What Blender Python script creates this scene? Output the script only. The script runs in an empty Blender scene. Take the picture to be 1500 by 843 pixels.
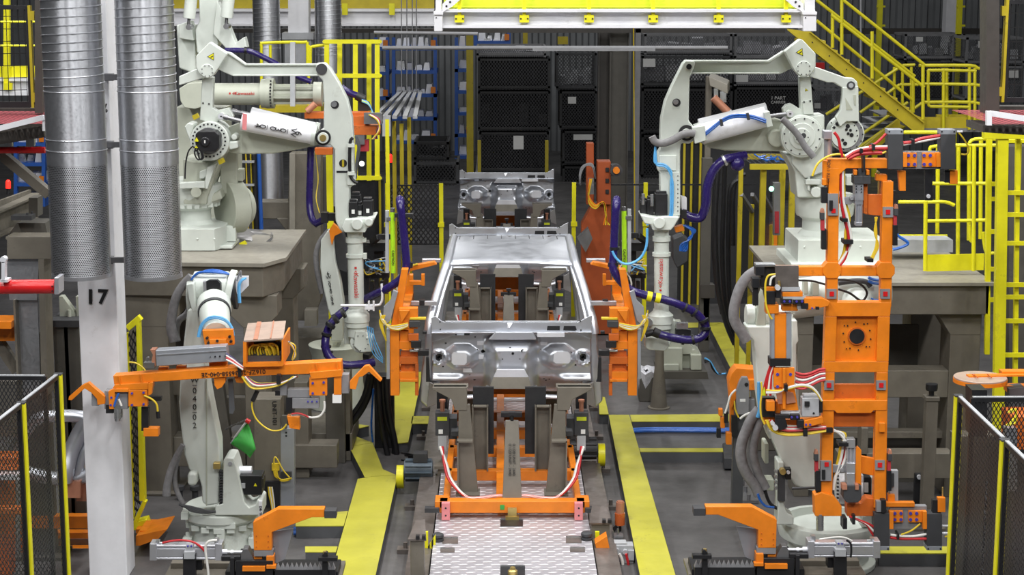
import bpy, bmesh, math, random
from mathutils import Vector as V, Matrix
random.seed(7)
R = math.radians
SC = bpy.context.scene
COL = SC.collection
# ---------------------------------------------------------------- camera model
F, TH, H, CX, CY = 2680.0, R(10.2), 5.2, 732.0, 421.5
cT, sT = math.cos(TH), math.sin(TH)
def ray(px, py):
    a, b = (px - CX) / F, (CY - py) / F
    return a, cT + b * sT, -sT + b * cT
def P(px, py, Y):
    a, dy, dz = ray(px, py); t = Y / dy
    return V((a * t, Y, H + dz * t))
def G(px, py, Z=0.0):
    a, dy, dz = ray(px, py); t = (Z - H) / dz
    return V((a * t, dy * t, Z))
def S(py, Y):
    return Y / ray(0, py)[1] / F
# ---------------------------------------------------------------- materials
MATS = {}
def nodes(name):
    m = bpy.data.materials.new(name); m.use_nodes = True
    nt = m.node_tree; bs = nt.nodes['Principled BSDF']
    MATS[name] = m
    return m, nt, bs
def mth(nt, op, a, b=None, c=None):
    n = nt.nodes.new('ShaderNodeMath'); n.operation = op
    for i, x in enumerate((a, b, c)):
        if x is None: continue
        if isinstance(x, (int, float)): n.inputs[i].default_value = x
        else: nt.links.new(x, n.inputs[i])
    return n.outputs[0]
def noise(nt, scale, detail=4, vec=None, rough=.6):
    n = nt.nodes.new('ShaderNodeTexNoise'); n.inputs['Scale'].default_value = scale
    n.inputs['Detail'].default_value = detail; n.inputs['Roughness'].default_value = rough
    if vec is None:
        g = nt.nodes.new('ShaderNodeNewGeometry'); vec = g.outputs['Position']
    nt.links.new(vec, n.inputs['Vector'])
    return n.outputs['Fac']
def ramp(nt, fac, stops):
    r = nt.nodes.new('ShaderNodeValToRGB'); e = r.color_ramp.elements
    while len(e) < len(stops): e.new(.5)
    for i, (p, c) in enumerate(stops):
        e[i].position = p; e[i].color = (*c, 1)
    nt.links.new(fac, r.inputs[0])
    return r.outputs[0]
def mixc(nt, fac, a, b):
    n = nt.nodes.new('ShaderNodeMix'); n.data_type = 'RGBA'
    for i, x in ((0, fac), (6, a), (7, b)):
        if isinstance(x, (int, float)): n.inputs[i].default_value = x
        elif isinstance(x, tuple): n.inputs[i].default_value = (*x, 1)
        else: nt.links.new(x, n.inputs[i])
    return n.outputs[2]
def bump(nt, bs, h, st=.3, dist=.01):
    b = nt.nodes.new('ShaderNodeBump'); b.inputs['Strength'].default_value = st
    b.inputs['Distance'].default_value = dist
    nt.links.new(h, b.inputs['Height']); nt.links.new(b.outputs[0], bs.inputs['Normal'])
def mat(name, col, rough=.45, metal=0.0, var=.12, sc=6.0, dirt=None, dsc=3.0, damt=.35):
    m, nt, bs = nodes(name)
    c0 = tuple(max(0, x * (1 - var)) for x in col); c1 = tuple(min(1, x * (1 + var)) for x in col)
    c = ramp(nt, noise(nt, sc), [(.3, c0), (.7, c1)])
    if dirt:
        f = mth(nt, 'MULTIPLY', mth(nt, 'SMOOTHSTEP' if False else 'GREATER_THAN', noise(nt, dsc, 8, rough=.75), .62), damt)
        c = mixc(nt, f, c, dirt)
    nt.links.new(c, bs.inputs['Base Color'])
    bs.inputs['Metallic'].default_value = metal
    r = ramp(nt, noise(nt, sc * 2.3), [(.3, (max(.03, rough - .08),) * 3), (.7, (min(1, rough + .08),) * 3)])
    nt.links.new(r, bs.inputs['Roughness'])
    return m
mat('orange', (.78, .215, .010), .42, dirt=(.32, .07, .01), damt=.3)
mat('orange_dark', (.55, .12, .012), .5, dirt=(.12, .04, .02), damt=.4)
mat('robot_white', (.64, .68, .63), .38, var=.05, dirt=(.42, .42, .36), damt=.22, dsc=2.2)
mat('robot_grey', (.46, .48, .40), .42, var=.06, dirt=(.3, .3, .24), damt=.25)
mat('white_paint', (.78, .78, .81), .45, var=.05, dirt=(.45, .43, .42), damt=.2, dsc=2.5)
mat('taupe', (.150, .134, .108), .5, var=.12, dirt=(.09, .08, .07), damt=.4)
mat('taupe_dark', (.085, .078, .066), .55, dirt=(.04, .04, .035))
mat('taupe_light', (.27, .25, .21), .5)
mat('brown_steel', (.055, .048, .042), .5)
mat('yellow', (.80, .74, .012), .42, var=.08, dirt=(.4, .34, .03), damt=.25)
mat('yellow_stair', (.60, .53, .014), .45)
mat('yellow_green', (.56, .63, .02), .4, var=.05)
mat('yellow_old', (.47, .37, .012), .5, dirt=(.2, .15, .02), damt=.4)
mat('yellow_floor', (.50, .47, .05), .5, var=.1, sc=3, dirt=(.26, .23, .06), dsc=2.6, damt=.35)
mat('lime', (.45, .80, .02), .35)
mat('black', (.012, .012, .014), .45)
mat('black_matte', (.018, .018, .02), .75)
mat('charcoal', (.045, .046, .050), .6)
mat('dark_grey', (.085, .088, .095), .55)
mat('grey', (.22, .22, .23), .5)
mat('grey_light', (.40, .41, .43), .45)
mat('boot_cloth', (.20, .195, .20), .85, var=.2, sc=20)
mat('red', (.60, .012, .014), .35)
mat('red_dull', (.42, .03, .04), .55)
mat('hose_red', (.50, .02, .025), .4)
mat('pink', (.75, .25, .26), .5, dirt=(.4, .08, .08))
mat('hose_white', (.75, .74, .70), .45, var=.05)
mat('hose_yellow', (.72, .52, .03), .4)
mat('hose_blue', (.02, .12, .48), .3)
mat('hose_cyan', (.12, .42, .78), .3)
mat('motor_blue', (.08, .11, .14), .5)
mat('rust', (.33, .06, .010), .55)
mat('hose_purple', (.020, .011, .10), .25, var=.15)
mat('blue', (.02, .10, .42), .45)
mat('bolt_blue', (.06, .05, .35), .4)
mat('green', (.05, .38, .06), .6)
mat('copper', (.60, .27, .17), .45, .4)
mat('tan_cover', (.50, .37, .30), .45, .3)
mat('galv', (.50, .51, .54), .38, .85, var=.08, sc=22)
def brushed(name, rot):
    nt = MATS[name].node_tree; bs = nt.nodes['Principled BSDF']; tg = nt.nodes.new('ShaderNodeTangent'); tg.direction_type = 'RADIAL'; tg.axis = 'Z'
    nt.links.new(tg.outputs[0], bs.inputs['Tangent']); bs.inputs['Anisotropic'].default_value = .85; bs.inputs['Anisotropic Rotation'].default_value = rot
mat('duct_zinc', (.50, .51, .54), .42, .9, var=.08, sc=22); brushed('duct_zinc', .25)
mat('steel', (.55, .56, .58), .32, .9, var=.08)
mat('steel_dark', (.26, .26, .27), .38, .8)
mat('steel_brown', (.20, .175, .16), .42, .6, var=.2)
mat('aluminium', (.66, .67, .72), .34, .8, var=.05)
mat('alu_panel', (.40, .42, .46), .42, .5, var=.06)
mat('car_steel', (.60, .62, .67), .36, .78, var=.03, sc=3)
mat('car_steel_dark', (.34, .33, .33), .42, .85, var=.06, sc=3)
mat('bright_zinc', (.86, .87, .92), .36, .45, var=.04)
mat('cardboard', (.42, .32, .2), .7)
mat('paper', (.78, .78, .76), .7, var=.03)
mat('bag_film', (.6, .6, .64), .25, var=.2, sc=30)
mat('brass', (.60, .45, .16), .35, .8)
mat('text_black', (.01, .01, .012), .6)
mat('text_red', (.55, .008, .008), .5)
mat('lamp_amber', (.55, .12, .03), .3)
def emis(name, col, st):
    m, nt, bs = nodes(name)
    bs.inputs['Base Color'].default_value = (*col, 1)
    bs.inputs['Emission Color'].default_value = (*col, 1); bs.inputs['Emission Strength'].default_value = st
emis('lamp_red', (1, .02, .012), 4); emis('lamp_green', (.4, 1, .7), 5); emis('lamp_white', (.9, 1, .85), 4)
# concrete floor
m, nt, bs = nodes('concrete')
c = ramp(nt, noise(nt, .9, 10, rough=.7), [(.32, (.058, .056, .056)), (.55, (.105, .10, .10)), (.75, (.15, .146, .145))])
c2 = mixc(nt, mth(nt, 'MULTIPLY', mth(nt, 'GREATER_THAN', noise(nt, 7, 10, rough=.8), .64), .45), c, (.03, .03, .03))
nt.links.new(c2, bs.inputs['Base Color'])
nt.links.new(ramp(nt, noise(nt, 3), [(.3, (.34,) * 3), (.7, (.58,) * 3)]), bs.inputs['Roughness'])
bump(nt, bs, noise(nt, 40), .08)
# corrugated cladding (vertical ribs are geometry)
mat('cladding', (.25, .26, .27), .55, .2, var=.08, sc=2)
# uv helpers
def uvsep(nt):
    u = nt.nodes.new('ShaderNodeUVMap'); s = nt.nodes.new('ShaderNodeSeparateXYZ')
    nt.links.new(u.outputs[0], s.inputs[0]); return s.outputs[0], s.outputs[1]
def alpha_mat(name, col, rough, metal, fn):
    m, nt, bs = nodes(name)
    bs.inputs['Base Color'].default_value = (*col, 1); bs.inputs['Roughness'].default_value = rough
    bs.inputs['Metallic'].default_value = metal
    nt.links.new(fn(nt, *uvsep(nt)), bs.inputs['Alpha'])
    return m
def diamond(a, b, w):
    def fn(nt, u, v):
        p, q = mth(nt, 'DIVIDE', u, a), mth(nt, 'DIVIDE', v, b)
        s1 = mth(nt, 'LESS_THAN', mth(nt, 'FRACT', mth(nt, 'ADD', p, q)), w)
        s2 = mth(nt, 'LESS_THAN', mth(nt, 'FRACT', mth(nt, 'SUBTRACT', p, q)), w)
        return mth(nt, 'MAXIMUM', s1, s2)
    return fn
def grid(a, b, wa, wb):
    def fn(nt, u, v):
        s1 = mth(nt, 'LESS_THAN', mth(nt, 'FRACT', mth(nt, 'DIVIDE', u, a)), wa)
        s2 = mth(nt, 'LESS_THAN', mth(nt, 'FRACT', mth(nt, 'DIVIDE', v, b)), wb)
        return mth(nt, 'MAXIMUM', s1, s2)
    return fn
alpha_mat('mesh_black', (.05, .05, .055), .32, .6, diamond(.030, .052, .27))
alpha_mat('mesh_grey', (.13, .13, .14), .5, .6, diamond(.05, .08, .28))
alpha_mat('wire_black', (.01, .01, .01), .5, .2, grid(.055, .11, .12, .06))
alpha_mat('wire_dark', (.02, .02, .022), .5, .3, grid(.06, .06, .16, .16))
alpha_mat('mesh_dark', (.03, .03, .033), .45, .5, diamond(.07, .09, .34))
def hexholes(nt, u, v, p=.016, r=.31):
    x, y = mth(nt, 'DIVIDE', u, p), mth(nt, 'DIVIDE', v, p * 1.732)
    out = None
    for o in (0.0, .5):
        fx = mth(nt, 'SUBTRACT', mth(nt, 'FRACT', mth(nt, 'ADD', x, o)), .5)
        fy = mth(nt, 'MULTIPLY', mth(nt, 'SUBTRACT', mth(nt, 'FRACT', mth(nt, 'ADD', y, o)), .5), 1.732)
        d = mth(nt, 'ADD', mth(nt, 'MULTIPLY', fx, fx), mth(nt, 'MULTIPLY', fy, fy))
        h = mth(nt, 'GREATER_THAN', d, r * r)
        out = h if out is None else mth(nt, 'MINIMUM', out, h)
    return out
m = alpha_mat('perforated', (.56, .57, .60), .42, .9, hexholes); brushed('perforated', .25)
# diamond (tread) plate with bump
m, nt, bs = nodes('tread_plate')
bs.inputs['Metallic'].default_value = .45; bs.inputs['Roughness'].default_value = .38
u, v = uvsep(nt)
def lug(nt, u, v, ou, ov, rot):
    x = mth(nt, 'SUBTRACT', mth(nt, 'FRACT', mth(nt, 'ADD', mth(nt, 'DIVIDE', u, .135), ou)), .5)
    y = mth(nt, 'SUBTRACT', mth(nt, 'FRACT', mth(nt, 'ADD', mth(nt, 'DIVIDE', v, .135), ov)), .5)
    p = mth(nt, 'ADD', x, mth(nt, 'MULTIPLY', y, rot)); q = mth(nt, 'SUBTRACT', y, mth(nt, 'MULTIPLY', x, rot))
    d = mth(nt, 'ADD', mth(nt, 'POWER', mth(nt, 'DIVIDE', p, .34), 2), mth(nt, 'POWER', mth(nt, 'DIVIDE', q, .11), 2))
    return mth(nt, 'MAXIMUM', mth(nt, 'SUBTRACT', 1.0, d), 0.0)
hh = mth(nt, 'MAXIMUM', lug(nt, u, v, 0, 0, .2), lug(nt, u, v, .5, .5, .2))
bump(nt, bs, hh, 1.0, .012)
nt.links.new(mixc(nt, mth(nt, 'MINIMUM', mth(nt, 'MULTIPLY', hh, 2.0), .6), ramp(nt, noise(nt, 2.5, 6), [(.3, (.44, .42, .45)), (.7, (.60, .58, .62))]), (.95, .95, .97)), bs.inputs['Base Color'])
# red grating
alpha_mat('grating_red', (.26, .035, .045), .7, 0, diamond(.05, .09, .5))

# ---------------------------------------------------------------- mesh builder
LOC = {}; LAST = {}
SUBS = set('bolt bolt_ring hole_ring motor_label lever_bolt bracket_bolt flange_bolt cylinder_bolt hose_clamp yellow_sleeve post_cap valve_label hose_clip hole_inner box_detail cover_strip shim_bolt screw mast_slot wireway_slot rod_eye_cap elbow_pin disc_hole gear_tick yoke_bolt dowel_hole bracket_bolt lever_recess warning_label maker_mark roof_groove cowl_opening bright_pad hole_set wear_face'.split())
def wl(o): return LOC.get(o.name, V((0, 0, 0))) if o else V((0, 0, 0))
class B:
    k = 0
    def __init__(s): s.v = []; s.f = []; s.mi = []; s.uv = {}; s.c = 0
    def m(s, i): s.c = i; return s
    def add(s, vs, fs, uvs=None):
        o = len(s.v); s.v += [V(p) for p in vs]
        for k, f in enumerate(fs):
            if uvs: s.uv[len(s.f)] = uvs[k]
            s.f.append([o + i for i in f]); s.mi.append(s.c)
        return s
    def box(s, x0, x1, y0, y1, z0, z1):
        return s.add([(x0, y0, z0), (x1, y0, z0), (x1, y1, z0), (x0, y1, z0), (x0, y0, z1), (x1, y0, z1), (x1, y1, z1), (x0, y1, z1)],
                     [(0, 1, 5, 4), (1, 2, 6, 5), (2, 3, 7, 6), (3, 0, 4, 7), (4, 5, 6, 7), (3, 2, 1, 0)])
    def bx(s, c, size, rot=None):
        c = V(c); hx, hy, hz = size[0] / 2, size[1] / 2, size[2] / 2
        vs = [V((a * hx, b * hy, d * hz)) for d in (-1, 1) for a, b in ((-1, -1), (1, -1), (1, 1), (-1, 1))]
        if rot is not None: vs = [rot @ p for p in vs]
        return s.add([c + p for p in vs], [(0, 1, 5, 4), (1, 2, 6, 5), (2, 3, 7, 6), (3, 0, 4, 7), (4, 5, 6, 7), (3, 2, 1, 0)])
    def bar(s, p0, p1, w, h, up=(0, 0, 1)):
        p0, p1 = V(p0), V(p1); d = (p1 - p0)
        if d.length < 1e-6: return s
        z = d.normalized(); u = V(up)
        if abs(z.dot(u)) > .98: u = V((0, 1, 0))
        x = z.cross(u).normalized(); y = x.cross(z).normalized()
        vs = []
        for p in (p0, p1):
            for a, b in ((-1, -1), (1, -1), (1, 1), (-1, 1)): vs.append(p + x * a * w / 2 + y * b * h / 2)
        return s.add(vs, [(0, 1, 5, 4), (1, 2, 6, 5), (2, 3, 7, 6), (3, 0, 4, 7), (4, 5, 6, 7), (3, 2, 1, 0)])
    def cyl(s, p0, p1, r0, r1=None, n=16, cap=True):
        p0, p1 = V(p0), V(p1); r1 = r0 if r1 is None else r1
        z = (p1 - p0).normalized(); u = V((0, 0, 1)) if abs(z.z) < .9 else V((1, 0, 0))
        x = z.cross(u).normalized(); y = z.cross(x)
        vs = []
        for p, r in ((p0, r0), (p1, r1)):
            for i in range(n):
                a = 2 * math.pi * i / n; vs.append(p + x * math.cos(a) * r + y * math.sin(a) * r)
        fs = [(i, (i + 1) % n, n + (i + 1) % n, n + i) for i in range(n)]
        if cap: fs += [tuple(range(n - 1, -1, -1)), tuple(range(n, 2 * n))]
        return s.add(vs, fs)
    def lathe(s, p, prof, axis=(0, 0, 1), n=24, u0=None):
        # prof: list of (t along axis, radius)
        p = V(p); z = V(axis).normalized(); u = V((0, 0, 1)) if abs(z.z) < .9 else V((1, 0, 0))
        x = z.cross(u).normalized(); y = z.cross(x); vs = []
        for t, r in prof:
            for i in range(n):
                a = 2 * math.pi * i / n; vs.append(p + z * t + (x * math.cos(a) + y * math.sin(a)) * max(r, 1e-4))
        fs = []
        for k in range(len(prof) - 1):
            for i in range(n): fs.append((k * n + i, k * n + (i + 1) % n, (k + 1) * n + (i + 1) % n, (k + 1) * n + i))
        fs += [tuple(range(n - 1, -1, -1)), tuple(range((len(prof) - 1) * n, len(prof) * n))]
        return s.add(vs, fs)
    def tube(s, pts, r, n=8, smooth=4, cap=True):
        pts = [V(p) for p in pts]
        if smooth and len(pts) > 2:
            q = []
            for i in range(len(pts) - 1):
                a = pts[max(i - 1, 0)]; b = pts[i]; c = pts[i + 1]; d = pts[min(i + 2, len(pts) - 1)]
                for k in range(smooth):
                    t = k / smooth
                    q.append(.5 * ((2 * b) + (c - a) * t + (2 * a - 5 * b + 4 * c - d) * t * t + (3 * b - a - 3 * c + d) * t ** 3))
            q.append(pts[-1]); pts = q
        rs = r if isinstance(r, (list, tuple)) else None
        vs = []; prev = None; N = len(pts)
        for i, p in enumerate(pts):
            t = (pts[min(i + 1, N - 1)] - pts[max(i - 1, 0)]).normalized()
            if prev is None:
                u = V((0, 0, 1)) if abs(t.z) < .9 else V((0, 1, 0)); x = t.cross(u).normalized()
            else:
                x = (prev - t * prev.dot(t)).normalized()
            prev = x; y = t.cross(x)
            rr = r if rs is None else rs[0] + (rs[1] - rs[0]) * i / (N - 1)
            for k in range(n):
                a = 2 * math.pi * k / n; vs.append(p + (x * math.cos(a) + y * math.sin(a)) * rr)
        fs = []
        for i in range(N - 1):
            for k in range(n): fs.append((i * n + k, i * n + (k + 1) % n, (i + 1) * n + (k + 1) % n, (i + 1) * n + k))
        if cap: fs += [tuple(range(n - 1, -1, -1)), tuple(range((N - 1) * n, N * n))]
        return s.add(vs, fs)
    def prism(s, pts, vec):
        n = len(pts); vec = V(vec); pts = [V(p) for p in pts]
        return s.add(pts + [p + vec for p in pts], [tuple(range(n)), tuple(range(2 * n - 1, n - 1, -1))] +
                     [(i, n + i, n + (i + 1) % n, (i + 1) % n) for i in range(n)])
    def ball(s, c, r, n=12, sq=(1, 1, 1)):
        c = V(c); vs = []; fs = []; m = n // 2
        for j in range(m + 1):
            a = math.pi * j / m
            for i in range(n):
                b = 2 * math.pi * i / n
                vs.append(c + V((math.sin(a) * math.cos(b) * r * sq[0], math.sin(a) * math.sin(b) * r * sq[1], math.cos(a) * r * sq[2])))
        for j in range(m):
            for i in range(n): fs.append((j * n + i, (j + 1) * n + i, (j + 1) * n + (i + 1) % n, j * n + (i + 1) % n))
        return s.add(vs, fs)
    def quad(s, a, b, c, d):
        # flat panel with uv in metres; a->b is u, a->d is v
        a, b, c, d = map(V, (a, b, c, d)); w = (b - a).length; h = (d - a).length
        return s.add([a, b, c, d], [(0, 1, 2, 3)], [[(0, 0), (w, 0), (w, h), (0, h)]])
    # pixel-plane shapes: traced at a world plane Y, real depth going back
    def pp(s, pts, Y, dep):
        B.k += 1; Y += (B.k % 7) * .0006   # keeps overlapping plates from lying in one plane
        return s.prism([P(x, y, Y) for x, y in pts], (0, dep, 0))
    def pr(s, x0, y0, x1, y1, Y, dep): return s.pp([(x0, y0), (x1, y0), (x1, y1), (x0, y1)], Y, dep)
    def pc(s, x, y, r, Y, dep, n=20, r2=None):
        c = P(x, y, Y); k = S(y, Y)
        return s.cyl(c, c + V((0, dep, 0)), r * k, (r if r2 is None else r2) * k, n)
    def pt(s, pts, Y, r, n=8, smooth=4):
        q = [P(p[0], p[1], p[2] if len(p) > 2 else Y) for p in pts]
        k = S(pts[0][1], Y)
        return s.tube(q, [a * k for a in r] if isinstance(r, (tuple, list)) else r * k, n, smooth)
    def pl(s, x0, y0, x1, y1, r, Y, n=14, Y1=None, r1=None):
        k = S(y0, Y)
        return s.cyl(P(x0, y0, Y), P(x1, y1, Y if Y1 is None else Y1), r * k, None if r1 is None else r1 * k, n)
    def pb(s, x0, y0, x1, y1, w, Y, dep):
        # straight bar between two pixels, width w px
        a, b = V((x0, y0)), V((x1, y1)); d = (b - a).normalized(); n = V((-d.y, d.x)) * w / 2
        return s.pp([tuple(a + n), tuple(b + n), tuple(b - n), tuple(a - n)], Y, dep)
    def groups(s):
        # clusters of faces that touch (shared vertices or overlapping bounds)
        par = list(range(len(s.v)))
        def fd(i):
            while par[i] != i: par[i] = par[par[i]]; i = par[i]
            return i
        for f in s.f:
            r = fd(f[0])
            for i in f[1:]: par[fd(i)] = r
        isl = {}
        for k, f in enumerate(s.f): isl.setdefault(fd(f[0]), []).append(k)
        if not 2 <= len(isl) <= 40: return None
        bb = []
        for fs in isl.values():
            vs = [s.v[i] for k in fs for i in s.f[k]]
            bb.append(([min(v[a] for v in vs) - .006 for a in range(3)], [max(v[a] for v in vs) + .006 for a in range(3)], list(fs)))
        ch = True
        while ch:
            ch = False
            for i in range(len(bb)):
                for j in range(i + 1, len(bb)):
                    if all(bb[i][0][a] < bb[j][1][a] and bb[j][0][a] < bb[i][1][a] for a in range(3)):
                        bb[i] = ([min(x, y) for x, y in zip(bb[i][0], bb[j][0])], [max(x, y) for x, y in zip(bb[i][1], bb[j][1])], bb[i][2] + bb[j][2])
                        del bb[j]; ch = True; break
                if ch: break
        if not 2 <= len(bb) <= 8: return None
        if min((V(b_) - V(a_)).length for a_, b_, _ in bb) < .05: return None
        return [g[2] for g in bb]
    def out(s, name, mats, parent=None, bev=0, ang=38, flat=False, **props):
        if isinstance(mats, str): mats = [mats]
        if parent is not None and name in SUBS and parent.name in LAST: parent = LAST[parent.name]
        gs = s.groups() if parent is not None and 'bolt' not in name and 'label' not in name else None
        if gs:
            o = None
            for g in gs:
                q = B(); mp = {}
                for k in g:
                    for i in s.f[k]:
                        if i not in mp: mp[i] = len(q.v); q.v.append(s.v[i])
                    if k in s.uv: q.uv[len(q.f)] = s.uv[k]
                    q.f.append([mp[i] for i in s.f[k]]); q.mi.append(s.mi[k])
                o = q.out1(name, mats, parent, bev, ang, flat, **props)
        else: o = s.out1(name, mats, parent, bev, ang, flat, **props)
        if parent is not None and name not in SUBS: LAST[parent.name] = o
        return o
    def out1(s, name, mats, parent, bev, ang, flat, **props):
        off = wl(parent)
        me = bpy.data.meshes.new(name)
        me.from_pydata([p - off for p in s.v], [], s.f)
        for k in mats: me.materials.append(MATS[k])
        me.polygons.foreach_set('material_index', s.mi)
        if s.uv:
            ul = me.uv_layers.new(name='UVMap')
            for fi, uvs in s.uv.items():
                for li, uvv in zip(me.polygons[fi].loop_indices, uvs): ul.data[li].uv = uvv
        bm = bmesh.new(); bm.from_mesh(me); bmesh.ops.recalc_face_normals(bm, faces=bm.faces); bm.to_mesh(me); bm.free()
        if not flat:
            me.polygons.foreach_set('use_smooth', [True] * len(me.polygons)); me.set_sharp_from_angle(angle=R(ang))
        me.update()
        o = bpy.data.objects.new(name, me); COL.objects.link(o)
        if parent: o.parent = parent
        if bev:
            md = o.modifiers.new('bevel', 'BEVEL'); md.width = bev; md.segments = 2; md.limit_method = 'ANGLE'; md.angle_limit = R(40)
            md.harden_normals = True
        LOC[o.name] = off
        for k, x in props.items(): o[k] = x
        return o
def thing(name, label, cat, loc, group=None):
    o = bpy.data.objects.new(name, None); COL.objects.link(o); o.location = V(loc); o.empty_display_size = .1
    o['label'] = label; o['category'] = cat
    if group: o['group'] = group
    LOC[o.name] = V(loc)
    return o
def tag(o, label, cat, group=None):
    o['label'] = label; o['category'] = cat
    if group: o['group'] = group
    return o
def struct(o): o['kind'] = 'structure'; return o
def text(body, px, py, Y, hpx, matname, parent, rot=0, name='lettering', wid=1.0, thick=.002, ax=None, loc=None, k=None, bold=0, **props):
    cu = bpy.data.curves.new(name, 'FONT'); cu.body = body; cu.align_x = 'CENTER'; cu.align_y = 'CENTER'; cu.extrude = thick
    o = bpy.data.objects.new('tmp_text', cu); COL.objects.link(o)
    k = S(py, Y) if k is None else k
    cu.size = hpx * k * 1.38; cu.offset = bold * cu.size
    bpy.context.view_layer.update()
    me = bpy.data.meshes.new_from_object(o.evaluated_get(bpy.context.evaluated_depsgraph_get()))
    bpy.data.objects.remove(o)
    c = P(px, py, Y) if loc is None else V(loc)
    M = Matrix.Rotation(R(rot), 4, 'Y') @ Matrix.Rotation(R(90), 4, 'X') @ Matrix.Diagonal((wid, 1, 1, 1))
    if ax is not None: M = ax @ M
    me.transform(M); me.materials.clear(); me.materials.append(MATS[matname])
    off = wl(parent)
    for v in me.vertices: v.co += c - off
    q = bpy.data.objects.new(name, me); COL.objects.link(q); q.parent = parent
    for kk, x in props.items(): q[kk] = x
    LOC[q.name] = off
    return q
def warn_label(px, py, r, Y, parent, rot=0):
    b = B()
    tri = lambda q, yy, d: b.pp([(px + q * math.cos(R(a + rot)), py - q * math.sin(R(a + rot))) for a in (90, 210, 330)], yy, d)
    tri(r, Y - .004, .004); b.m(1); tri(r * .8, Y - .006, .002); b.m(0); b.pb(px - r * .25, py + r * .2, px + r * .3, py - r * .15, r * .22, Y - .008, .002)
    return b.out('warning_label', ['text_black', 'yellow'], parent, label='yellow warning triangle')
def railing(name, label, cat, path, zs, posts, r, matn, group=None, parent=None, kick=None):
    # path: list of world points at floor level; zs: rail heights; posts: indices/params
    t = thing(name, label, cat, path[0], group) if parent is None else parent
    for z in zs:
        b = B(); b.tube([p + V((0, 0, z)) for p in path], r, 8, 0); b.out('rail', matn, t)
    for p in posts:
        b = B(); b.cyl(p, V(p) + V((0, 0, max(zs))), r, n=8); b.out('post', matn, t)
    if kick:
        b = B()
        for a, c in zip(path[:-1], path[1:]): b.bar(a + V((0, 0, kick / 2 + .01)), c + V((0, 0, kick / 2 + .01)), .008, kick)
        b.out('kick_plate', matn, t)
    return t
# ================================================================ setting
b = B(); b.box(-26, 26, 4, 62, -.2, 0); struct(b.out('floor', 'concrete'))
b = B()
b.box(-26, 26, 50.15, 50.4, 0, 11)
x = -26
while x < 26:
    b.prism([(x, 50.15, 0), (x + .05, 50.06, 0), (x + .17, 50.06, 0), (x + .22, 50.15, 0)], (0, 0, 11)); x += .34
struct(b.out('wall_back', 'cladding', flat=True))
LX = .113   # centre of the production line
# ================================================================ cable trunk covers (yellow)
def trunk(label, px, z=.12, group=None, matn='yellow_floor', z0=0.0):
    pts = [G(x, y, z) for x, y in px]
    c = sum(pts, V()) / len(pts)
    t = thing('floor_duct', label, 'cable trunk', (c.x, c.y, z0), group)
    b = B(); b.prism([p - V((0, 0, .008)) for p in pts], (0, 0, .008)); b.out('lid', matn, t, label='yellow painted steel lid')
    b = B(); q = [c + (p - c) * .985 for p in pts]
    b.prism([V((p.x, p.y, z0)) for p in q], (0, 0, z - .009 - z0)); b.out('channel', 'dark_grey', t, label='grey side channel')
    return t
CG = 'yellow covered cable trunks on the floor'
trunk('long yellow cable trunk lid on the floor right of the conveyor', [(891.6, 608), (921.5, 608), (1003, 890), (946.5, 890)], .12, CG)
trunk('short yellow trunk lid by the right car sill, behind the long right one', [(877, 582), (886, 582), (891.6, 607), (878, 607)], .12, CG)
trunk('long yellow cable trunk lid left of the conveyor, nearest the camera', [(524, 702), (545, 698.5), (582, 697), (539.9, 890), (470.6, 890)], .12, CG)
trunk('slanted yellow trunk lid linking the long left trunk to the left pedestal', [(511.7, 655), (545.6, 649), (561, 688), (581, 696.4), (544, 698), (535, 701)], .12, CG)
trunk('shaded yellow trunk lid running left behind the unit box', [(470, 640), (490, 628), (545, 648.6), (511.7, 654.5)], .12, CG)
trunk('dim yellow trunk lid behind the black hoses on the left', [(455, 624), (505, 619.5), (541, 624), (512, 631), (474, 634)], .12, CG)
trunk('yellow trunk lid left of the car, below the orange tooling', [(577, 545), (619, 545), (598, 648), (577, 650)], .12, CG)
trunk('short yellow cross lid between left trunk and conveyor beside the car', [(604, 610), (632, 610), (631, 621), (602, 621)], .12, CG)
trunk('far yellow cross lid over blue cables right of the long trunk', [(923, 608), (1068, 607), (1068, 617.5), (925, 617.8)], .10, CG)
trunk('near narrow yellow cross lid right of the long trunk', [(936.5, 657), (1064, 657), (1064, 662), (938, 662)], .12, CG)
trunk('wide yellow cross lid left of the near trunk under the black pad', [(433, 756), (509.5, 749), (503.5, 770.5), (433, 771)], .12, CG)
trunk('narrow yellow cross lid in the lower left beside the bellows', [(447, 801), (494.5, 801), (492, 809), (447, 809)], .12, CG)
trunk('yellow trunk lid on the far floor right of the purple hose loop', [(1039, 478), (1060, 473), (1105, 538), (1073, 545)], .15, CG)
trunk('thin yellow lid behind the base of the right floor robot', [(1005, 473), (1058, 472.5), (1037, 479), (1003, 480)], .15, CG)
trunk('yellow lid on the floor behind the cable tray cover, left rear', [(405, 485), (462, 484), (455, 497), (420, 499)], .15, CG)
trunk('yellow cross lid in the lower right beside the mesh fence', [(1285, 801), (1392, 801), (1390, 811), (1287, 811)], .12, CG)
b = B()
for dy, r in ((629.5, .022), (632, .02)): b.tube([G(921, dy + 1, .03), G(960, dy - .6, .03), G(1068, dy, .03)], r, 8, 4)
tag(b.out('blue_cable', 'hose_blue'), 'pair of dark blue cables lying on the floor between yellow cross lids', 'cable')
b = B()
for dy in (776, 781): b.tube([G(430, dy, .03), G(470, dy, .03), G(505, dy + 1, .03)], .022, 8, 4)
tag(b.out('blue_cable', 'hose_blue'), 'blue cables under the wide yellow cross lid at lower left', 'cable')
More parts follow.
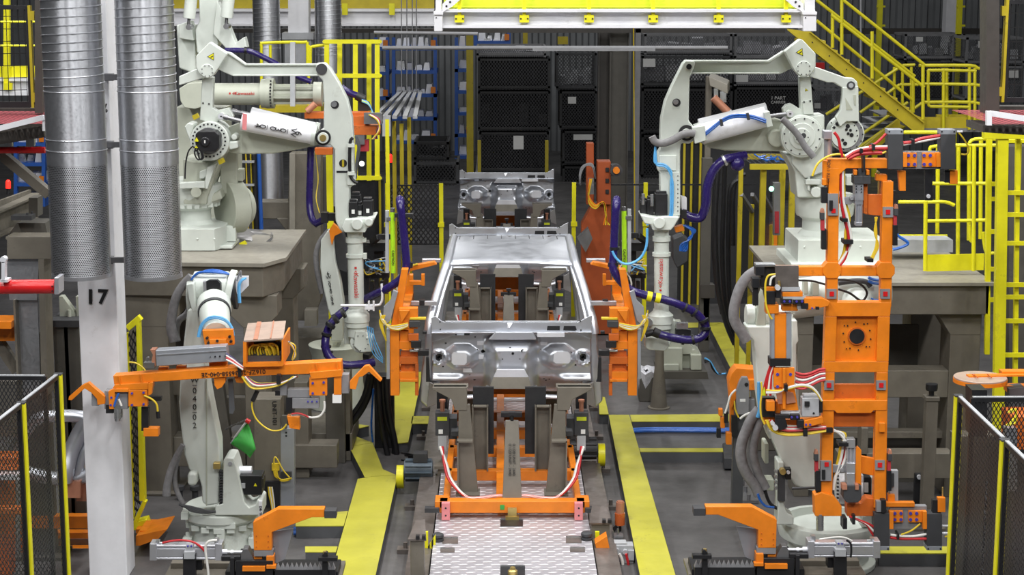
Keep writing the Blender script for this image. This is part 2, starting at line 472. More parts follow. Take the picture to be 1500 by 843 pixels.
# ================================================================ conveyor
ct = thing('conveyor', 'long floor conveyor with bright tread plate deck under the cars', 'conveyor', (LX, 14, 0))
y = 12.0; W = .69; i = 0
while y < 46:
    b = B(); y1 = y + 2.4
    b.quad((LX - W, y, .2), (LX + W, y, .2), (LX + W, y1 - .006, .2), (LX - W, y1 - .006, .2))
    if i < 6 : b.out('tread_plate', 'tread_plate', ct)
    else: b.out('tread_plate', 'tread_plate', ct)
    y = y1; i += 1
b = B(); b.box(LX - W, LX + W, 12, 46, .02, .19); b.out('bed_frame', 'taupe_dark', ct)
for s, lo, hi in ((-1, -.90, -.705), (1, .705, .90)):
    b = B(); b.box(LX + lo, LX + hi, 12, 26, .03, .17); b.box(LX + lo + .02, LX + hi - .02, 12, 26, .0, .05)
    yy = 13
    while yy < 25:
        b.bx((LX + (lo + hi) / 2 + s * .15, yy, .02), (.14, .12, .04)); b.cyl((LX + (lo + hi) / 2 + s * .15, yy, .03), (LX + (lo + hi) / 2 + s * .15, yy, .09), .018, n=8); yy += 1.3
    b.out('side_rail', 'steel_brown', ct)
# deck pockets
def pocket(x0, y0, x1, y1, mn='black'):
    a = [G(x0, y1, .2), G(x1, y1, .2), G(x1, y0, .2), G(x0, y0, .2)]
    b = B(); b.prism([p + V((0, 0, .002)) for p in a], (0, 0, .003)); b.m(1)
    b.bar(a[2], a[3], .012, .03); b.out('deck_slot', [mn, 'steel'], ct)
for q in ((733, 831, 769, 846, 'black'), (733, 762, 766, 772, 'black'), (648, 789, 671, 797.5, 'steel_brown'), (645, 805, 666, 810.5, 'steel_brown'),
          (829, 788, 852, 796.5, 'steel_brown'), (835, 804, 857, 809.5, 'steel_brown')): pocket(*q)
b = B(); b.lathe(G(751, 845, .19), [(0, .04), (.05, .04), (.06, .025), (.08, .02)], n=12); b.out('locating_pin', 'brass', ct)
b = B()
for x, y in ((641.5, 793), (859.5, 791)):
    b.lathe(G(x, y, .2), [(0, .05), (.02, .052), (.025, .04), (.035, .04), (.04, .052), (.06, .05), (.07, .035)], n=20)
b.out('stop_roller', 'charcoal', ct)
# ================================================================ line side equipment
def gear_motor(label, cx, cy, Y, side, group):
    t = thing('drive_motor', label, 'motor', (P(cx, cy, Y).x, Y, 0), group)
    k = S(cy, Y)
    c = P(cx, cy, Y)
    b = B()
    b.cyl(c + V((-.14, 0, 0)), c + V((.14, 0, 0)), .095, n=20)
    for a in range(10):
        an = 2 * math.pi * a / 10
        b.bar(c + V((-.13, math.cos(an) * .1, math.sin(an) * .1)), c + V((.13, math.cos(an) * .1, math.sin(an) * .1)), .012, .03, up=(0, math.cos(an), math.sin(an)))
    b.out('motor_body', 'charcoal' if side > 0 else 'motor_blue', t)
    b = B(); b.cyl(c + V((side * .145, 0, -.07)), c + V((side * .215, 0, -.07)), .115, n=24); b.out('hub_cap', 'yellow', t, label='yellow hub cap')
    b = B(); b.bx(c + V((side * -.02, .02, .13)), (.14, .14, .09)); b.out('terminal_box', 'charcoal', t)
    b = B()
    z = c.z - .02
    b.prism([(c.x - side * .26 - .09, Y - .05, 0), (c.x - side * .26 + .09, Y - .05, 0), (c.x - side * .26 + .065, Y - .05, z + .05), (c.x - side * .26 - .065, Y - .05, z + .05)], (0, .22, 0))
    b.bx((c.x - side * .26, Y + .06, z + .06), (.2, .26, .03)); b.out('stand', 'taupe', t)
gear_motor('gear motor with yellow cap on the left side of the conveyor', 613, 689, 17.5, -1, 'conveyor gear motors')
gear_motor('gear motor with yellow cap on the right side of the conveyor', 855, 657, 18.0, 1, 'conveyor gear motors')
def stanchion(label, x0, x1, ytop, Y, group):
    a, c = P(x0, ytop, Y), P(x1, ytop, Y)
    t = thing('rail_stanchion', label, 'stanchion', ((a.x + c.x) / 2, Y, 0), group)
    b = B(); b.box(a.x, c.x, Y, Y + .16, 0, a.z); b.out('post', 'taupe', t, bev=.006)
    b = B(); b.prism([(a.x - .02, Y - .02, a.z), (c.x + .02, Y - .02, a.z), (c.x - .01, Y + .45, a.z + .02), (a.x + .03, Y + .45, a.z + .02)], (0, 0, .015)); b.out('cap_plate', 'steel_brown', t)
    b = B()
    for dx in (-.02, .03): b.bx((c.x + dx - .03, Y - .01, a.z + .03), (.03, .05, .03))
    b.out('clamp_block', 'black', t)
stanchion('taupe rail stanchion at lower left of the tread plate', 601, 621, 792, 14.3, 'rail stanchions')
stanchion('taupe rail stanchion right of the tread plate behind the orange sensor hood', 866, 893, 768, 15.5, 'rail stanchions')
def hazard(label, px, py, Y, s, group):
    t = thing('hazard_guard', label, 'guard', P(px, py, Y), group)
    b = B(); b.pp([(px - 4, py - 32), (px + 2, py - 32), (px + 2, py), (px - 4, py)], Y, .03); b.out('upright', 'yellow', t)
    b = B(); q = [(px, py - 8), (px + 13 * s, py - 28), (px + 13 * s, py - 12), (px, py)]; b.pp(q, Y - .01, .02)
    b.m(1)
    for f in (.15, .55):
        x0 = px + 13 * s * f; b.pp([(x0, py - 8 - 20 * f), (x0 + 2.6 * s, py - 12 - 20 * f), (x0 + 2.6 * s, py - 4 - 16 * f), (x0, py - 16 * f)], Y - .014, .004)
    b.out('striped_plate', ['yellow', 'black'], t)
hazard('yellow and black striped guard beside the left deck edge', 625, 812, 15.2, 1, 'striped guards')
hazard('yellow and black striped guard beside the right deck edge', 876, 812, 15.4, -1, 'striped guards')
for x, y0, y1, Y, l in ((629, 747, 793, 16, 'a'),): pass
# orange sensor hood, valve head and hoses on the right of the deck
t = thing('sensor_unit', 'pneumatic sensor unit with orange hood right of the tread plate', 'sensor', G(890, 850, 0))
b = B(); b.pp([(871.5, 797), (889, 786), (893, 804), (896, 820), (881, 823), (875, 812)], 15.2, .14); b.pb(893, 806, 905, 831, 5, 15.18, .05); b.out('hood', 'orange', t, bev=.004)
b = B(); b.pr(864, 825, 905, 836, 15.22, .06); b.out('arm', 'black', t)
b = B(); b.pr(896, 800, 928, 830, 15.3, .12); b.pr(900, 796, 918, 802, 15.32, .1); b.pc(903, 809, 5, 15.27, .05); b.pc(916, 810, 4, 15.27, .05); b.pr(920, 807, 929, 822, 15.28, .06); b.pr(905, 830, 922, 870, 15.32, .1); b.out('valve_body', 'grey_light', t, bev=.004)
b = B(); b.pt([(907, 812), (911, 820), (912, 830), (908, 850)], 15.26, 2.2); b.out('hose', 'hose_white', t, label='white air hose')
b = B(); b.pt([(917, 812), (920, 825), (921, 838), (917, 852)], 15.25, 2); b.out('hose', 'hose_red', t, label='red air hose')
b = B(); b.pl(897.5, 778, 897.5, 800, 1.5, 15.5); b.pl(905, 775, 905, 800, 1.5, 15.5); b.pr(899, 786, 913, 798, 15.45, .1); b.out('fitting', 'steel_dark', t)
t = thing('signal_beacon', 'small amber and clear beacon light beside the yellow trunk', 'beacon', P(907.5, 800, 16.2))
b = B(); b.pl(908, 769, 908, 752, 7.4, 16.2, 20); b.out('amber_dome', 'lamp_amber', t)
b = B(); b.pl(908, 753, 908.6, 736, 6.2, 16.2, 20); b.pl(908.6, 736.5, 908.7, 734.5, 5, 16.2, 20); b.out('clear_tube', 'copper', t)
b = B(); b.pl(908, 769, 908, 800, 2, 16.2); b.bar(P(904, 772, 16.2), P(893, 781, 16.2), .03, .03); b.out('bracket', 'black', t)
# ================================================================ car carriers
def carrier(n, dy, label, y_off=0):
    Y0 = 17.56 + dy
    def L(x, y, z): return V((LX + x, Y0 + y, z))
    t = thing('car_carrier', label, 'carrier', L(0, -1.56, .2), 'orange car carriers on the conveyor')
    # frame
    b = B()
    def bxx(x0, x1, y0, y1, z0, z1): b.box(LX + x0, LX + x1, Y0 + y0, Y0 + y1, z0, z1)
    bxx(-.66, .66, -1.62, -1.50, .255, .365)
    bxx(-.70, -.58, -1.62, -1.42, .30, .365); bxx(.58, .70, -1.62, -1.42, .30, .365)
    for s in (-1, 1): bxx(s * .60 - .03, s * .60 + .03, -1.5, 2.9, .27, .36)
    bxx(-.145, -.065, -1.5, 2.9, .27, .355)
    for yy, w, z in ((-1.40, .10, .30), (-.55, .10, .36), (.30, .10, .36), (1.0, .12, .36), (1.75, .1, .36), (2.85, .12, .36)): bxx(-.62, .62, yy - w / 2, yy + w / 2, .26, z)
    b.out('frame', 'orange', t, bev=.006)
    b = B(); bxx2 = lambda x0, x1, y0, y1, z0, z1: b.box(LX + x0, LX + x1, Y0 + y0, Y0 + y1, z0, z1)
    bxx2(-.30, .30, 1.70, 1.78, .56, .74); b.out('cross_panel', 'orange', t, bev=.005); b = B(); bxx2 = lambda x0, x1, y0, y1, z0, z1: b.box(LX + x0, LX + x1, Y0 + y0, Y0 + y1, z0, z1)
    for e in (-.24, .24): bxx2(e - .03, e + .03, 1.71, 1.77, .355, .57)
    b.out('panel_leg', 'orange', t)
    for s in (-1, 1):
        # front pair: channel foot + leaning pillar + head bracket
        b = B(); b.prism([L(s * .311, -1.36, .365), L(s * .496, -1.36, .365), L(s * .488, -1.36, 1.2), L(s * .384, -1.36, 1.2)], (0, .05, 0))
        b.prism([L(s * .36, -1.31, .365), L(s * .45, -1.31, .365), L(s * .45, -1.31, 1.15), L(s * .40, -1.31, 1.15)], (0, .14, 0)); b.out('pillar', 'taupe', t, bev=.005)
        b = B(); b.prism([L(s * .488, -1.45, .38), L(s * .502, -1.45, .38), L(s * .500, -1.45, .88), L(s * .488, -1.45, .88)], (0, .12, 0)); b.prism([L(s * .36, -1.45, .868), L(s * .50, -1.45, .868), L(s * .50, -1.45, .882), L(s * .36, -1.45, .882)], (0, .1, 0)); b.box(LX + s * .405 - .11, LX + s * .405 + .11, Y0 - 1.46, Y0 - 1.25, .36, .378); b.out('channel_foot', 'taupe', t)
        b = B()
        b.prism([L(s * .41, -1.37, 1.15), L(s * .41, -1.37, 1.365), L(s * .725, -1.37, 1.365), L(s * .725, -1.37, 1.345), L(s * .55, -1.37, 1.25), L(s * .52, -1.37, 1.15)], (0, .09, 0)); b.box(LX + s * .56 - .16, LX + s * .56 + .16, Y0 - 1.345, Y0 - 1.2, 1.35, 1.365); b.out('head_bracket', 'taupe', t, bev=.006)
        b = B()
        b.box(LX + s * .30 - .07, LX + s * .30 + .07, Y0 - .55, Y0 - .535, .36, 1.0)
        for e in (-1, 1): b.box(LX + s * .30 + e * .07 - .007, LX + s * .30 + e * .07 + .007, Y0 - .62, Y0 - .535, .36, 1.0)
        b.box(LX + s * .30 - .07, LX + s * .30 + .07, Y0 - .62, Y0 - .535, .99, 1.0); b.out('inner_channel', 'taupe', t)
        b = B(); b.box(LX + s * .25 - .12, LX + s * .25 + .08, Y0 - .50, Y0 - .46, .5, 1.16); b.out('rubber_panel', 'black_matte', t)
        # rear pillar and bracket
        b = B(); b.prism([L(s * .33, 1.2, .36), L(s * .55, 1.2, .36), L(s * .50, 1.2, 1.14), L(s * .38, 1.2, 1.14)], (0, .16, 0))
        b.prism([L(s * .40, 1.2, 1.06), L(s * .40, 1.2, 1.18), L(s * .72, 1.2, 1.18), L(s * .72, 1.2, 1.14), L(s * .5, 1.2, 1.06)], (0, .3, 0)); b.out('pillar', 'taupe', t, bev=.006)
        # valve box
        b = B(); b.box(LX + s * .645 - .065, LX + s * .645 + .065, Y0 - 1.10, Y0 - .98, .84, 1.06); b.box(LX + s * .55 - .04, LX + s * .55 + .04, Y0 - 1.08, Y0 - .9, .80, 1.0); b.box(LX + s * .47 - .09, LX + s * .47 + .09, Y0 - 1.2, Y0 - 1.02, .86, .91); b.out('valve_box', 'charcoal', t, bev=.004)
        b = B(); b.box(LX + s * .645 - .045, LX + s * .645 + .045, Y0 - 1.106, Y0 - 1.10, .985, 1.02); b.m(1); b.box(LX + s * .66 - .02, LX + s * .66 + .02, Y0 - 1.106, Y0 - 1.10, .86, .90); b.out('valve_label', ['yellow_green', 'paper'], t)
        b = B(); b.box(LX + s * .645 - .04, LX + s * .645 + .04, Y0 - 1.1, Y0 - 1.0, .70, .84); b.out('port_block', 'grey_light', t)
        b = B(); b.cyl(L(s * .645, -1.04, 1.06), L(s * .645, -1.04, 1.15), .022, n=10); b.cyl(L(s * .645, -1.04, 1.15), L(s * .645, -1.04, 1.17), .03, n=10); b.out('plug', 'copper', t)
        b = B(); b.box(LX + s * .65 - .05, LX + s * .65 + .05, Y0 - .95, Y0 - .8, 1.06, 1.22); b.out('sensor_block', 'black', t)
        for mn, d in (('hose_red', 0), ('hose_white', .02)):
            b = B(); b.tube([L(s * (.645 + d), -1.12, .74), L(s * (.62 - d), -1.25, .60), L(s * (.57 - d), -1.42, .50), L(s * .42, -1.50, .375), L(s * .28, -1.52, .37), L(s * .12, -1.50, .385), L(s * .06, -1.46, .36)], .014, 8, 5); b.out('air_hose', mn, t, label='white air hose' if d else 'red air hose')
        # pink foot block
        b = B(); b.bx(L(s * .60, -1.65, .285), (.075, .06, .16)); b.m(1)
        for z in (.25, .32): b.cyl(L(s * .60, -1.685, z), L(s * .60, -1.675, z), .009, n=8)
        b.out('foot_block', ['pink', 'black'], t, bev=.004, label='pink foot block')
        b = B(); b.box(LX + s * .66 - .0, LX + s * .66 + s * .13, Y0 - 1.66, Y0 - 1.58, .27, .31) if s > 0 else b.box(LX - .79, LX - .66, Y0 - 1.66, Y0 - 1.58, .27, .31); b.out('bumper', 'charcoal', t)
    b = B(); b.prism([L(-.088, -1.52, .33), L(.088, -1.52, .33), L(.06, -1.30, 1.03), L(-.06, -1.30, 1.03)], (0, .05, 0)); b.out('centre_post', 'taupe', t, bev=.004)
    b = B(); b.cyl(L(0, -1.28, 1.02), L(0, -1.28, 1.09), .015, n=10); b.bx(L(0, -1.28, 1.10), (.06, .06, .03)); b.bx(L(0, -.6, .92), (.2, .08, .04)); b.cyl(L(0, -.6, .3), L(0, -.6, .92), .02, n=8); b.out('locating_pin', 'black', t)
    b = B(); b.bx(L(0, -1.64, .27), (.08, .04, .09)); b.bx(L(0, -1.64, .22), (.12, .06, .03)); b.out('tow_lug', 'brass', t)
    if n == 0:
        b = B(); b.bx(L(-.09, -1.622, .31), (.04, .006, .045)); b.out('green_marker', 'green', t)
        for dx in (-.02, .016): text('0 1/20 UNIT - 2440', 0, 0, 0, 1, 'text_black', t, k=.026, loc=L(dx, -1.412 - .006 + .0, .70), ax=Matrix.Rotation(R(-17), 4, 'X') , rot=90)
    return t
carrier(0, 0, 'orange carrier frame with taupe posts under the nearest car cab')
carrier(1, 6.35, 'orange carrier under the second car body, seen through the cab')
carrier(2, 12.65, 'orange carrier under the rearmost car body')
# ================================================================ car bodies
def sstep(a, b_, x):
    t = max(0, min(1, (x - a) / (b_ - a))); return t * t * (3 - 2 * t)
def car(dy, full, label, group):
    Y0 = 17.56 + dy; KX = .00667
    def U(px, py, y=0):   # drawing frame of the nearest car: pixels to metres on the dash plane
        q = P(px, py, 17.56 + y); return V((q.x, q.y + dy, q.z))
    t = thing('car_shell', label, 'car body', (LX, Y0, .95), group)
    STE = 'car_steel' if full else 'car_steel'
    # ---- firewall height field
    b = B(); NX, NZ = 96, 46; u0, u1, v0, v1 = 633, 866, 484, 584
    def h(u, v):
        a = abs(u - 749); d = 0.0
        wv = 34 + 6 * sstep(540, 575, v)
        d += .26 * (1 - sstep(wv - 13, wv + 5, a)) * sstep(490, 506, v)
        if a > 14 and a < 40: d += .014 * math.sin((v - 500) / 4.4) * (1 - sstep(530, 540, v)) * sstep(14, 22, a)
        for cx in (677, 818):
            r = max(abs(u - cx) / 26, abs(v - 522) / 19, (abs(u - cx) / 26 + abs(v - 522) / 19) / 1.45)
            d += .11 * (1 - sstep(.45, 1.0, r))
        for cx in (643, 854):
            r = math.hypot(u - cx, v - 524) / 13
            d += .03 * (1 - sstep(.75, .95, r)) - .05 * (1 - sstep(.5, .7, r))
        d -= .30 * sstep(546, 584, v) * (1 if a > 30 else .2)
        d += .05 * sstep(484, 488, v) * (1 - sstep(489, 500, v)) * 0
        d += .09 * (1 - sstep(0, 9, abs(v - 556))) * (sstep(60, 80, a))
        return d
    idx = {}; vs = []; fs = []
    for j in range(NZ + 1):
        for i in range(NX + 1):
            u = u0 + (u1 - u0) * i / NX; v = v0 + (v1 - v0) * j / NZ
            if v > 575 and abs(u - 749) > 95: v = 575 + (v - 575) * .3
            p = U(u, v, .10); p.y -= h(u, v); vs.append(p)
    for j in range(NZ):
        for i in range(NX):
            u = u0 + (u1 - u0) * (i + .5) / NX; v = v0 + (v1 - v0) * (j + .5) / NZ
            a = abs(u - 749)
            if v > 543 and a < 21 + (v - 543) * .35: continue
            if v > 566 and 28 + (v - 566) * .5 > a: continue
            fs.append((j * (NX + 1) + i, j * (NX + 1) + i + 1, (j + 1) * (NX + 1) + i + 1, (j + 1) * (NX + 1) + i))
    b.add(vs, fs); fw = b.out('firewall', STE, t, ang=60)
    md = fw.modifiers.new('thickness', 'SOLIDIFY'); md.thickness = .004
    # holes, studs, pads coloured bright for the metal highlights
    b = B()
    def hole(x, y, r, r2=None, dd=.0): 
        p = U(x, y, .10); p.y -= h(x, y) + .004 + dd
        b.cyl(p, p + V((0, .004, 0)), r * KX, n=14)
    for x, y, r in ((643, 524, 8.2), (854, 524, 8.2), (672.5, 521.5, 4.0), (707, 515, 2.6), (709, 514, 2.6), (699, 513, 1.6), (792, 513, 1.6), (649, 537, 1.5), (843, 535, 1.5), (751, 510, 2), (747, 503, 1.6), (765, 506, 2.4), (695, 558, 2), (797, 556, 1.8), (800, 559, 1.8), (805, 557, 1.6), (653, 503, 1.4), (662, 547, 1.2), (688, 549, 1.2), (836, 515, 1.4), (736, 518, 1), (761, 518, 1)): hole(x, y, r)
    for k in range(6): hole(666 + 13 * (k % 2), 516 + 5 * (k // 2), .6)
    b.out('hole_set', 'black', t, label='dark holes punched in the firewall')
    b = B()
    def pad(poly, dd=.006):
        q = []
        cx = sum(p[0] for p in poly) / len(poly); cy = sum(p[1] for p in poly) / len(poly)
        d = h(cx, cy) + dd
        for x, y in poly: p = U(x, y, .10); p.y -= d; q.append(p)
        b.prism(q, (0, .005, 0))
    pad([(662, 516), (665, 513), (681, 513), (684, 517), (684, 528), (681, 531), (665, 531), (662, 528)])
    pad([(811, 515), (815, 512), (831, 512), (835, 516), (835, 526), (832, 529), (814, 529), (810, 526)])
    pad([(679, 539), (690, 539), (692, 545), (678, 545)], .03); pad([(699, 500), (713, 500), (713, 506), (699, 506)], .006); pad([(699, 519), (709, 520), (708, 526), (701, 526)], .01)
    pad([(791, 501), (802, 501), (801, 506), (792, 506)], .006)
    b.out('bright_pad', 'bright_zinc', t, label='mounting pads with the steel highlight painted in as bright zinc')
    # tunnel mouth
    b = B()
    q = lambda x, y, yy: U(x, y, yy)
    b.prism([q(728, 542, -.26), q(768, 542, -.26), q(774, 553, -.26), q(723, 553, -.26)], (0, .03, 0)); b.m(1)
    b.prism([q(723, 553, -.262), q(774, 553, -.262), q(779, 570, -.262), q(717, 570, -.262)], (0, .05, 0)); b.out('tunnel_mouth', ['bright_zinc', 'taupe_light'], t)
    # floor flange under the toe board
    for s in (-1, 1):
        fx = lambda x: 749 + s * x
        b = B(); b.tube([q(fx(34), 566, -.02), q(fx(40), 578, -.02), (q(fx(48), 581, -.02)), q(fx(84), 582, -.02), q(fx(96), 578, -.02)], .022, 8, 4); b.out('toe_board_flange', 'car_steel', t)
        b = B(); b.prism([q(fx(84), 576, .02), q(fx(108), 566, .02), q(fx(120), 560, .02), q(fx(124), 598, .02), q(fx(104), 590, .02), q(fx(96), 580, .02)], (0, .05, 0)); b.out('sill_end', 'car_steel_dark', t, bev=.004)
    # cowl
    b = B()
    top = [(632, 466), (638, 463.5), (646, 470), (652, 472.5), (846, 472.5), (853, 469), (862, 464), (867, 462)]
    low = [(867, 488), (846, 487), (652, 487), (632, 489)]
    b.prism([q(x, y, -.02) for x, y in top + low], (0, .02, 0))
    b.out('cowl_panel', 'car_steel', t, bev=.004)
    b = B(); b.prism([q(632, 488, -.06), q(867, 487, -.06), q(867, 497, -.02), q(846, 490, -.05), q(826, 489.5, -.06), q(812, 486.5, -.05), q(690, 486.5, -.05), q(675, 486, -.05), q(655, 495, -.04), q(632, 501, -.02)], (0, .08, 0)); b.out('cowl_lower', 'car_steel', t, bev=.004)
    b = B(); b.prism([q(652, 472.3, -.02), q(846, 472.3, -.02), q(846, 471.6, .16), q(652, 471.6, .16)], (0, 0, .012)); b.prism([q(726, 487, -.10), q(780, 487, -.10), q(786, 498, -.10), q(716, 498, -.10)], (0, .06, 0)); b.out('cowl_top', 'car_steel', t, bev=.006)
    b = B()
    for poly in ([(802, 478), (820, 478), (820, 484.5), (801, 484.5)], [(826, 478), (843, 478), (845, 484), (842, 485), (825, 484.5)], [(680, 488), (688, 488), (688, 491.5), (680, 491.5)]):
        b.prism([q(x, y, -.055 if y > 487.5 else -.024) for x, y in poly], (0, .004, 0))
    for x, y in ((644.5, 472), (645, 483), (850, 471), (851, 484), (668, 490.5), (696, 494)): b.cyl(q(x, y, -.026), q(x, y, -.02), 1.2 * KX, n=10)
    b.out('cowl_opening', 'black', t)
    b = B(); b.prism([q(787, 488, -.07), q(827, 488, -.07), q(827, 494, -.07), q(787, 494, -.07)], (0, .02, 0)); b.prism([q(743, 473, -.03), q(751, 473, -.03), q(746, 481, -.05), q(743, 481, -.03)], (0, .02, 0)); b.out('cowl_bracket', 'bright_zinc', t)
    # floor pan + cross members
    b = B(); zf = 1.06
    b.box(LX - .72, LX - .2, Y0 + .55, Y0 + 2.1, zf, zf + .02); b.box(LX + .2, LX + .72, Y0 + .55, Y0 + 2.1, zf, zf + .02)
    b.prism([(LX - .2, Y0 + .3, zf), (LX - .13, Y0 + .3, zf + .22), (LX + .13, Y0 + .3, zf + .22), (LX + .2, Y0 + .3, zf), (LX + .18, Y0 + .3, zf), (LX + .11, Y0 + .3, zf + .2), (LX - .11, Y0 + .3, zf + .2), (LX - .18, Y0 + .3, zf)], (0, 1.8, 0))
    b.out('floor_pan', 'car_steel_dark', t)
    for s in (-1, 1):
        b = B(); b.box(LX + s * .76 - .06, LX + s * .76 + .06, Y0 + .12, Y0 + 2.1, .98, 1.12); b.out('sill', 'car_steel', t, bev=.02)
    if not full: return t
    # ---- upper body: side frames, roof
    for s in (-1, 1):
        fx = lambda x: 749 + s * x
        b = B()   # A pillar + roof rail
        A = [U(fx(122), 490, .12), U(fx(119), 472, .16), U(fx(113), 448, .32), U(fx(106), 424, .50), U(fx(98), 399, .70), U(fx(93.5), 386, .82), U(fx(88.5), 366, 1.3), U(fx(84), 349, 2.02)]
        b.tube(A, .048, 10, 4); b.out('a_pillar', 'car_steel', t)
        b = B(); b.tube([p + V((-s * .055, .02, 0)) for p in A[1:6]], .022, 8, 4); b.out('windscreen_flange', 'car_steel', t)
        b = B()   # hinge pillar / side skin edge
        b.prism([U(fx(126), 478, .10), U(fx(116), 470, .10), U(fx(115), 498, .10), U(fx(117), 560, .10), U(fx(121), 600, .10), U(fx(134), 588, .10), U(fx(132), 545, .10), U(fx(127), 510, .10)], (0, .30, 0)); b.out('hinge_pillar', 'car_steel', t, bev=.02)
        b = B()   # b pillar and rear corner
        zr = A[-1].z
        b.tube([A[6], V((A[6].x + s * .1, A[6].y, 1.7)), V((LX + s * .80, A[6].y, 1.1))], .05, 8, 4); b.out('b_pillar', 'car_steel', t)
        b = B(); b.tube([A[7], V((A[7].x + s * .08, A[7].y + .04, 1.8)), V((LX + s * .79, A[7].y + .05, 1.1))], .05, 8, 4); b.out('rear_pillar', 'car_steel', t)
    b = B(); NX, NY = 30, 14; vs = []; fs = []
    fl, fr, rl, rr = U(656, 387, .78), U(840, 387.6, .78), U(662, 347, 2.05), U(831, 347, 2.05)
    for j in range(NY + 1):
        for i in range(NX + 1):
            a, c = i / NX, j / NY
            p = (fl * (1 - a) + fr * a) * (1 - c) + (rl * (1 - a) + rr * a) * c
            p.z += .03 * (1 - (2 * a - 1) ** 4) * (1 - .6 * c) + .035 * math.sin(math.pi * c) - (.012 if c > .72 and abs((a * 9.0) % 1 - .5) < .08 else 0)
            if j == 0: p.z -= .03
            vs.append(p)
    for j in range(NY):
        for i in range(NX): fs.append((j * (NX + 1) + i, j * (NX + 1) + i + 1, (j + 1) * (NX + 1) + i + 1, (j + 1) * (NX + 1) + i))
    b.add(vs, fs); o = b.out('roof_panel', 'car_steel', t, ang=60); md = o.modifiers.new('thickness', 'SOLIDIFY'); md.thickness = .006
    b = B()
    for k in range(8):
        a = (k + .6) / 8.4; p0 = rl * (1 - a) + rr * a; p1 = (fl * (1 - a) + fr * a)
        c0 = .98; c1 = .80
        for cc in ((c0, c1),):
            g = lambda c: (p1 * (1 - c) + p0 * c) + V((0, 0, .004 + .03 * (1 - (2 * a - 1) ** 4) * (1 - .6 * c) + .035 * math.sin(math.pi * c)))
            b.bar(g(c0), g(c1), .008, .006)
    b.out('roof_groove', 'dark_grey', t, label='short dark grooves at the rear of the roof')
    b = B(); b.tube([fl + V((0, 0, -.005)), (fl + fr) / 2 + V((0, -.01, .022)), fr + V((0, 0, -.005))], .02, 8, 6); b.out('roof_header', 'car_steel', t)
    return t
car(0, True, 'nearest bare metal car cab with roof panel and firewall, held by orange tools', 'bare metal car bodies on the line')
car(6.35, False, 'second bare metal underbody, cowl showing just above the cab roof', 'bare metal car bodies on the line')
car(12.65, False, 'rearmost bare metal underbody standing in front of the dark racks', 'bare metal car bodies on the line')
# ================================================================ big framing robots
def bolts(b, cx, cy, r, n, rb, Y, a0=0, dep=.012):
    for i in range(n):
        a = R(a0 + 360 * i / n); b.pc(cx + r * math.cos(a), cy + r * math.sin(a), rb, Y - .006, dep, 8)
def motor_cluster(t, boxes, Y, lab=True):
    for i, (x0, y0, x1, y1, dy) in enumerate(boxes):
        b = B(); b.pr(x0, y0, x1, y1, Y + dy, .13); b.pr(x0 + 1, y0 - 4, x1 - 1.5, y0 + 1, Y + dy + .02, .10)
        b.out('servo_motor', 'black', t, bev=.008)
        if lab:
            b = B(); b.pr((x0 + x1) / 2 - 2, (y0 + y1) / 2, (x0 + x1) / 2 + 2.5, (y0 + y1) / 2 + 6, Y + dy - .004, .005); b.out('motor_label', 'paper', t, label='white motor label')
def hose(t, pts, Y, r, mn, name='hose', n=10, lab=None, clamps=(), cm='black', cr=1.25):
    b = B(); b.pt(pts, Y, r, n, 5); o = b.out(name, mn, t)
    if lab: o['label'] = lab
    for (x, y, dx, dy) in clamps:
        b = B(); b.pl(x - dx, y - dy, x + dx, y + dy, r * cr, Y - .001, 12); b.out('hose_clamp', cm, t, label='hose clamp ring')
    return o
def logo_mark(px, py, Y, s, t, rot):
    # small red block and winged letter in front of the maker's name
    b = B(); c, si = math.cos(R(rot)), math.sin(R(rot))
    def T(x, y): return (px + (x * c - y * si) * s, py + (x * si + y * c) * s)
    b.pp([T(-1.5, -.5), T(-.7, -.5), T(-.7, .5), T(-1.5, .5)], Y, .002)
    b.pp([T(.0, 0), T(.7, -.55), T(1.05, -.55), T(.55, 0), T(1.05, .55), T(.7, .55)], Y, .002)
    b.pp([T(.9, 0), T(1.5, -.5), T(1.9, -.5), T(1.3, 0), T(1.9, .5), T(1.5, .5)], Y, .002)
    return b.out('maker_mark', 'text_red', t, label='red maker mark')
# ---------------------------------------------------------------- left framing robot
Y = 18.0
base_z = 2.34
t = thing('framing_robot', 'white linkage robot on the left pedestal, reaching to the left of the cab', 'robot', (P(300, 360, 18.3).x, 18.3, base_z))
rx = P(291, 330, 18.35).x; tc = P(284, 330, 18.35).x
# base box and turntable
b = B(); zt = P(300, 338, 18.2).z
k = .0068
b.prism([(rx - .34, 17.95, base_z), (rx + .22, 17.95, base_z), (rx + .29, 18.15, base_z), (rx + .29, 18.75, base_z), (rx - .34, 18.75, base_z)], (0, 0, .22))
for dx in (-.2, .05, .22): b.bx((rx + dx, 17.945, base_z + .12), (.02, .012, .02))
b.bx((rx + .30, 18.3, base_z + .02), (.16, .5, .03)); b.bx((rx + .33, 18.35, base_z + .12), (.1, .1, .16))
b.out('base', 'robot_white', t, bev=.02)
b = B(); b.lathe((tc, 18.38, base_z + .2), [(0, .22), (.06, .17), (.16, .17), (.20, .22), (.25, .24)], n=36); b.out('base_column', 'robot_white', t)
b = B(); b.lathe((tc, 18.38, base_z + .42), [(0, .25), (.02, .27), (.10, .285), (.18, .29), (.2, .28), (.21, .22), (.26, .20)], n=40)
for i in range(20):
    a = 2 * math.pi * i / 20; b.bx((tc + .24 * math.cos(a), 18.38 + .24 * math.sin(a), base_z + .42), (.05, .05, .04))
b.out('turntable', 'robot_white', t)
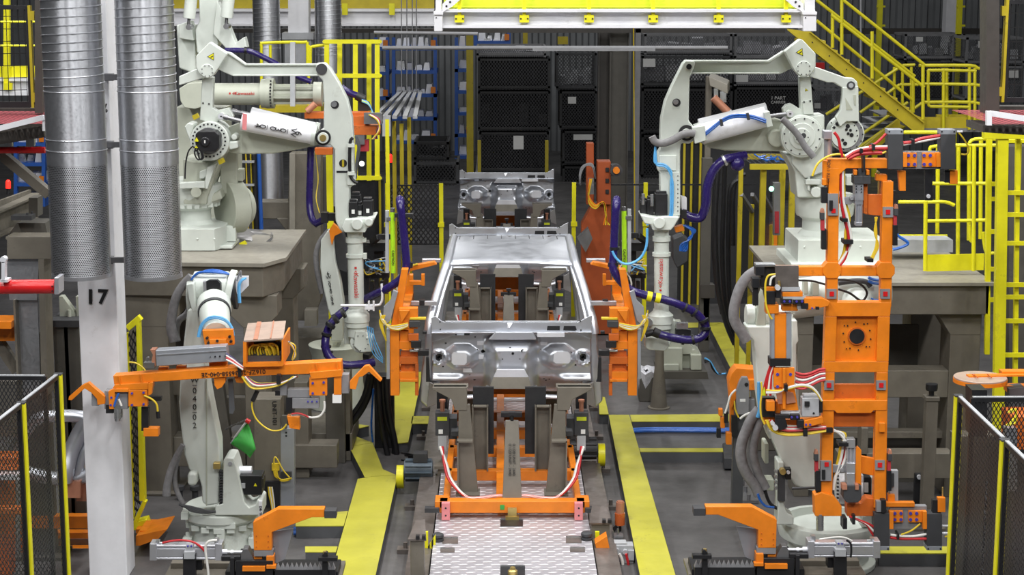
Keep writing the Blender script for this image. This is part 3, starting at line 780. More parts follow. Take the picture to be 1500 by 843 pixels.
# turret frame
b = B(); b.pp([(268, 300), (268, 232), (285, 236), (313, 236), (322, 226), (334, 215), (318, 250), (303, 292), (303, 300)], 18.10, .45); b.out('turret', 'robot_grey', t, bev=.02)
b = B(); b.pp([(262, 268), (300, 266), (300, 276), (262, 277)], 18.0, .08); b.pp([(303, 245), (316, 240), (304, 277), (300, 277), (300, 266)], 18.02, .1); b.pp([(292, 252), (304, 247), (304, 256), (298, 262), (292, 262)], 18.05, .1); b.out('turret_bracket', 'robot_white', t, bev=.008)
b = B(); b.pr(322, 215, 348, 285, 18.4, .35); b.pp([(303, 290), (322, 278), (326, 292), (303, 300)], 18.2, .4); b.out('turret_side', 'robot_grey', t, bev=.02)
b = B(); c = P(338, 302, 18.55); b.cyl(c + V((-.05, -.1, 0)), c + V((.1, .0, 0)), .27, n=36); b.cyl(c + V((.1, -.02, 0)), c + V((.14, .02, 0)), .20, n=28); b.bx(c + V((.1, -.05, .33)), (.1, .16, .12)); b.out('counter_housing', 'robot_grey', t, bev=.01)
b = B(); b.pc(287, 282, 7.5, 18.0, .2, 18); b.m(0); b.out('oil_reservoir', 'robot_grey', t)
# shoulder disc + motor
b = B(); b.pc(307, 207, 29, 17.93, .34, 40); b.pp([(278, 207), (270, 186), (275, 180), (284, 182)], 17.95, .25); b.pp([(334, 208), (348, 207), (349, 217), (336, 220)], 17.95, .14); b.pc(343, 201, 4.5, 17.96, .2, 16); b.out('shoulder_disc', 'robot_white', t, bev=.012)
b = B(); bolts(b, 306, 206, 24, 26, 1.35, 17.93, 3); b.out('bolt_ring', 'black', t, label='ring of dark bolts')
b = B(); b.pc(305, 207, 19.5, 17.86, .1, 28); b.out('motor_flange', 'steel_dark', t)
b = B(); b.pp([(286, 197), (291, 192), (315, 192), (321, 198), (321, 217), (315, 223), (294, 223), (287, 217)], 17.74, .18); b.pc(300, 208, 7, 17.71, .05, 20); b.out('shoulder_motor', 'black', t, bev=.012)
b = B(); b.pr(299, 205.5, 301, 210, 17.705, .005); b.m(1); b.pp([(284.5, 207.5), (287.3, 202), (290, 207.5)], 17.70, .04); b.pp([(285, 217), (287, 213.5), (289.5, 217)], 17.72, .04); b.out('motor_label', ['paper', 'yellow'], t, label='yellow warning stickers on motor')
b = B()
for d in (0, 5): b.pt([(287 + d * .3, 215), (285 + d, 225), (290 + d * .6, 234), (296 + d * .4, 231), (294 + d * .3, 222)], 17.75, 1.1, 6)
b.pt([(283, 214), (276, 222), (272, 240), (271, 262)], 17.8, 1.2, 6); b.out('motor_cable', 'black', t)
for x, y, rt in ((286.5, 171, 25), (324, 236.5, -30)):
    b = B(); b.pb(x - 4, y + 2, x + 4, y - 2, 7, 17.9, .04); b.out('lifting_label', 'yellow_old', t, label='yellow plate with bolts')
# upper arm (towards the car)
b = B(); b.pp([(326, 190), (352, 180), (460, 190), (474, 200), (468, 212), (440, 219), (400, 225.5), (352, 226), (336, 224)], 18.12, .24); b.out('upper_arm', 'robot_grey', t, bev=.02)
# lever plate and rod pivots
b = B(); b.pp([(292.5, 176), (296, 113), (313, 113), (311.5, 158), (318, 162), (335, 158), (342, 170), (340, 178), (322, 176), (312, 182)], 18.02, .10); b.out('link_lever', 'robot_white', t, bev=.01)
b = B(); b.pc(297.3, 151.2, 1.3, 18.012, .02, 8); b.pc(306, 152.4, 1.3, 18.012, .02, 8); b.out('lever_bolt', 'black', t)
b = B(); b.pc(323.8, 170.5, 5.6, 17.94, .2, 24); b.out('rod_eye', 'robot_white', t); b = B(); b.pc(323.8, 170.5, 4.6, 17.937, .01, 20); b.m(1); b.pr(322.3, 169.8, 325.3, 171.6, 17.93, .01); b.out('rod_eye_cap', ['bright_zinc', 'charcoal'], t)
# balancer cylinders
def balancer(x0, y0, x1, y1, r, yy, rod):
    b = B(); b.pl(x0, y0, x1, y1, r, yy, 28); b.out('balancer_cylinder', 'white_paint', t, bev=.006)
    b = B(); b.pl(rod[0], rod[1], x0, y0, 3.1, yy, 14); b.pl(rod[0], rod[1], rod[0] + (x0 - rod[0]) * .25, rod[1] + (y0 - rod[1]) * .25, 4.2, yy, 14); b.out('piston_rod', 'steel_dark', t)
    d = V((x1 - x0, y1 - y0)).normalized()
    b = B(); b.pl(x1 - d.x * 1, y1 - d.y * 1, x1 + d.x * 5, y1 + d.y * 5, r * 1.08, yy, 28); b.out('cylinder_flange', 'robot_white', t)
balancer(367, 168, 462, 191, 11.5, 18.12, (340, 163))
balancer(354, 178, 458, 198, 13.6, 17.96, (327, 171))
for i, ch in enumerate('6W–030–04'): text(ch, 437 - i * 7.5, 195.5 - i * 1.45, 17.855, 9.5, 'text_black', t, rot=101)
b = B(); b.pp([(355.5, 166), (362, 167.4), (361, 191), (354.8, 189.8)], 17.862, .004); b.out('sticker', 'pink', t, label='faded pink sticker')
# head triangle plate and top link
b = B(); b.pp([(307, 61.5), (333.5, 78.5), (313, 110), (308, 113.5), (299, 113.5), (292, 108), (287, 98.5), (287, 82)], 17.86, .12); b.out('head_plate', 'robot_white', t, bev=.01)
b = B(); b.pc(303.3, 104, 9.8, 17.85, .16, 30); b.out('head_pivot', 'robot_white', t, bev=.004)
b = B(); bolts(b, 303.3, 104, 8, 8, .8, 17.85, 20); b.out('bolt_ring', 'black', t)
warn_label(310, 83, 6.6, 17.86, t, rot=-30)
b = B(); b.pp([(314, 99), (330, 76), (337, 77), (359.5, 93.5), (470, 93.5), (470, 111.5), (341, 111.5), (328, 106)], 17.99, .10); b.out('top_link', 'robot_white', t, bev=.008)
b = B(); b.pp([(333, 78), (337, 77), (359.5, 93.5), (468, 93.5), (468, 96), (359, 96)], 17.95, .05); b.pp([(341, 109.5), (468, 109.5), (468, 111.5), (341, 111.5)], 17.95, .05); b.out('link_flange', 'robot_white', t, bev=.004)
b = B(); b.pp([(292, 99), (262, 112), (262, 125.5), (300, 114)], 17.96, .12); b.out('rear_link', 'robot_white', t, bev=.01)
# forearm plate
b = B(); b.pp([(462, 93), (476, 92.5), (484, 101), (497, 122), (508.5, 145), (515.5, 172), (517.5, 200), (519, 271), (512, 276), (512, 330), (503, 342), (497, 336), (491.5, 324), (490, 290), (490, 219), (483, 212), (470, 214), (462, 206), (463, 195), (474, 188), (474.5, 150), (472.5, 118), (463, 108)], 17.84, .16); b.out('forearm_plate', 'robot_white', t, bev=.014)
b = B(); b.pc(471, 101.5, 8.2, 17.825, .1, 28); b.m(1); b.pc(490.5, 153.6, 6, 17.836, .03, 20); b.pc(502.5, 239.5, 5.8, 17.836, .03, 20); b.pr(493, 250.5, 510, 253.5, 17.836, .01); b.out('pivot_cap', ['charcoal', 'black'], t)
b = B(); b.pc(489, 152.5, 4.5, 17.832, .01, 16); b.m(1); b.pp([(501, 234.5), (504, 234.5), (504, 244.5), (501, 244.5)], 17.832, .01); b.out('hole_inner', ['steel', 'yellow_old'], t)
b = B(); b.pc(473, 202, 11.3, 17.80, .12, 30); b.out('elbow_ring', 'black', t); b = B(); b.pc(473, 202.5, 8, 17.76, .1, 24); b.out('elbow_boss', 'robot_white', t, bev=.004); b = B(); b.pc(473, 202.5, 5, 17.752, .02, 20); b.out('elbow_pin', 'brass', t)
# forearm cable run along the plate
hose(t, [(517, 202), (513, 208), (512, 232), (513, 256), (518, 265), (524, 268)], 17.80, 2.4, 'black', 'cable_conduit', 8)
b = B()
for yy in (213, 254): b.pr(509, yy - 2, 519, yy + 3, 17.77, .05)
b.pr(509, 255, 521, 271, 17.80, .03); b.out('conduit_clip', 'robot_white', t)
b = B()
for i, (mn) in enumerate(range(4)): b.pt([(520 + i, 200), (524 + i * 1.2, 215), (521 + i, 240), (522, 262)], 17.86 + .01 * i, .8, 6)
b.out('cable_bundle', 'dark_grey', t)
# wrist roll casting with servo motors
motor_cluster(t, [(511, 296, 523, 319, .02), (531, 294, 546, 318, .08), (514, 286, 528, 298, .2), (523, 300, 531, 318, .12)], 17.78)
b = B(); b.pp([(505, 322), (520, 320), (538, 320), (550, 317), (550, 320), (546, 324), (545, 331), (537, 335), (535, 341), (505, 341), (500, 334)], 17.74, .34); b.pc(523, 329, 8.5, 17.70, .1, 20); b.pc(540, 326, 6, 17.70, .1, 20); b.out('wrist_casting', 'robot_white', t, bev=.014)
b = B(); b.pl(520, 340, 522, 452, 11.6, 17.9, 28); b.pl(519.8, 348, 519.9, 355, 13.4, 17.9, 28); b.pl(520.4, 372, 520.5, 377, 13.6, 17.9, 28); b.pr(531, 350, 536, 355, 17.85, .06); b.pr(532, 372, 537, 380, 17.85, .06); b.out('forearm_tube', 'robot_white', t, ang=30)
text('Kawasaki', 521.8, 418.5, 17.80, 7.2, 'text_red', t, rot=89, wid=1.02)
logo_mark(521, 396.5, 17.80, 3.4, t, 89)
kk = S(470, 17.9)
b = B(); c = P(522.5, 449, 17.9); b.lathe(c, [(0, .075), (-.02, .078), (-.075, .125), (-.10, .127), (-.15, .127), (-.16, .118), (-.20, .118), (-.215, .10), (-.30, .095)], n=36); b.out('wrist_flange', 'robot_white', t)
b = B(); b.pc(529, 502, 16.5, 17.83, .16, 32); b.pp([(520, 485), (534, 485), (537, 494), (546, 494), (546, 516), (528, 517), (518, 508)], 17.79, .18); b.out('wrist_body', 'robot_white', t, bev=.012)
b = B(); bolts(b, 528, 503, 11, 9, .8, 17.79, 10); b.out('bolt_ring', 'charcoal', t)
b = B(); b.pr(504, 462, 513, 505, 17.98, .14); b.out('wrist_guard', 'robot_white', t, bev=.01)
b = B(); b.pt([(499, 448), (520, 448), (552, 447.5), (558, 444), (560, 436), (559, 416)], 17.74, 1.9, 10, 5); b.pr(539, 441.5, 541.5, 456, 17.72, .03); b.pr(546, 441.5, 548.5, 456, 17.72, .03); b.pr(534, 450, 548, 454, 17.72, .03); b.out('hose_hanger', 'white_paint', t, label='bent white hose hanger rod')
b = B()
for i in range(4): b.pt([(538 + i * 2.6, 478 + i), (541 + i * 2.8, 498), (547 + i * 3.4, 519 - i), (561, 532 - i * 2.2)], 17.72 - .02 * i, .75, 6, 5)
b.out('air_hose_set', 'hose_cyan', t, label='light blue air hoses')
# purple cable hoses
hose(t, [(588, 298, 17.9), (586, 292, 18.0), (586, 297, 17.75), (590, 330, 17.72), (594, 370, 17.72), (595, 392, 17.72), (586, 410, 17.72), (565, 424, 17.75), (540, 436, 17.9), (515, 449, 18.05), (495, 463, 18.0), (483, 478, 17.85), (477, 497, 17.75), (478, 514, 17.72), (487, 528, 17.7), (505, 535, 17.7), (530, 534, 17.75), (548, 531, 17.8)], 17.75, 6.2, 'hose_purple', lab='thick purple cable hose looping under the wrist',
     clamps=[(491.5, 467.5, 2, -1.3), (484, 477, 1.2, -1.8), (478.5, 490, .4, -1.6), (477.6, 508, 0, 1.5), (481, 519, .8, 1.3), (597, 388, -.2, 4), (589, 318, 0, 2), (503, 459, 2, -1)])
b = B(); b.pr(578, 314, 605, 319, 17.70, .1); b.out('hose_bracket', 'black', t)
hose(t, [(455, 216, 18.25), (454, 260, 18.2), (453, 295, 18.2), (456, 318, 18.15), (463, 327, 18.1), (474, 322, 18.05)], 18.2, 5.2, 'hose_purple', lab='dark purple hose hanging behind the forearm', clamps=[(463, 327, 1.5, 0)])
b = B(); b.pr(470, 312, 480, 327, 17.98, .1); b.pr(480, 313, 491, 324, 18.0, .08); b.out('hose_coupling', 'black', t)
hose(t, [(462, 225, 18.3), (466, 262, 18.25), (463, 290, 18.2), (468, 312, 18.1)], 18.3, .8, 'hose_yellow', 'thin_cable', 6)
# tall level gauge tube beside the hose
def level_tube(label, x, y0, y1, Y, s, group, ym=None):
    t = thing('sight_tube', label, 'tube light', P(x, y1, Y), group)
    b = B(); b.pl(x, y0, x + 1, y1, 3.6, Y, 16); b.out('lime_tube', 'lime', t, label='lime green tube')
    b = B(); b.pr(x - s * 8 - 2.5, y0 - 2, x - s * 8 + 2.5, y1, Y, .05); b.out('back_rail', 'grey_light', t)
    b = B(); b.pl(x, y0 - 6, x, y0, 3.4, Y, 14); b.pr(min(x, x - s * 8) - 1, y0 + 8, max(x, x - s * 8) + 4, y0 + 13, Y - .02, .06); b.out('end_cap', 'steel_dark', t)
    text('CAUTION', x + .6, y1 - 22, Y - .034, 3.6, 'text_black', t, rot=90)
    b = B(); b.bar(P(x - s * 20, y0 + 36, Y + .12), P(x, y0 + 36, Y + .12), .05, .05); b.bar(P(x - s * 20, y0 + 36, Y + .12), P(x - s * 30, y0 + 44, Y + .3), .05, .05); b.out('mount_arm', 'black', t)
    return t
level_tube('lime green tube light on grey rail beside the left purple hose', 575, 311, 400, 17.8, 1, 'lime tube lights')
# ---------------------------------------------------------------- right framing robot
t = thing('framing_robot', 'white linkage robot on the right pedestal, reaching to the right of the cab', 'robot', (P(1190, 375, 18.3).x, 18.3, 2.18))
zb = 2.18; rx = P(1224, 372, 18.2).x
b = B(); b.prism([(rx - .42, 17.95, zb), (rx + .44, 17.95, zb), (rx + .44, 18.8, zb), (rx - .42, 18.8, zb)], (0, 0, .27))
for dx in (-.36, -.1, .2): b.bx((rx + dx, 17.945, zb + .2), (.02, .012, .02))
b.out('base', 'robot_white', t, bev=.02)
b = B(); b.box(rx - .5, rx + .46, 17.85, 18.85, zb - .03, zb + .05); b.out('base_plate', 'robot_white', t, bev=.01)
tx = P(1208, 300, 18.38).x
b = B(); b.lathe((tx, 18.38, zb + .26), [(0, .27), (.06, .22), (.16, .22), (.2, .27)], n=36); b.out('base_column', 'robot_white', t)
b = B(); b.lathe((tx, 18.38, zb + .46), [(0, .28), (.02, .29), (.14, .30), (.2, .30), (.22, .28)], n=40); b.out('turntable', 'robot_white', t)
b = B(); b.pp([(1150, 226), (1170, 230), (1206, 230), (1208, 250), (1208, 290), (1168, 290), (1164, 252)], 18.08, .45); b.out('turret', 'robot_white', t, bev=.02)
b = B(); b.pr(1180, 263, 1202, 271, 17.98, .1); b.pr(1183, 250, 1187, 280, 18.0, .08); b.pc(1196, 282, 8, 17.98, .2, 18); b.pr(1240, 258, 1268, 272, 18.1, .2); b.out('turret_bracket', 'robot_white', t, bev=.01)
b = B(); b.pp([(1160, 172), (1208, 168), (1208, 252), (1180, 262), (1160, 240)], 18.0, .3); b.out('shoulder_housing', 'robot_white', t, bev=.015)
b = B(); b.pc(1175, 200, 31, 17.9, .3, 48); b.out('shoulder_disc', 'robot_white', t, bev=.008)
b = B()
for r, d in ((28.5, .014), (19.5, .03), (12, .045)): b.pc(1175, 200, r, 17.9 - d, .05, 40)
b.out('shoulder_cover', 'robot_white', t, bev=.005)
b = B(); bolts(b, 1175, 200, 26, 12, 1.3, 17.886, 8); bolts(b, 1175, 200, 9, 5, .9, 17.855, 8); b.pc(1177, 199, 4, 17.852, .02, 16); b.out('bolt_ring', 'charcoal', t)
# right hand counter lever with second disc
b = B(); b.pc(1241, 197, 25.5, 18.02, .25, 40); b.out('lever_disc', 'robot_white', t, bev=.01)
b = B(); b.pc(1241, 197, 23.5, 18.0, .05, 40); b.out('disc_rim', 'grey', t); b = B(); b.pc(1238, 197, 20.5, 17.985, .05, 36); b.out('disc_face', 'robot_white', t)
b = B()
for x, y, r in ((1227, 182, 2.9), (1222, 187, 2), (1242, 185, 3.1), (1240, 190, 2), (1246, 191, 2), (1242.5, 196, 2.1), (1247.5, 198, 3), (1234.5, 205.5, 2.2), (1238, 210.5, 3), (1252, 184, 1), (1255, 191.5, 1), (1218, 180, 1), (1256, 199, 1), (1252.5, 207, 1)): b.pc(x, y, r, 17.976, .012, 14)
bolts(b, 1241, 197, 22.8, 14, 1.1, 18.0); b.out('disc_hole', 'black', t, label='dark holes in the lever disc')
b = B(); b.pp([(1234, 128), (1257.5, 126), (1258.5, 178), (1240, 178), (1231, 186), (1224, 172), (1231, 162), (1234, 140)], 17.93, .08)
b.out('lever_plate', 'robot_white', t, bev=.008)
b = B(); b.pp([(1238.5, 143.5), (1249, 161), (1239.5, 161)], 17.925, .01); b.pp([(1250, 139), (1254, 139), (1254, 154), (1251.5, 154)], 17.925, .01); b.out('lever_recess', 'robot_grey', t)
b = B(); b.pp([(1188, 104), (1195, 98), (1240, 114), (1250, 114.5), (1256, 120), (1257, 130), (1250, 134), (1240, 131.5), (1232, 127.5), (1221, 121), (1212, 121), (1186, 112)], 17.94, .12); b.out('rear_link', 'robot_white', t, bev=.01)
b = B(); b.pc(1246.8, 125.3, 6, 17.92, .05, 24); b.m(1); b.pc(1246.8, 125.3, 3.5, 17.915, .05, 20); b.out('pivot_pin', ['charcoal', 'grey_light'], t)
# upper arm
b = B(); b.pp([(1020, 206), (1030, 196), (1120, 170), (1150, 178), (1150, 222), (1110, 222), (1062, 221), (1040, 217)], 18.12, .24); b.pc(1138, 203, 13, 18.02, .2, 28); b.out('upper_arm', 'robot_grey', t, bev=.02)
b = B(); b.pp([(1171.5, 112), (1187.5, 112), (1192, 168), (1196, 170), (1150, 172), (1147, 160), (1152, 154), (1160, 152), (1169, 158), (1173, 160)], 18.02, .12); b.out('link_lever', 'robot_white', t, bev=.01)
b = B(); b.pp([(1176, 149), (1189, 146), (1192, 167), (1177, 168)], 17.99, .05); b.out('lever_cover', 'robot_white', t, bev=.004)
b = B(); b.pc(1178, 149.5, 1.2, 17.98, .02, 8); b.pc(1187, 148.2, 1.2, 17.98, .02, 8); b.out('lever_bolt', 'black', t)
warn_label(1181, 132, 3, 18.02, t, 20)
b = B(); b.pc(1157.7, 167, 5.4, 17.93, .2, 24); b.out('rod_eye', 'robot_white', t); b = B(); b.pc(1157.7, 167, 4.4, 17.926, .01, 20); b.m(1); b.pr(1156.2, 166, 1159.2, 168, 17.92, .01); b.out('rod_eye_cap', ['bright_zinc', 'charcoal'], t)
b = B(); b.pl(1123, 160, 1024, 184, 10, 18.1, 28); b.out('balancer_cylinder', 'white_paint', t, bev=.006)
b = B(); b.pl(1122, 171, 1027, 197, 15.2, 17.95, 32); b.out('balancer_cylinder', 'white_paint', t, bev=.006)
b = B(); b.pl(1157, 166.5, 1122, 171, 3, 17.95, 14); b.out('piston_rod', 'steel_dark', t)
b = B(); b.pb(1023, 184, 1032, 207, 10, 17.80, .25); b.pb(1123, 164, 1128, 186, 9, 17.80, .2); b.out('cylinder_flange', 'robot_white', t, bev=.006)
# head
b = B(); b.pp([(1172, 57), (1176, 58.5), (1195, 78.5), (1195, 98), (1189, 108), (1182, 112.5), (1172, 112), (1164, 104), (1149, 75.5)], 17.86, .12); b.out('head_plate', 'robot_white', t, bev=.01)
b = B(); b.pc(1177.6, 100.5, 11, 17.85, .16, 30); b.out('head_pivot', 'robot_white', t, bev=.004)
b = B(); bolts(b, 1177.6, 100.5, 9.2, 8, .85, 17.85, 22); b.out('bolt_ring', 'black', t)
warn_label(1172.5, 76.5, 6.8, 17.86, t, rot=95)
b = B(); b.pp([(1005, 88.5), (1126, 88.5), (1148, 74.5), (1151, 78), (1163, 99), (1143, 108.5), (1006, 108.5)], 17.99, .10); b.out('top_link', 'robot_white', t, bev=.008)
b = B(); b.pp([(1005, 88.5), (1126, 88.5), (1148, 74.5), (1150, 77), (1127, 91.5), (1005, 91.5)], 17.95, .05); b.pp([(1012, 106.5), (1142, 106.5), (1142, 108.5), (1012, 108.5)], 17.95, .05); b.out('link_flange', 'robot_white', t, bev=.004)
# forearm plate
b = B(); b.pp([(1005, 88.5), (1017, 89), (1018.5, 94), (1010.5, 114), (1009.5, 150), (1009, 177), (1020, 190), (1020, 204), (1010, 211), (998, 210), (996.5, 222), (997, 290), (996, 319), (988, 332), (975, 338), (968, 326), (967, 254), (963.5, 250), (963.5, 224), (967.5, 218), (967.5, 193), (968.5, 174), (974, 149), (983, 128), (1000.5, 93)], 17.84, .16); b.out('forearm_plate', 'robot_white', t, bev=.014)
b = B(); b.pc(1009.4, 97.7, 4, 17.832, .03, 20); b.pc(991, 150.5, 6, 17.834, .03, 20); b.pc(982, 237, 6.2, 17.834, .03, 20); b.out('pivot_cap', 'black', t)
b = B(); b.pc(990, 149.5, 4, 17.83, .01, 16); b.out('hole_inner', 'steel', t)
b = B(); b.pp([(966, 228), (991, 228), (991, 250), (966, 250)], 17.82, .03); b.pp([(984, 252), (996, 252), (996, 316), (983, 316)], 17.80, .05); b.out('forearm_bracket', 'robot_white', t, bev=.004)
b = B()
for i in range(9): b.pc(993, 258 + i * 6.4, .8, 17.795, .01, 8)
b.out('bracket_bolt', 'charcoal', t)
b = B(); b.pc(1006, 195, 11.5, 17.80, .12, 30); b.out('elbow_ring', 'black', t); b = B(); b.pc(1006, 196, 7, 17.76, .1, 24); b.out('elbow_boss', 'robot_white', t)
b = B(); b.pp([(1014, 187), (1033, 184), (1034, 206), (1018, 211)], 17.74, .1); b.out('elbow_block', 'robot_white', t, bev=.006)
# cloth sleeves and hoses
hose(t, [(955, 200), (960, 208), (972, 210), (986, 205), (998, 198), (1010, 195), (1018, 196)], 17.72, 5.6, 'boot_cloth', 'cloth_sleeve', lab='grey cloth sleeve over the elbow')
hose(t, [(1146, 174), (1154, 182), (1168, 197), (1180, 216), (1192, 230)], 17.74, 5, 'boot_cloth', 'cloth_sleeve', lab='grey cloth sleeve across the shoulder disc')
for d in (-1.5, 1.5): hose(t, [(1030, 199 + d), (1046, 186 + d), (1058, 177 + d), (1072, 171 + d), (1088, 170 + d), (1104, 172 + d), (1122, 178 + d)], 17.80, 1.7, 'hose_blue', 'air_hose', 8, lab='blue air hose on the balancer')
b = B()
for x, y in ((1057, 180), (1096, 171)): b.pb(x - 1, y - 5, x + 1, y + 5, 4, 17.78, .05)
b.out('hose_clip', 'charcoal', t)
for d in (-1.4, 1.4): hose(t, [(960, 215), (960 + d, 236), (963, 241 + d), (974, 243 + d), (982 - d, 252), (984 + d, 268), (984 + d, 300), (982 + d, 318), (970, 328 + d), (955, 326 + d), (947, 330)], 17.76, 1.5, 'hose_cyan', 'air_hose', 8, lab='light blue air hose down the forearm')
hose(t, [(897, 368), (902, 378), (912, 386), (925, 386), (939, 377), (947, 360), (948, 335)], 17.66, 1.9, 'hose_cyan', 'air_hose', 8, lab='light blue air hose loop')
motor_cluster(t, [(960, 284, 978, 317, .02), (948, 292, 958, 316, .06), (938, 294, 948, 318, .1)], 17.78, False)
b = B(); b.pl(955, 302, 955, 285, 2.4, 17.74, 12); b.pl(942, 300, 942, 284, 2.4, 17.76, 12); b.out('motor_plug', 'steel', t)
b = B(); b.pp([(938, 315), (960, 318), (982, 317), (996, 318), (988, 332), (983, 338), (956, 338), (954, 330), (944, 328)], 17.74, .34); b.pc(966, 327, 9, 17.70, .1, 20); b.out('wrist_casting', 'robot_white', t, bev=.014)
b = B(); b.pl(969, 337, 969, 456, 11, 17.9, 28); b.pl(969, 346, 969, 353, 13.3, 17.9, 28); b.pl(969, 370, 969, 375, 13.5, 17.9, 28); b.out('forearm_tube', 'robot_white', t, ang=30)
text('Kawasaki', 968, 398, 17.80, 7, 'text_red', t, rot=-90, wid=1.02)
logo_mark(967.5, 422, 17.80, 3.4, t, -90)
b = B(); c = P(968, 453, 17.9); b.lathe(c, [(0, .075), (-.02, .08), (-.06, .125), (-.14, .125), (-.15, .115), (-.19, .115), (-.20, .09), (-.28, .085)], n=36); b.out('wrist_flange', 'robot_white', t)
b = B(); b.pc(970, 498, 14, 17.82, .16, 32); b.pp([(945, 494), (978, 496), (981, 508), (974, 515), (950, 513), (945, 510)], 17.78, .18); b.pr(978, 470, 990, 495, 17.95, .12); b.out('wrist_body', 'robot_white', t, bev=.012)
b = B(); b.pr(991, 474, 1008, 482, 17.85, .08); b.m(1); b.pr(990, 484, 1012, 492, 17.86, .1); b.out('wrist_motor', ['steel', 'black'], t)
b = B(); b.pc(950, 473, 6, 17.8, .12, 18); b.pr(941, 472, 948, 480, 17.85, .1); b.out('tool_coupler', 'steel', t)
hose(t, [(902, 299, 17.9), (903, 293, 18.0), (903, 297, 17.72), (901, 330, 17.70), (899, 372, 17.70), (898, 392, 17.68), (906, 408, 17.66), (922, 424, 17.66), (942, 432, 17.66), (968, 438, 17.66), (995, 447, 17.68), (1018, 458, 17.72), (1032, 474, 17.74), (1033, 488, 17.72), (1022, 497, 17.70), (1002, 498, 17.68), (980, 494, 17.66), (962, 489, 17.68)], 17.7, 6.2, 'hose_purple', lab='thick purple cable hose looping round the wrist tube',
     clamps=[(1003, 451, 1.4, .8), (1017, 458, 1.2, .9), (1031, 470, .6, 1.4), (1033.5, 481, 0, 1.6), (1000, 498, 1.8, 0), (1015, 498, 1.8, -.4), (898, 388, 0, 3), (900.5, 364, 0, 2)])
for x, y in ((951, 434.6), (963.5, 437)):
    b = B(); b.pl(x - 3.6, y - .8, x + 3.6, y + .8, 7.4, 17.66, 18); b.out('yellow_sleeve', 'yellow', t, label='yellow wear sleeve on purple hose')
b = B(); b.pl(957, 486, 966, 490, 7, 17.68, 16); b.pl(945, 490, 957, 487, 5, 17.7, 14); b.out('hose_coupling', 'black', t)
hose(t, [(1092, 228, 18.0), (1075, 231, 17.95), (1058, 236, 17.9), (1044, 252, 17.9), (1036, 275, 17.9), (1034, 300, 17.92), (1027, 318, 17.95), (1014, 319, 17.95), (998, 312, 17.95)], 17.9, 7, 'hose_purple', lab='dark purple hose hanging below the upper arm', clamps=[(1061, 235, 1.5, -.8)], cm='steel')
b = B(); b.ball(P(1080, 240, 17.95), .075, 14); b.out('hose_elbow', 'hose_purple', t)
b = B(); b.pr(998, 308, 1006, 320, 17.9, .1); b.out('hose_coupling', 'black', t)
b = B(); b.pp([(998, 288), (1006, 290), (1006, 308), (999, 308)], 17.95, .1); b.out('junction_box', 'white_paint', t)
b = B(); b.pp([(988, 334), (1000, 330), (1003, 338), (990, 341)], 17.95, .1); b.out('orange_guard', 'orange', t)
b = B()
for i in range(5): b.pt([(1000 + i, 330), (1013 + i * 1.5, 338), (1012 - i, 350), (998 + i * 2, 358 + i * 2), (996 + i, 368)], 17.98 + .01 * i, 1.4, 6)
b.out('hose_tangle', 'hose_blue', t, label='tangle of blue hoses')
level_tube('lime green tube light on grey rail beside the right purple hose', 914, 309, 398, 17.85, -1, 'lime tube lights')
# ================================================================ ducts and column
def duct(label, x0t, x1t, x0b, x1b, yb, Y, ycut, group, yring=(203, 219), ys=133, seam=True, zt=None):
    cb = P((x0b + x1b) / 2, yb, Y); r = (x1b - x0b) / 2 * S(yb, Y); zb = cb.z + .02
    X = cb.x; z1 = P(0, ys, Y).z; z2 = P(0, ycut, Y).z; zt = zt or P(0, -60, Y).z
    t = thing('ventilation_duct', label, 'duct', (X, Y, zb), group)
    def wall(za, zc, matn, name, rr, n=48):
        b = B()
        for i in range(n):
            a0, a1 = 2 * math.pi * i / n, 2 * math.pi * (i + 1) / n
            p = lambda a, z: (X + rr * math.cos(a), Y + rr * math.sin(a), z)
            b.add([p(a0, za), p(a1, za), p(a1, zc), p(a0, zc)], [(0, 1, 2, 3)], [[(a0 * rr, za), (a1 * rr, za), (a1 * rr, zc), (a0 * rr, zc)]])
        o = b.out(name, matn, t, ang=60)
        bm = bmesh.new(); bm.from_mesh(o.data); bmesh.ops.remove_doubles(bm, verts=bm.verts, dist=1e-5); bmesh.ops.recalc_face_normals(bm, faces=bm.faces); bm.to_mesh(o.data); bm.free()
        o.data.set_sharp_from_angle(angle=R(60))
        return o
    wall(z1, zt, 'duct_zinc', 'spiral_duct', r * .985)
    wall(z2, z1, 'duct_zinc', 'plain_sleeve', r)
    if ycut < yb: wall(zb, z2, 'perforated', 'perforated_sleeve', r * .992); wall(zb, z2, 'black_matte', 'shade_sleeve', r * .93)  # black sleeve added inside so the perforations look dark
    b = B(); pts = []; n = 0
    z = z1; pitch = .066; a = 0
    while z < zt:
        pts.append((X + r * math.cos(a), Y + r * math.sin(a), z)); a += R(15); z += pitch * 15 / 360
    b.tube(pts, .0042, 5, 0); b.out('spiral_seam', 'galv', t, label='raised spiral seam')
    b = B()
    for yy in yring + (ys,):
        z = P(0, yy, Y).z; b.tube([(X + r * 1.004 * math.cos(R(q * 7.5)), Y + r * 1.004 * math.sin(R(q * 7.5)), z) for q in range(49)], .005, 6, 0, cap=False)
    if ycut < yb: b.lathe((X, Y, zb - .005), [(0, r * 1.0), (0.03, r * 1.0)], n=48)
    b.out('bead_ring', 'galv', t)
    return t
DG = 'pair of galvanised ventilation ducts beside column 17'
duct('galvanised spiral duct with perforated end, left of white column 17', 58, 148, 77, 163, 408, 14.3, 240, DG)
duct('galvanised spiral duct with perforated end, right of white column 17', 173, 262, 183, 267, 409, 14.3, 240, DG)
t = thing('column', 'white painted steel column marked 17 standing between the two ducts', 'column', (P(150, 600, 14.88).x, 15.0, 0))
a = P(113.5, 420, 14.88).x; c = P(170.5, 420, 14.88).x
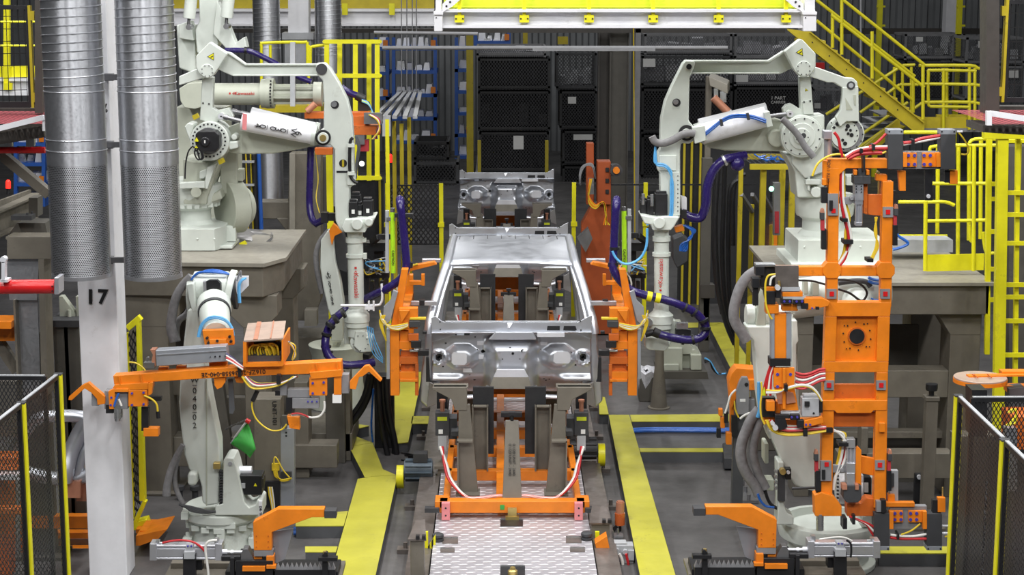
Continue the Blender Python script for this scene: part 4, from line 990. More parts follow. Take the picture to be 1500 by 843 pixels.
b = B(); b.box(a, c, 14.88, 15.22, 0, 8); b.out('shaft', 'white_paint', t, bev=.008)
b = B()
for y in (113, 212, 381): b.bar(P(157, y, 14.83), P(186, y, 14.5), .05, .045); b.bx(P(160, y, 14.85), (.07, .06, .06))
b.out('duct_clamp', 'steel_dark', t)
text('1', 132.5, 436, 14.875, 21, 'text_black', t, rot=2, bold=.035); text('7', 150.5, 436, 14.875, 21, 'text_black', t, rot=2, bold=.035)
b = B(); b.pt([(153, 160), (156, 152), (151, 168), (155, 174)], 14.8, 1.1, 6); b.pc(153, 163, 3, 14.78, .05, 10); b.out('wire_knot', 'charcoal', t)
# ================================================================ front mesh fences
def mesh_fence(label, pts, zt, posts=True):
    t = thing('mesh_fence', label, 'fence', pts[0])
    for p in pts[:-1] if posts else []:
        p = V(p); b = B(); b.bx(p + V((0, 0, zt / 2)), (.055, .055, zt)); b.out('post', 'yellow_old' if False else 'yellow', t, bev=.006)
        b = B(); b.bx(p + V((0, 0, zt + .004)), (.06, .06, .008)); b.m(0); b.bx(p + V((0.0, -.0, zt - .30)), (.02, .07, .05)); b.out('post_cap', 'charcoal', t)
    for p, q in zip(pts[:-1], pts[1:]):
        p, q = V(p), V(q); d = (q - p).normalized() * .045
        b = B(); b.quad(p + d + V((0, 0, .1)), q - d + V((0, 0, .1)), q - d + V((0, 0, zt - .03)), p + d + V((0, 0, zt - .03))); b.out('mesh_panel', 'mesh_black', t)
        b = B(); b.bar(p + d + V((0, 0, zt - .01)), q - d + V((0, 0, zt - .01)), .03, .03); b.bar(p + d + V((0, 0, .1)), q - d + V((0, 0, .1)), .03, .03)
        for e in (p + d, q - d): b.bar(e + V((0, 0, .1)), e + V((0, 0, zt)), .03, .03)
        b.out('panel_frame', 'black', t)
        b = B(); b.bar(p + d + V((0, 0, zt + .008)), q - d + V((0, 0, zt + .008)), .025, .008); b.out('top_strip', 'grey_light', t)
    return t
def fp(px, py, z): g = G(px, py, z); return V((g.x, g.y, 0))
zf = 2.2
A1, A2 = fp(85, 549, zf), fp(31, 591, zf); A3 = A2 + (A2 - A1) * 1.0
mesh_fence('black mesh fence with yellow posts at lower left beside column 17', [A1, A2, A3], zf)
mesh_fence('black mesh fence panel behind the left corner post, running off to the left', [A1 + V((-.06, .02, 0)), A1 + V((-1.5, .05, 0))], zf - .02, False)
C1, C2 = fp(1404, 580.5, zf), fp(1472, 645.5, zf); C3 = C2 + (C2 - C1) * 1.2
t = mesh_fence('black mesh fence with yellow posts at lower right', [C1, C2, C3], zf)
for i, (xx, yy, bod) in enumerate(((1456, 722, '016ZF-2036558-060-1E'), )):
    d = (C2 - C1).normalized(); a = C1 + (C2 - C1) * .72 + V((.0, 0, 0))
    text(bod, 0, 0, 0, 11, 'text_black', t, k=.0045, loc=(a.x - .02, a.y - .03, 1.52), ax=Matrix.Rotation(math.atan2(d.y, d.x), 4, 'Z'), rot=90, wid=1)
mesh_fence('black mesh fence panel behind the right corner post, running off to the right', [C1 + V((.06, .02, 0)), C1 + V((1.6, .03, 0))], zf - .02, False)
# ================================================================ front clamp fixtures (mirrored pair)
def clamp_fixture(label, mir, group):
    mx = (lambda x: 1508.6 - x) if mir else (lambda x: x); oy = -3.6 if mir else 0
    Y = 13.7
    def pp(b, pts, yy, d): return b.pp([(mx(x), y + oy) for x, y in pts], yy, d)
    def pr(b, x0, y0, x1, y1, yy, d): return pp(b, [(x0, y0), (x1, y0), (x1, y1), (x0, y1)], yy, d)
    g = P(mx(385), 850 + oy, Y)
    t = thing('clamp_fixture', label, 'clamp fixture', (g.x, Y, 0), group)
    b = B(); pp(b, [(370.6, 766), (407, 746.5), (475, 746.5), (475, 758.5), (456.7, 758.5), (398, 780.5), (398, 806.8), (371.8, 806.8)], Y, .09); b.out('clamp_arm', 'orange', t, bev=.004)
    b = B(); pr(b, 475, 749, 492.5, 760, Y - .01, .1); b.out('rubber_pad', 'charcoal', t, bev=.003)
    b = B()
    for x in (375.5, 393):
        for y in (786, 794, 802): b.pc(mx(x), y + oy, .9, Y - .004, .01, 8)
    b.out('dowel_hole', 'orange_dark', t)
    b = B(); pr(b, 372, 807, 400, 815.5, Y, .1); b.out('shim', 'grey', t)
    b = B(); pr(b, 372, 815.5, 384, 823, Y + .02, .1); pr(b, 390, 815.5, 401, 833, Y - .02, .1); pp(b, [(390, 829), (404, 829), (404, 834), (390, 834)], Y - .04, .05); b.out('foot_block', 'orange', t, bev=.003)
    b = B(); pp(b, [(400, 779), (430, 775), (417, 820), (404, 826), (400, 815)], Y + .1, .01); b.out('guard_plate', 'alu_panel', t)
    b = B(); pr(b, 345, 822, 400, 850, Y - .02, .3); pr(b, 330, 838, 495, 860, Y + .04, .3); pr(b, 337, 818, 343, 850, Y - .04, .06); pr(b, 324, 816, 352, 822, Y - .02, .08); b.out('slide_base', 'black', t, bev=.004)
    b = B(); pr(b, 355, 831, 388, 837.5, Y - .05, .04); b.out('orange_insert', 'orange', t)
    pts = []; n = 13
    for i in range(n + 1): pts += [(403 + 88 * i / n, 836 if i % 2 else 829)]
    zig = []
    for i in range(2 * n + 1): zig.append((403 + 88 * i / (2 * n), 827 if i % 2 else 835))
    b = B(); pp(b, zig + [(491, 838), (403, 838)], Y - .02, .05); b.out('bellows', 'grey', t, flat=True); b = B(); pr(b, 403, 836, 491, 850, Y - .03, .1); b.out('bellows_base', 'black', t)
    b = B(); pr(b, 472, 813, 480, 850, Y - .05, .05); pr(b, 466, 818, 494, 823, Y - .08, .06); b.pc(mx(477), 813 + oy, 3, Y - .05, .05, 12); b.out('stop_bracket', 'black', t)
    b = B(); b.pl(mx(476), 813 + oy, mx(476), 808 + oy, 2.6, Y - .02, 12); b.out('stop_screw', 'brass', t)
    # air cylinder
    b = B(); pr(b, 219.5, 800, 324.5, 821, Y + .02, .1); pr(b, 219.5, 804.5, 324.5, 817, Y + .005, .1)
    for y in (800.5, 818.5): b.pl(mx(219.5), y + oy, mx(324.5), y + oy, 2.3, Y + .02, 12)
    b.out('air_cylinder', 'aluminium', t, bev=.004)
    b = B(); pr(b, 219, 797.5, 229.5, 822, Y + .0, .125); pr(b, 315, 797.5, 325, 822, Y + .0, .125); b.out('cylinder_end', 'aluminium', t, bev=.004)
    b = B(); b.pl(mx(324), 809 + oy, mx(333), 809 + oy, 3.8, Y + .05, 16); b.pl(mx(333), 809 + oy, mx(356), 809 + oy, 2.1, Y + .05, 12); b.pl(mx(338), 809 + oy, mx(342), 809 + oy, 3.2, Y + .05, 6); b.out('piston_rod', 'bright_zinc', t)
    b = B(); pp(b, [(353, 812), (356, 805), (363, 805), (369, 815), (372, 823), (352, 823)], Y, .1); pr(b, 324, 815, 352, 823, Y + .02, .08); b.out('clevis', 'steel_dark', t, bev=.003)
    b = B(); pr(b, 268, 813, 286.5, 905, Y - .03, .05); pr(b, 286, 822, 296, 836, Y + .05, .1); b.out('cylinder_stand', 'black', t)
    b = B(); pr(b, 269, 809, 285, 820, Y - .05, .08); pr(b, 272, 799, 283, 809, Y - .02, .08); b.out('trunnion', 'grey_light', t, bev=.003)
    b = B()
    for x in (275, 280): b.pc(mx(x), 801 + oy, 1.3, Y - .03, .02, 8)
    b.out('bolt', 'bolt_blue', t)
    b = B(); pr(b, 228, 793, 233, 799, Y + .03, .05); b.pl(mx(229), 796 + oy, mx(239), 796 + oy, 1.8, Y + .05, 10); pr(b, 314, 790, 320, 797, Y + .03, .05); b.out('air_fitting', 'steel', t)
    if not mir:
        hose(t, [(238, 796), (250, 793.5), (265, 792), (282, 794.5), (293, 801), (299.5, 808)], Y + .0, 1.7, 'hose_red', 'air_hose', 8, lab='red air hose')
        hose(t, [(318, 792), (308, 793), (302, 798), (301, 808), (304, 830), (306, 850)], Y - .02, 1.9, 'hose_white', 'air_hose', 8, lab='white air hose')
    else:
        hose(t, [(1200, 791), (1220, 788), (1236, 788), (1248, 793)], Y - .0, 1.3, 'hose_white', 'air_hose', 8, lab='white air hose')
        hose(t, [(1240, 792), (1246, 797), (1247, 808), (1246, 817)], Y - .06, 1.6, 'black', 'air_hose', 8)
    b = B(); pr(b, 250, 826, 345, 836, Y + .25, .25); pr(b, 240, 846, 500, 852, Y + .05, .4); b.out('table_plate', 'taupe', t)
    gx0, gx1 = sorted((P(mx(255), 850 + oy, Y).x, P(mx(480), 850 + oy, Y).x)); zt = P(385, 850 + oy, Y).z
    b = B(); b.box(gx0 + .1, gx1 - .1, Y + .1, Y + .4, 0, zt); b.out('pedestal', 'taupe', t)
    return t
clamp_fixture('orange hooked clamp fixture with silver air cylinder, lower left', False, 'front clamp fixtures')
clamp_fixture('orange hooked clamp fixture with silver air cylinder, lower right', True, 'front clamp fixtures')
# ================================================================ front left robot with clamp beam
Y = 15.3
t = thing('handling_robot', 'white robot marked W-040-02 behind the orange beam at lower left', 'robot', (P(325, 820, 15.3).x, 15.5, 0))
cx = P(326, 790, 15.45).x; zt = P(326, 752, 15.3).z
b = B(); b.lathe((cx, 15.5, 0), [(0, .36), (.06, .36), (.08, .31), (zt - .16, .27), (zt - .1, .29)], n=28)
for a in range(6):
    an = R(60 * a + 30); b.bx((cx + .33 * math.cos(an), 15.5 + .33 * math.sin(an), .12), (.08, .08, .22)); b.cyl((cx + .33 * math.cos(an), 15.5 + .33 * math.sin(an), .2), (cx + .33 * math.cos(an), 15.5 + .33 * math.sin(an), .27), .02, n=8)
b.out('base', 'robot_white', t, bev=.01)
b = B(); b.lathe((cx, 15.5, zt - .12), [(0, .26), (.02, .31), (.05, .34), (.12, .345), (.14, .32)], n=40)
for a in range(16):
    an = R(22.5 * a); b.bx((cx + .29 * math.cos(an), 15.5 + .29 * math.sin(an), zt - .13), (.07, .07, .05))
b.out('turntable', 'robot_white', t, bev=.005)
b = B(); b.pr(302, 767, 345, 776, 15.18, .05); b.pr(317, 776, 329, 800, 15.18, .06); b.out('base_bracket', 'robot_white', t, bev=.005)
b = B(); b.pp([(327, 675), (332, 671), (342, 672), (346, 684), (353, 714), (358, 737), (365, 744), (374, 740), (377, 732), (384, 735), (384, 756), (314, 756), (315.5, 741), (326, 739)], 15.15, .3); b.out('turret_yoke', 'robot_white', t, bev=.012)
b = B(); b.pc(337, 680, 3.2, 15.14, .02, 16); b.out('yoke_bolt', 'grey_light', t)
b = B(); b.pl(344, 690, 369, 690, 7, 15.3, 24); b.out('motor_cap', 'bright_zinc', t)
b = B(); b.pr(350, 697, 384, 726, 15.2, .18); b.pr(380, 701, 386, 716, 15.22, .14); b.out('servo_motor', 'black', t, bev=.01)
b = B(); b.pp([(371.5, 713), (374, 708), (376.5, 713)], 15.195, .006); b.m(1); b.pr(353, 709, 359, 716, 15.18, .02); b.out('motor_label', ['yellow', 'grey_light'], t, label='yellow warning sticker on motor')
b = B()
b.pp([(274, 455), (290, 448), (300, 490), (303, 556), (309, 590), (321, 649), (322, 690), (320, 739), (303, 742), (296, 737), (295, 714), (289, 693), (277, 690), (270, 668), (264, 620), (262, 590), (264, 555), (268, 510)], 15.2, .22); b.out('lower_arm', 'robot_white', t, bev=.018)
b = B(); b.pp([(301.5, 556), (303, 556), (303, 742), (301.5, 741)], 15.19, .03); b.out('arm_rib', 'robot_grey', t)
b = B(); b.pr(274, 693, 288, 713, 15.12, .25); b.out('arm_boss', 'robot_white', t, bev=.03)
b = B(); b.pr(312, 679, 322, 688, 15.12, .06); b.out('brass_bush', 'brass', t, bev=.005)
b = B()
for i in range(13): b.pr(321, 690 + i * 4, 326, 692 + i * 4, 15.16, .04)
b.out('gear_bolts', 'charcoal', t)
for ch, yy in (('W', 557.5), ('–', 564.5), ('0', 573), ('4', 585), ('0', 597), ('–', 603.8), ('0', 612), ('2', 624)): text(ch, 285, yy, 15.195, 8.6, 'text_black', t)
# elbow and forearm reaching forward
b = B(); c0, c1 = P(285, 424, 15.45), P(336, 424, 15.45)
b.cyl(c0, c1, .155, n=32); b.out('elbow_drum', 'robot_white', t, bev=.01)
b = B(); b.pp([(273, 418), (279, 416), (283, 416), (288, 456), (282, 458), (277, 440)], 15.2, .35); b.cyl(P(277, 432, 15.42), P(284, 432, 15.42), .17, n=32); b.out('elbow_ring', 'robot_white', t, bev=.006)
b = B(); b.cyl(P(333, 424, 15.45), P(343, 426, 15.45), .175, n=32); b.out('elbow_flange', 'robot_white', t, bev=.008)
b = B(); b.cyl(P(343, 426, 15.45), P(348, 426, 15.45), .16, n=28); b.out('elbow_motor', 'black', t)
b = B(); b.pp([(300, 414), (306, 411), (318, 411), (323, 416), (324, 437), (300, 437)], 15.24, .06); b.m(1); b.pp([(303, 431), (312, 425), (317, 424), (318, 434), (303, 435)], 15.225, .03); b.out('elbow_window', ['black', 'robot_grey'], t)
b = B(); b.pp([(297, 413), (301, 413), (302, 436), (323, 436), (323, 440), (299, 440)], 15.2, .06); b.out('window_frame', 'grey', t, bev=.004)
fa = (P(316, 484, 14.8) - P(313, 440, 15.25))
b = B(); b.lathe(P(313, 443, 15.28), [(0, .13), (.03, .145), (.12, .146), (.15, .14)], axis=fa, n=32); b.lathe(P(313, 443, 15.28), [(.18, .128), (.26, .128), (.34, .125), (.46, .12), (.5, .10)], axis=fa, n=32); b.out('forearm', 'robot_white', t)
b = B(); b.lathe(P(313, 443, 15.28), [(.15, .138), (.18, .138)], axis=fa, n=32); b.out('forearm_seal', 'charcoal', t)
b = B(); b.pp([(308, 467), (313, 464.5), (323, 464.5), (328, 467), (328, 478), (324, 482), (311, 482), (308, 478)], 14.86, .05); b.out('wrist_recess', 'black', t, bev=.006)
b = B(); b.pp([(343, 405), (364, 405), (364, 419), (352, 431), (347, 431)], 15.35, .03); b.out('hose_bracket', 'white_paint', t)
hose(t, [(347, 412), (351, 400), (353, 398), (353, 406)], 15.3, 1.3, 'grey', 'cable_loop', 8)
for i in range(3): hose(t, [(361 - i * 2, 408 + i), (354, 410 + i), (349 + i, 420), (350 + i, 444)], 15.3 - .02 * i, 1.5, 'hose_cyan', 'air_hose', 8)
for i in range(3): hose(t, [(276 + 2 * i, 412 - i), (290, 402 - i), (306, 396 + i * 1.5), (322, 397 + i * 1.5), (336, 402)], 15.4 - .04 * i, 1.6, 'hose_blue', 'air_hose', 8, lab='blue air hose over the elbow')
for i in range(2): hose(t, [(290 + i * 2, 494), (294 + i * 2, 478), (304, 467 + i * 2), (317, 464 + i * 2.2), (331, 469 + i * 2), (340 - i, 481), (342 - i, 492)], 14.78, 1.8, 'hose_cyan', 'air_hose', 8, lab='light blue air hose around the wrist')
hose(t, [(280, 405), (268, 418), (258, 436), (252, 462), (251, 482), (256, 500)], 15.35, (6, 8), 'boot_cloth', 'cloth_sleeve', lab='grey cloth sleeve')
hose(t, [(280, 445), (274, 460), (262, 470), (258, 485), (260, 500)], 15.45, 5, 'boot_cloth', 'cloth_sleeve')
hose(t, [(268, 652), (258, 670), (250, 690), (245, 712), (244, 726)], 15.15, (4, 6.5), 'boot_cloth', 'cloth_sleeve', lab='grey cloth sleeve hanging at the base')
hose(t, [(264, 660), (257, 685), (256, 705), (260, 722), (268, 738)], 15.2, 4, 'boot_cloth', 'cloth_sleeve')
b = B()
for i in range(5): b.pt([(262 + i * 3, 740 + i), (280, 743 + i * 1.5), (300, 748 + i), (316, 750)], 15.15 - .0 * i, 1.6, 6)
b.out('cable_pack', 'charcoal', t)
b = B(); b.pr(265, 752, 275, 762, 15.2, .1); b.out('side_box', 'robot_white', t); b = B(); b.pr(379, 735, 384, 762, 15.1, .02); text('DR-TE', 381.5, 749, 15.095, 4, 'text_black', t, rot=90); b.out('side_plate', 'white_paint', t)
# ---- clamp beam
Yb = 14.55
t = thing('clamp_beam', 'long orange clamp beam with silver box, held by the lower left robot', 'gripper', P(330, 545, Yb))
b = B(); b.pp([(165.5, 551), (300, 541), (340, 538.5), (500, 529.5), (501, 546.5), (340, 552.5), (300, 555), (167, 564)], Yb, .12); b.out('beam', 'orange', t, bev=.005)
b = B()
for x, y in ((174, 551.5), (206, 549), (463, 532.5), (493, 531)): b.pb(x, y, x + 2, y + 13, 1.6, Yb - .02, .02)
for x in (232, 258, 385): b.pr(x, 539 - (x - 232) * .07, x + 14, 547 - (x - 232) * .07, Yb + .1, .06)
b.out('beam_rib', 'orange', t)
b = B(); b.pp([(227.5, 514), (331, 507.5), (334, 530), (229, 537)], Yb + .02, .12); b.out('silver_box', 'alu_panel', t, bev=.006, label='long silver grey box')
b = B(); b.pp([(229, 520), (331.5, 513.5), (331.5, 514.8), (229, 521.4)], Yb + .012, .01)
b.m(1)
for x, y, r in ((308, 523.5, .7), (315, 523, 1.2), (322, 522.5, 1.2), (329.5, 522, .7)): b.pc(x, y, r, Yb + .012, .02, 8)
b.out('box_detail', ['aluminium', 'black'], t)
b = B(); b.pp([(220, 513), (227.5, 512.5), (228, 537), (222, 530), (224, 520)], Yb + .03, .1); b.m(1); b.pc(216, 527, 3, Yb, .05, 10); b.pr(210, 532, 226, 540, Yb + .02, .08); b.out('box_end', ['copper', 'steel_dark'], t)
# connector housing
b = B(); b.pp([(356, 501), (361, 501), (361, 537), (356, 537)], Yb - .05, .5)
b.prism([P(359, 533.5, Yb - .05), P(414, 532, Yb - .05), P(414, 537, Yb - .05), P(359, 538, Yb - .05)], (0, .5, 0)); b.pp([(412.5, 498), (415, 498), (415, 536), (412.5, 536)], Yb - .05, .5); b.out('connector_box', 'orange', t)
b = B(); q = [P(357, 501.5, Yb - .05), P(415, 497.5, Yb - .05)]; dz = V((-.05, .62, .02)); b.prism([q[0], q[1], q[1] + dz, q[0] + dz], (0, 0, .012))
b.out('cover_plate', 'tan_cover', t, label='tan cover plate')
b = B()
for f in (.3, .68):
    a = q[0] * (1 - f) + q[1] * f; b.bar(a + V((0, 0, .016)), a + dz + V((0, 0, .016)), .035 if f < .5 else .01, .006)
b.out('cover_strip', 'copper', t)
b = B(); b.pp([(361, 502), (412, 499), (412, 532), (361, 533)], Yb + .4, .02); b.out('box_back', 'black', t)
b = B(); b.pr(362, 522, 411, 531, Yb + .02, .2); b.out('terminal_strip', 'charcoal', t)
b = B()
for i in range(7): b.pt([(366 + i * 4.5, 524), (365 + i * 4, 512), (372 + i * 4, 506 - i * .4), (388 + i * 3, 508), (396 + i * 2, 522)], Yb + .06 + .03 * (i % 3), 1.5, 6)
b.out('yellow_cable', 'hose_yellow', t, label='looped yellow cables in the housing')
for i, mn in enumerate(('hose_purple', 'hose_white', 'hose_red', 'hose_white')): hose(t, [(331, 518 + i * 3), (340, 524 + i * 2.5), (350, 532 + i * 2), (356, 536 + i * 2)], Yb - .01 * i, 1.4, mn, 'cable', 6)
for i, mn in enumerate(('hose_yellow', 'hose_white', 'hose_purple', 'hose_yellow')): hose(t, [(404 + i * 2, 500), (418 + i * 2, 499 + i), (428 + i * 1.5, 508), (433 - i, 520), (428, 528)], Yb + .3, 1.4, mn, 'cable', 6)
for i, mn in enumerate(('hose_yellow', 'hose_yellow', 'hose_white', 'hose_red', 'hose_white', 'hose_red', 'hose_purple', 'hose_yellow')):
    hose(t, [(354 + i * 1.2, 552), (368 + i, 561 + (7 - i) * 1.1), (390, 562 + (7 - i) * 1.0), (412, 560 + (7 - i) * .5), (430 + i, 552)], Yb - .03 + .02 * (i % 4), 1.3, mn, 'cable', 6)
b = B(); b.pb(350, 537, 351.5, 553, 5, Yb - .02, .16); b.pr(405, 550, 411, 563, Yb - .06, .12); b.out('cable_strap', 'black', t)
text('016ZF-20 36558-040-2E', 342, 547, Yb - .004, 6.6, 'text_black', t, rot=176.6, wid=1.05)
b = B(); b.pp([(313, 554), (330, 553), (330, 560), (325, 568), (318, 571), (314, 565)], Yb + .02, .08); b.pp([(343, 553), (360, 552), (356, 562), (346, 561)], Yb + .04, .08); b.out('lower_lug', 'orange', t, bev=.004)
b = B(); b.pp([(296, 484), (341, 483), (343, 506), (300, 509)], Yb + .18, .06); b.pr(306, 497, 332, 540, Yb + .16, .08); b.out('mount_flange', 'orange', t, bev=.006)
b = B()
for x, y in ((303, 496), (305, 503), (336, 494), (338, 501), (318, 500)): b.pc(x, y, 2, Yb + .15, .04, 10)
b.out('flange_bolt', 'black', t)
# left end clamp
def arm(b, pts, yy, d): b.pp(pts, yy, d)
b = B(); b.pp([(100, 586.5), (101, 581.5), (119.6, 565.4), (129.4, 561), (136, 567), (153.5, 581.5), (153.5, 592), (142.7, 594), (141.8, 585), (133.8, 576), (124, 569.5), (105, 587)], Yb - .03, .06); b.out('hook_arm', 'orange', t, bev=.003, label='orange hooked clamp arm at the left end')
b = B(); b.pr(134, 576, 145, 595, Yb - .01, .08); b.pr(153, 573, 187, 600, Yb, .1); b.out('clamp_body', 'grey', t, bev=.004)
b = B(); b.pr(155, 594, 166, 606, Yb - .01, .08); b.pr(207, 597, 217, 632, Yb + .02, .06); b.pr(215, 582, 236, 588, Yb + .02, .05); b.out('clamp_block', 'black', t)
b = B(); b.pp([(158.5, 574), (166, 570), (188, 570), (188, 575), (168, 575), (168, 600), (160, 600)], Yb - .03, .05); b.pp([(168, 564), (216, 561), (222, 564), (222, 571), (186, 572), (165, 569)], Yb - .02, .14); b.pr(188, 572, 216, 596, Yb - .02, .05); b.pr(210, 628, 232, 640, Yb, .08); b.pp([(217, 562), (224, 560), (222, 578), (217, 580)], Yb - .03, .06); b.out('clamp_bracket', 'orange', t, bev=.003)
b = B()
for x, y in ((193, 577), (193, 594), (210, 576), (210, 593), (162, 594), (163, 583)): b.pc(x, y, 1.7, Yb - .034, .02, 8)
b.out('bolt', 'bolt_blue', t)
b = B(); b.pr(167, 595, 177, 614, Yb - .03, .07); b.pl(172, 600, 172, 617, 4, Yb - .01, 14); b.out('clamp_cylinder', 'steel', t)
hose(t, [(211, 580), (222, 585), (229, 592), (231, 602), (231, 612)], Yb - .03, 1.5, 'hose_yellow', 'sensor_cable', 8); b = B(); b.pl(231, 603, 232, 613, 3, Yb - .03, 12); b.out('sensor_plug', 'black', t)
hose(t, [(174, 577), (170, 586), (167, 596)], Yb - .04, 1.6, 'hose_blue', 'air_hose', 8); hose(t, [(174, 585), (178, 595)], Yb - .04, 1.6, 'hose_white', 'air_hose', 8)
hose(t, [(189, 531), (198, 532), (207, 537), (213, 543)], Yb + .0, 1.2, 'hose_yellow', 'loose_cable', 6)
# right end clamp
b = B(); b.pp([(512.4, 559.6), (534, 537), (540.5, 536), (559.5, 557), (557, 560), (540.5, 545), (531, 552), (526, 553), (521, 571), (512.5, 570)], Yb - .03, .06); b.out('hook_arm', 'orange', t, bev=.003, label='orange hooked clamp arm at the right end')
b = B(); b.pr(500, 549, 511, 577, Yb, .09); b.pr(421, 571, 454, 583, Yb, .08); b.pr(428, 584, 467, 599, Yb - .01, .08); b.pr(410, 562, 420, 580, Yb, .08); b.out('clamp_body', 'grey', t, bev=.004)
b = B(); b.pp([(453, 546), (500, 542), (501, 552), (456, 556)], Yb - .03, .15); b.pr(453, 554, 479, 580, Yb - .02, .05); b.pr(489, 551, 500, 579, Yb - .02, .06); b.pp([(420, 610), (438, 612), (439, 630), (424, 628)], Yb, .08); b.out('clamp_bracket', 'orange', t, bev=.003)
b = B()
for x, y in ((458, 562), (474, 561), (458, 577), (474, 576)): b.pc(x, y, 1.8, Yb - .034, .02, 8)
for x in (451, 457, 464): b.pc(x, 589, 1.2, Yb - .02, .02, 8)
b.out('bolt', 'bolt_blue', t)
b = B(); b.pr(487, 579, 500, 591, Yb - .02, .04); b.out('label_plate', 'paper', t); b = B(); b.pr(419, 583, 428, 604, Yb, .08); b.pr(403, 573, 410, 580, Yb, .05); b.out('clamp_block', 'black', t)
hose(t, [(427, 609), (440, 608), (455, 612), (468, 610), (475, 600), (475, 588)], Yb - .03, 1.6, 'hose_white', 'air_hose', 8, lab='white air hose'); hose(t, [(427, 607), (437, 606), (447, 609), (452, 612)], Yb - .05, 1.3, 'hose_red', 'air_hose', 8)
hose(t, [(377, 574), (371, 585), (369, 596), (374, 612), (385, 624), (398, 631), (412, 630), (420, 622)], Yb + .05, 1.2, 'hose_yellow', 'sensor_cable', 8)
b = B(); b.pl(377, 573, 370, 588, 3.4, Yb + .05, 12); b.out('cable_gland', 'black', t)
b = B(); b.pp([(334, 556), (341, 556), (344, 600), (341, 607), (336, 606)], Yb + .1, .03); b.out('hanging_strap', 'dark_grey', t)
# ================================================================ front right robot holding the tall orange frame
t = thing('handling_robot', 'white robot behind the tall orange frame at lower right', 'robot', (P(1205, 820, 15.1).x, 15.3, 0))
cx = P(1212, 790, 15.3).x; zt = .36
b = B(); b.lathe((cx, 15.3, 0), [(0, .42), (.05, .42), (.07, .36), (.2, .33), (.26, .36)], n=32); b.out('base', 'robot_white', t, bev=.01)
b = B(); b.lathe((cx, 15.3, .24), [(0, .36), (.02, .42), (.12, .44), (.16, .43), (.17, .36), (.10, .34)], n=44); b.out('turntable', 'robot_white', t, bev=.006)
b = B(); b.pp([(1139, 676), (1149, 678), (1149, 740), (1153, 752), (1163, 758), (1163, 770), (1138, 770), (1140, 735)], 14.95, .2); b.pp([(1276, 700), (1284, 700), (1288, 770), (1262, 775), (1262, 760), (1274, 752)], 15.0, .2); b.out('turret_yoke', 'robot_white', t, bev=.015)
b = B(); b.pp([(1126, 632), (1172, 600), (1204, 620), (1206, 712), (1196, 722), (1165, 712), (1150, 690), (1135, 655)], 15.05, .2)
b.pp([(1092, 478), (1131, 478), (1150, 500), (1168, 520), (1172, 600), (1172, 640), (1127, 645), (1114, 610), (1110, 580), (1107, 540), (1104, 499), (1096, 490)], 15.08, .2); b.out('lower_arm', 'robot_white', t, bev=.018)
b = B(); b.pp([(1160, 470), (1168, 470), (1170, 500), (1167, 505), (1167, 600), (1160, 600)], 15.03, .3); b.out('arm_side', 'robot_white', t, bev=.01)
b = B(); b.cyl(P(1092, 463, 15.25), P(1105, 463, 15.25), .098, n=30); b.out('elbow_ring', 'robot_white', t, bev=.01); b = B(); b.cyl(P(1106, 465, 15.25), P(1160, 462, 15.25), .092, n=30); b.out('elbow_drum', 'robot_white', t, bev=.01)
b = B(); b.pp([(1112, 440), (1117, 425), (1122, 450), (1122, 478), (1107, 478)], 15.1, .12); b.out('elbow_plate', 'robot_grey', t, bev=.01)
b = B(); b.cyl(P(1150, 440, 15.3), P(1300, 420, 15.3), .17, n=30); b.cyl(P(1222, 425, 15.2), P(1300, 415, 15.2), .2, n=30); b.out('upper_arm', 'robot_white', t, bev=.01)
b = B(); b.cyl(P(1256, 440, 15.0), P(1256, 492, 14.55), .13, n=28); b.out('wrist', 'robot_white', t)
b = B(); b.pt([(1228, 415), (1250, 412), (1268, 413), (1275, 420)], 14.95, 4, 10); b.m(1)
for y in (407, 437): b.pt([(1272, y), (1280, y + 3), (1290, y + 4)], 14.9, 2.2, 8); b.pt([(1272, y + 5), (1280, y + 8), (1290, y + 9)], 14.9, 2.2, 8)
b.out('wrist_cables', ['charcoal', 'hose_blue'], t)
hose(t, [(1222, 410), (1245, 411), (1262, 418), (1270, 430), (1262, 441), (1245, 430), (1228, 424)], 14.7, 1.7, 'black', 'black_cable', 8)
hose(t, [(1170, 411), (1190, 412), (1212, 418)], 14.6, 1.6, 'black', 'black_cable', 8)
b = B(); b.pr(1177, 412, 1184, 432, 15.0, .1); b.pr(1190, 414, 1200, 434, 15.0, .1); b.out('arm_bracket', 'robot_grey', t, bev=.01)
b = B(); c = P(1226, 716, 15.0); b.cyl(c, c + V((.2, 0, 0)), .13, n=32); b.pr(1257, 697, 1265, 734, 14.9, .12); b.out('gear_ring', 'white_paint', t, bev=.004)
b = B()
for i in range(7): b.pr(1226, 697 + i * 5.4, 1229, 699 + i * 5.4, 14.86, .02)
b.out('gear_tick', 'charcoal', t)
b = B(); b.pr(1266, 700, 1276, 735, 14.95, .15); b.m(1); b.pr(1266, 708, 1272, 722, 14.94, .02); b.out('servo_motor', ['black', 'paper'], t)
b = B(); b.pr(1140, 690, 1150, 735, 14.92, .05); b.out('terminal_block', 'charcoal', t); b = B()
for i in range(4): b.pc(1137, 692 + i * 8, 2.2, 14.9, .05, 10)
b.out('terminal_knob', 'steel', t)
b = B(); b.pc(1147, 692, 4.5, 14.85, .06, 14); b.out('brass_bush', 'brass', t)
b = B(); b.pr(1151, 688, 1159, 703, 14.88, .08); b.m(1); b.pc(1155, 693, 2.5, 14.86, .03, 12); b.out('sensor', ['black', 'bright_zinc'], t)
b = B(); b.pr(1120, 650, 1126, 680, 15.15, .2); b.pr(1121, 703, 1134, 720, 15.1, .15); b.out('side_cover', 'robot_grey', t, bev=.01)
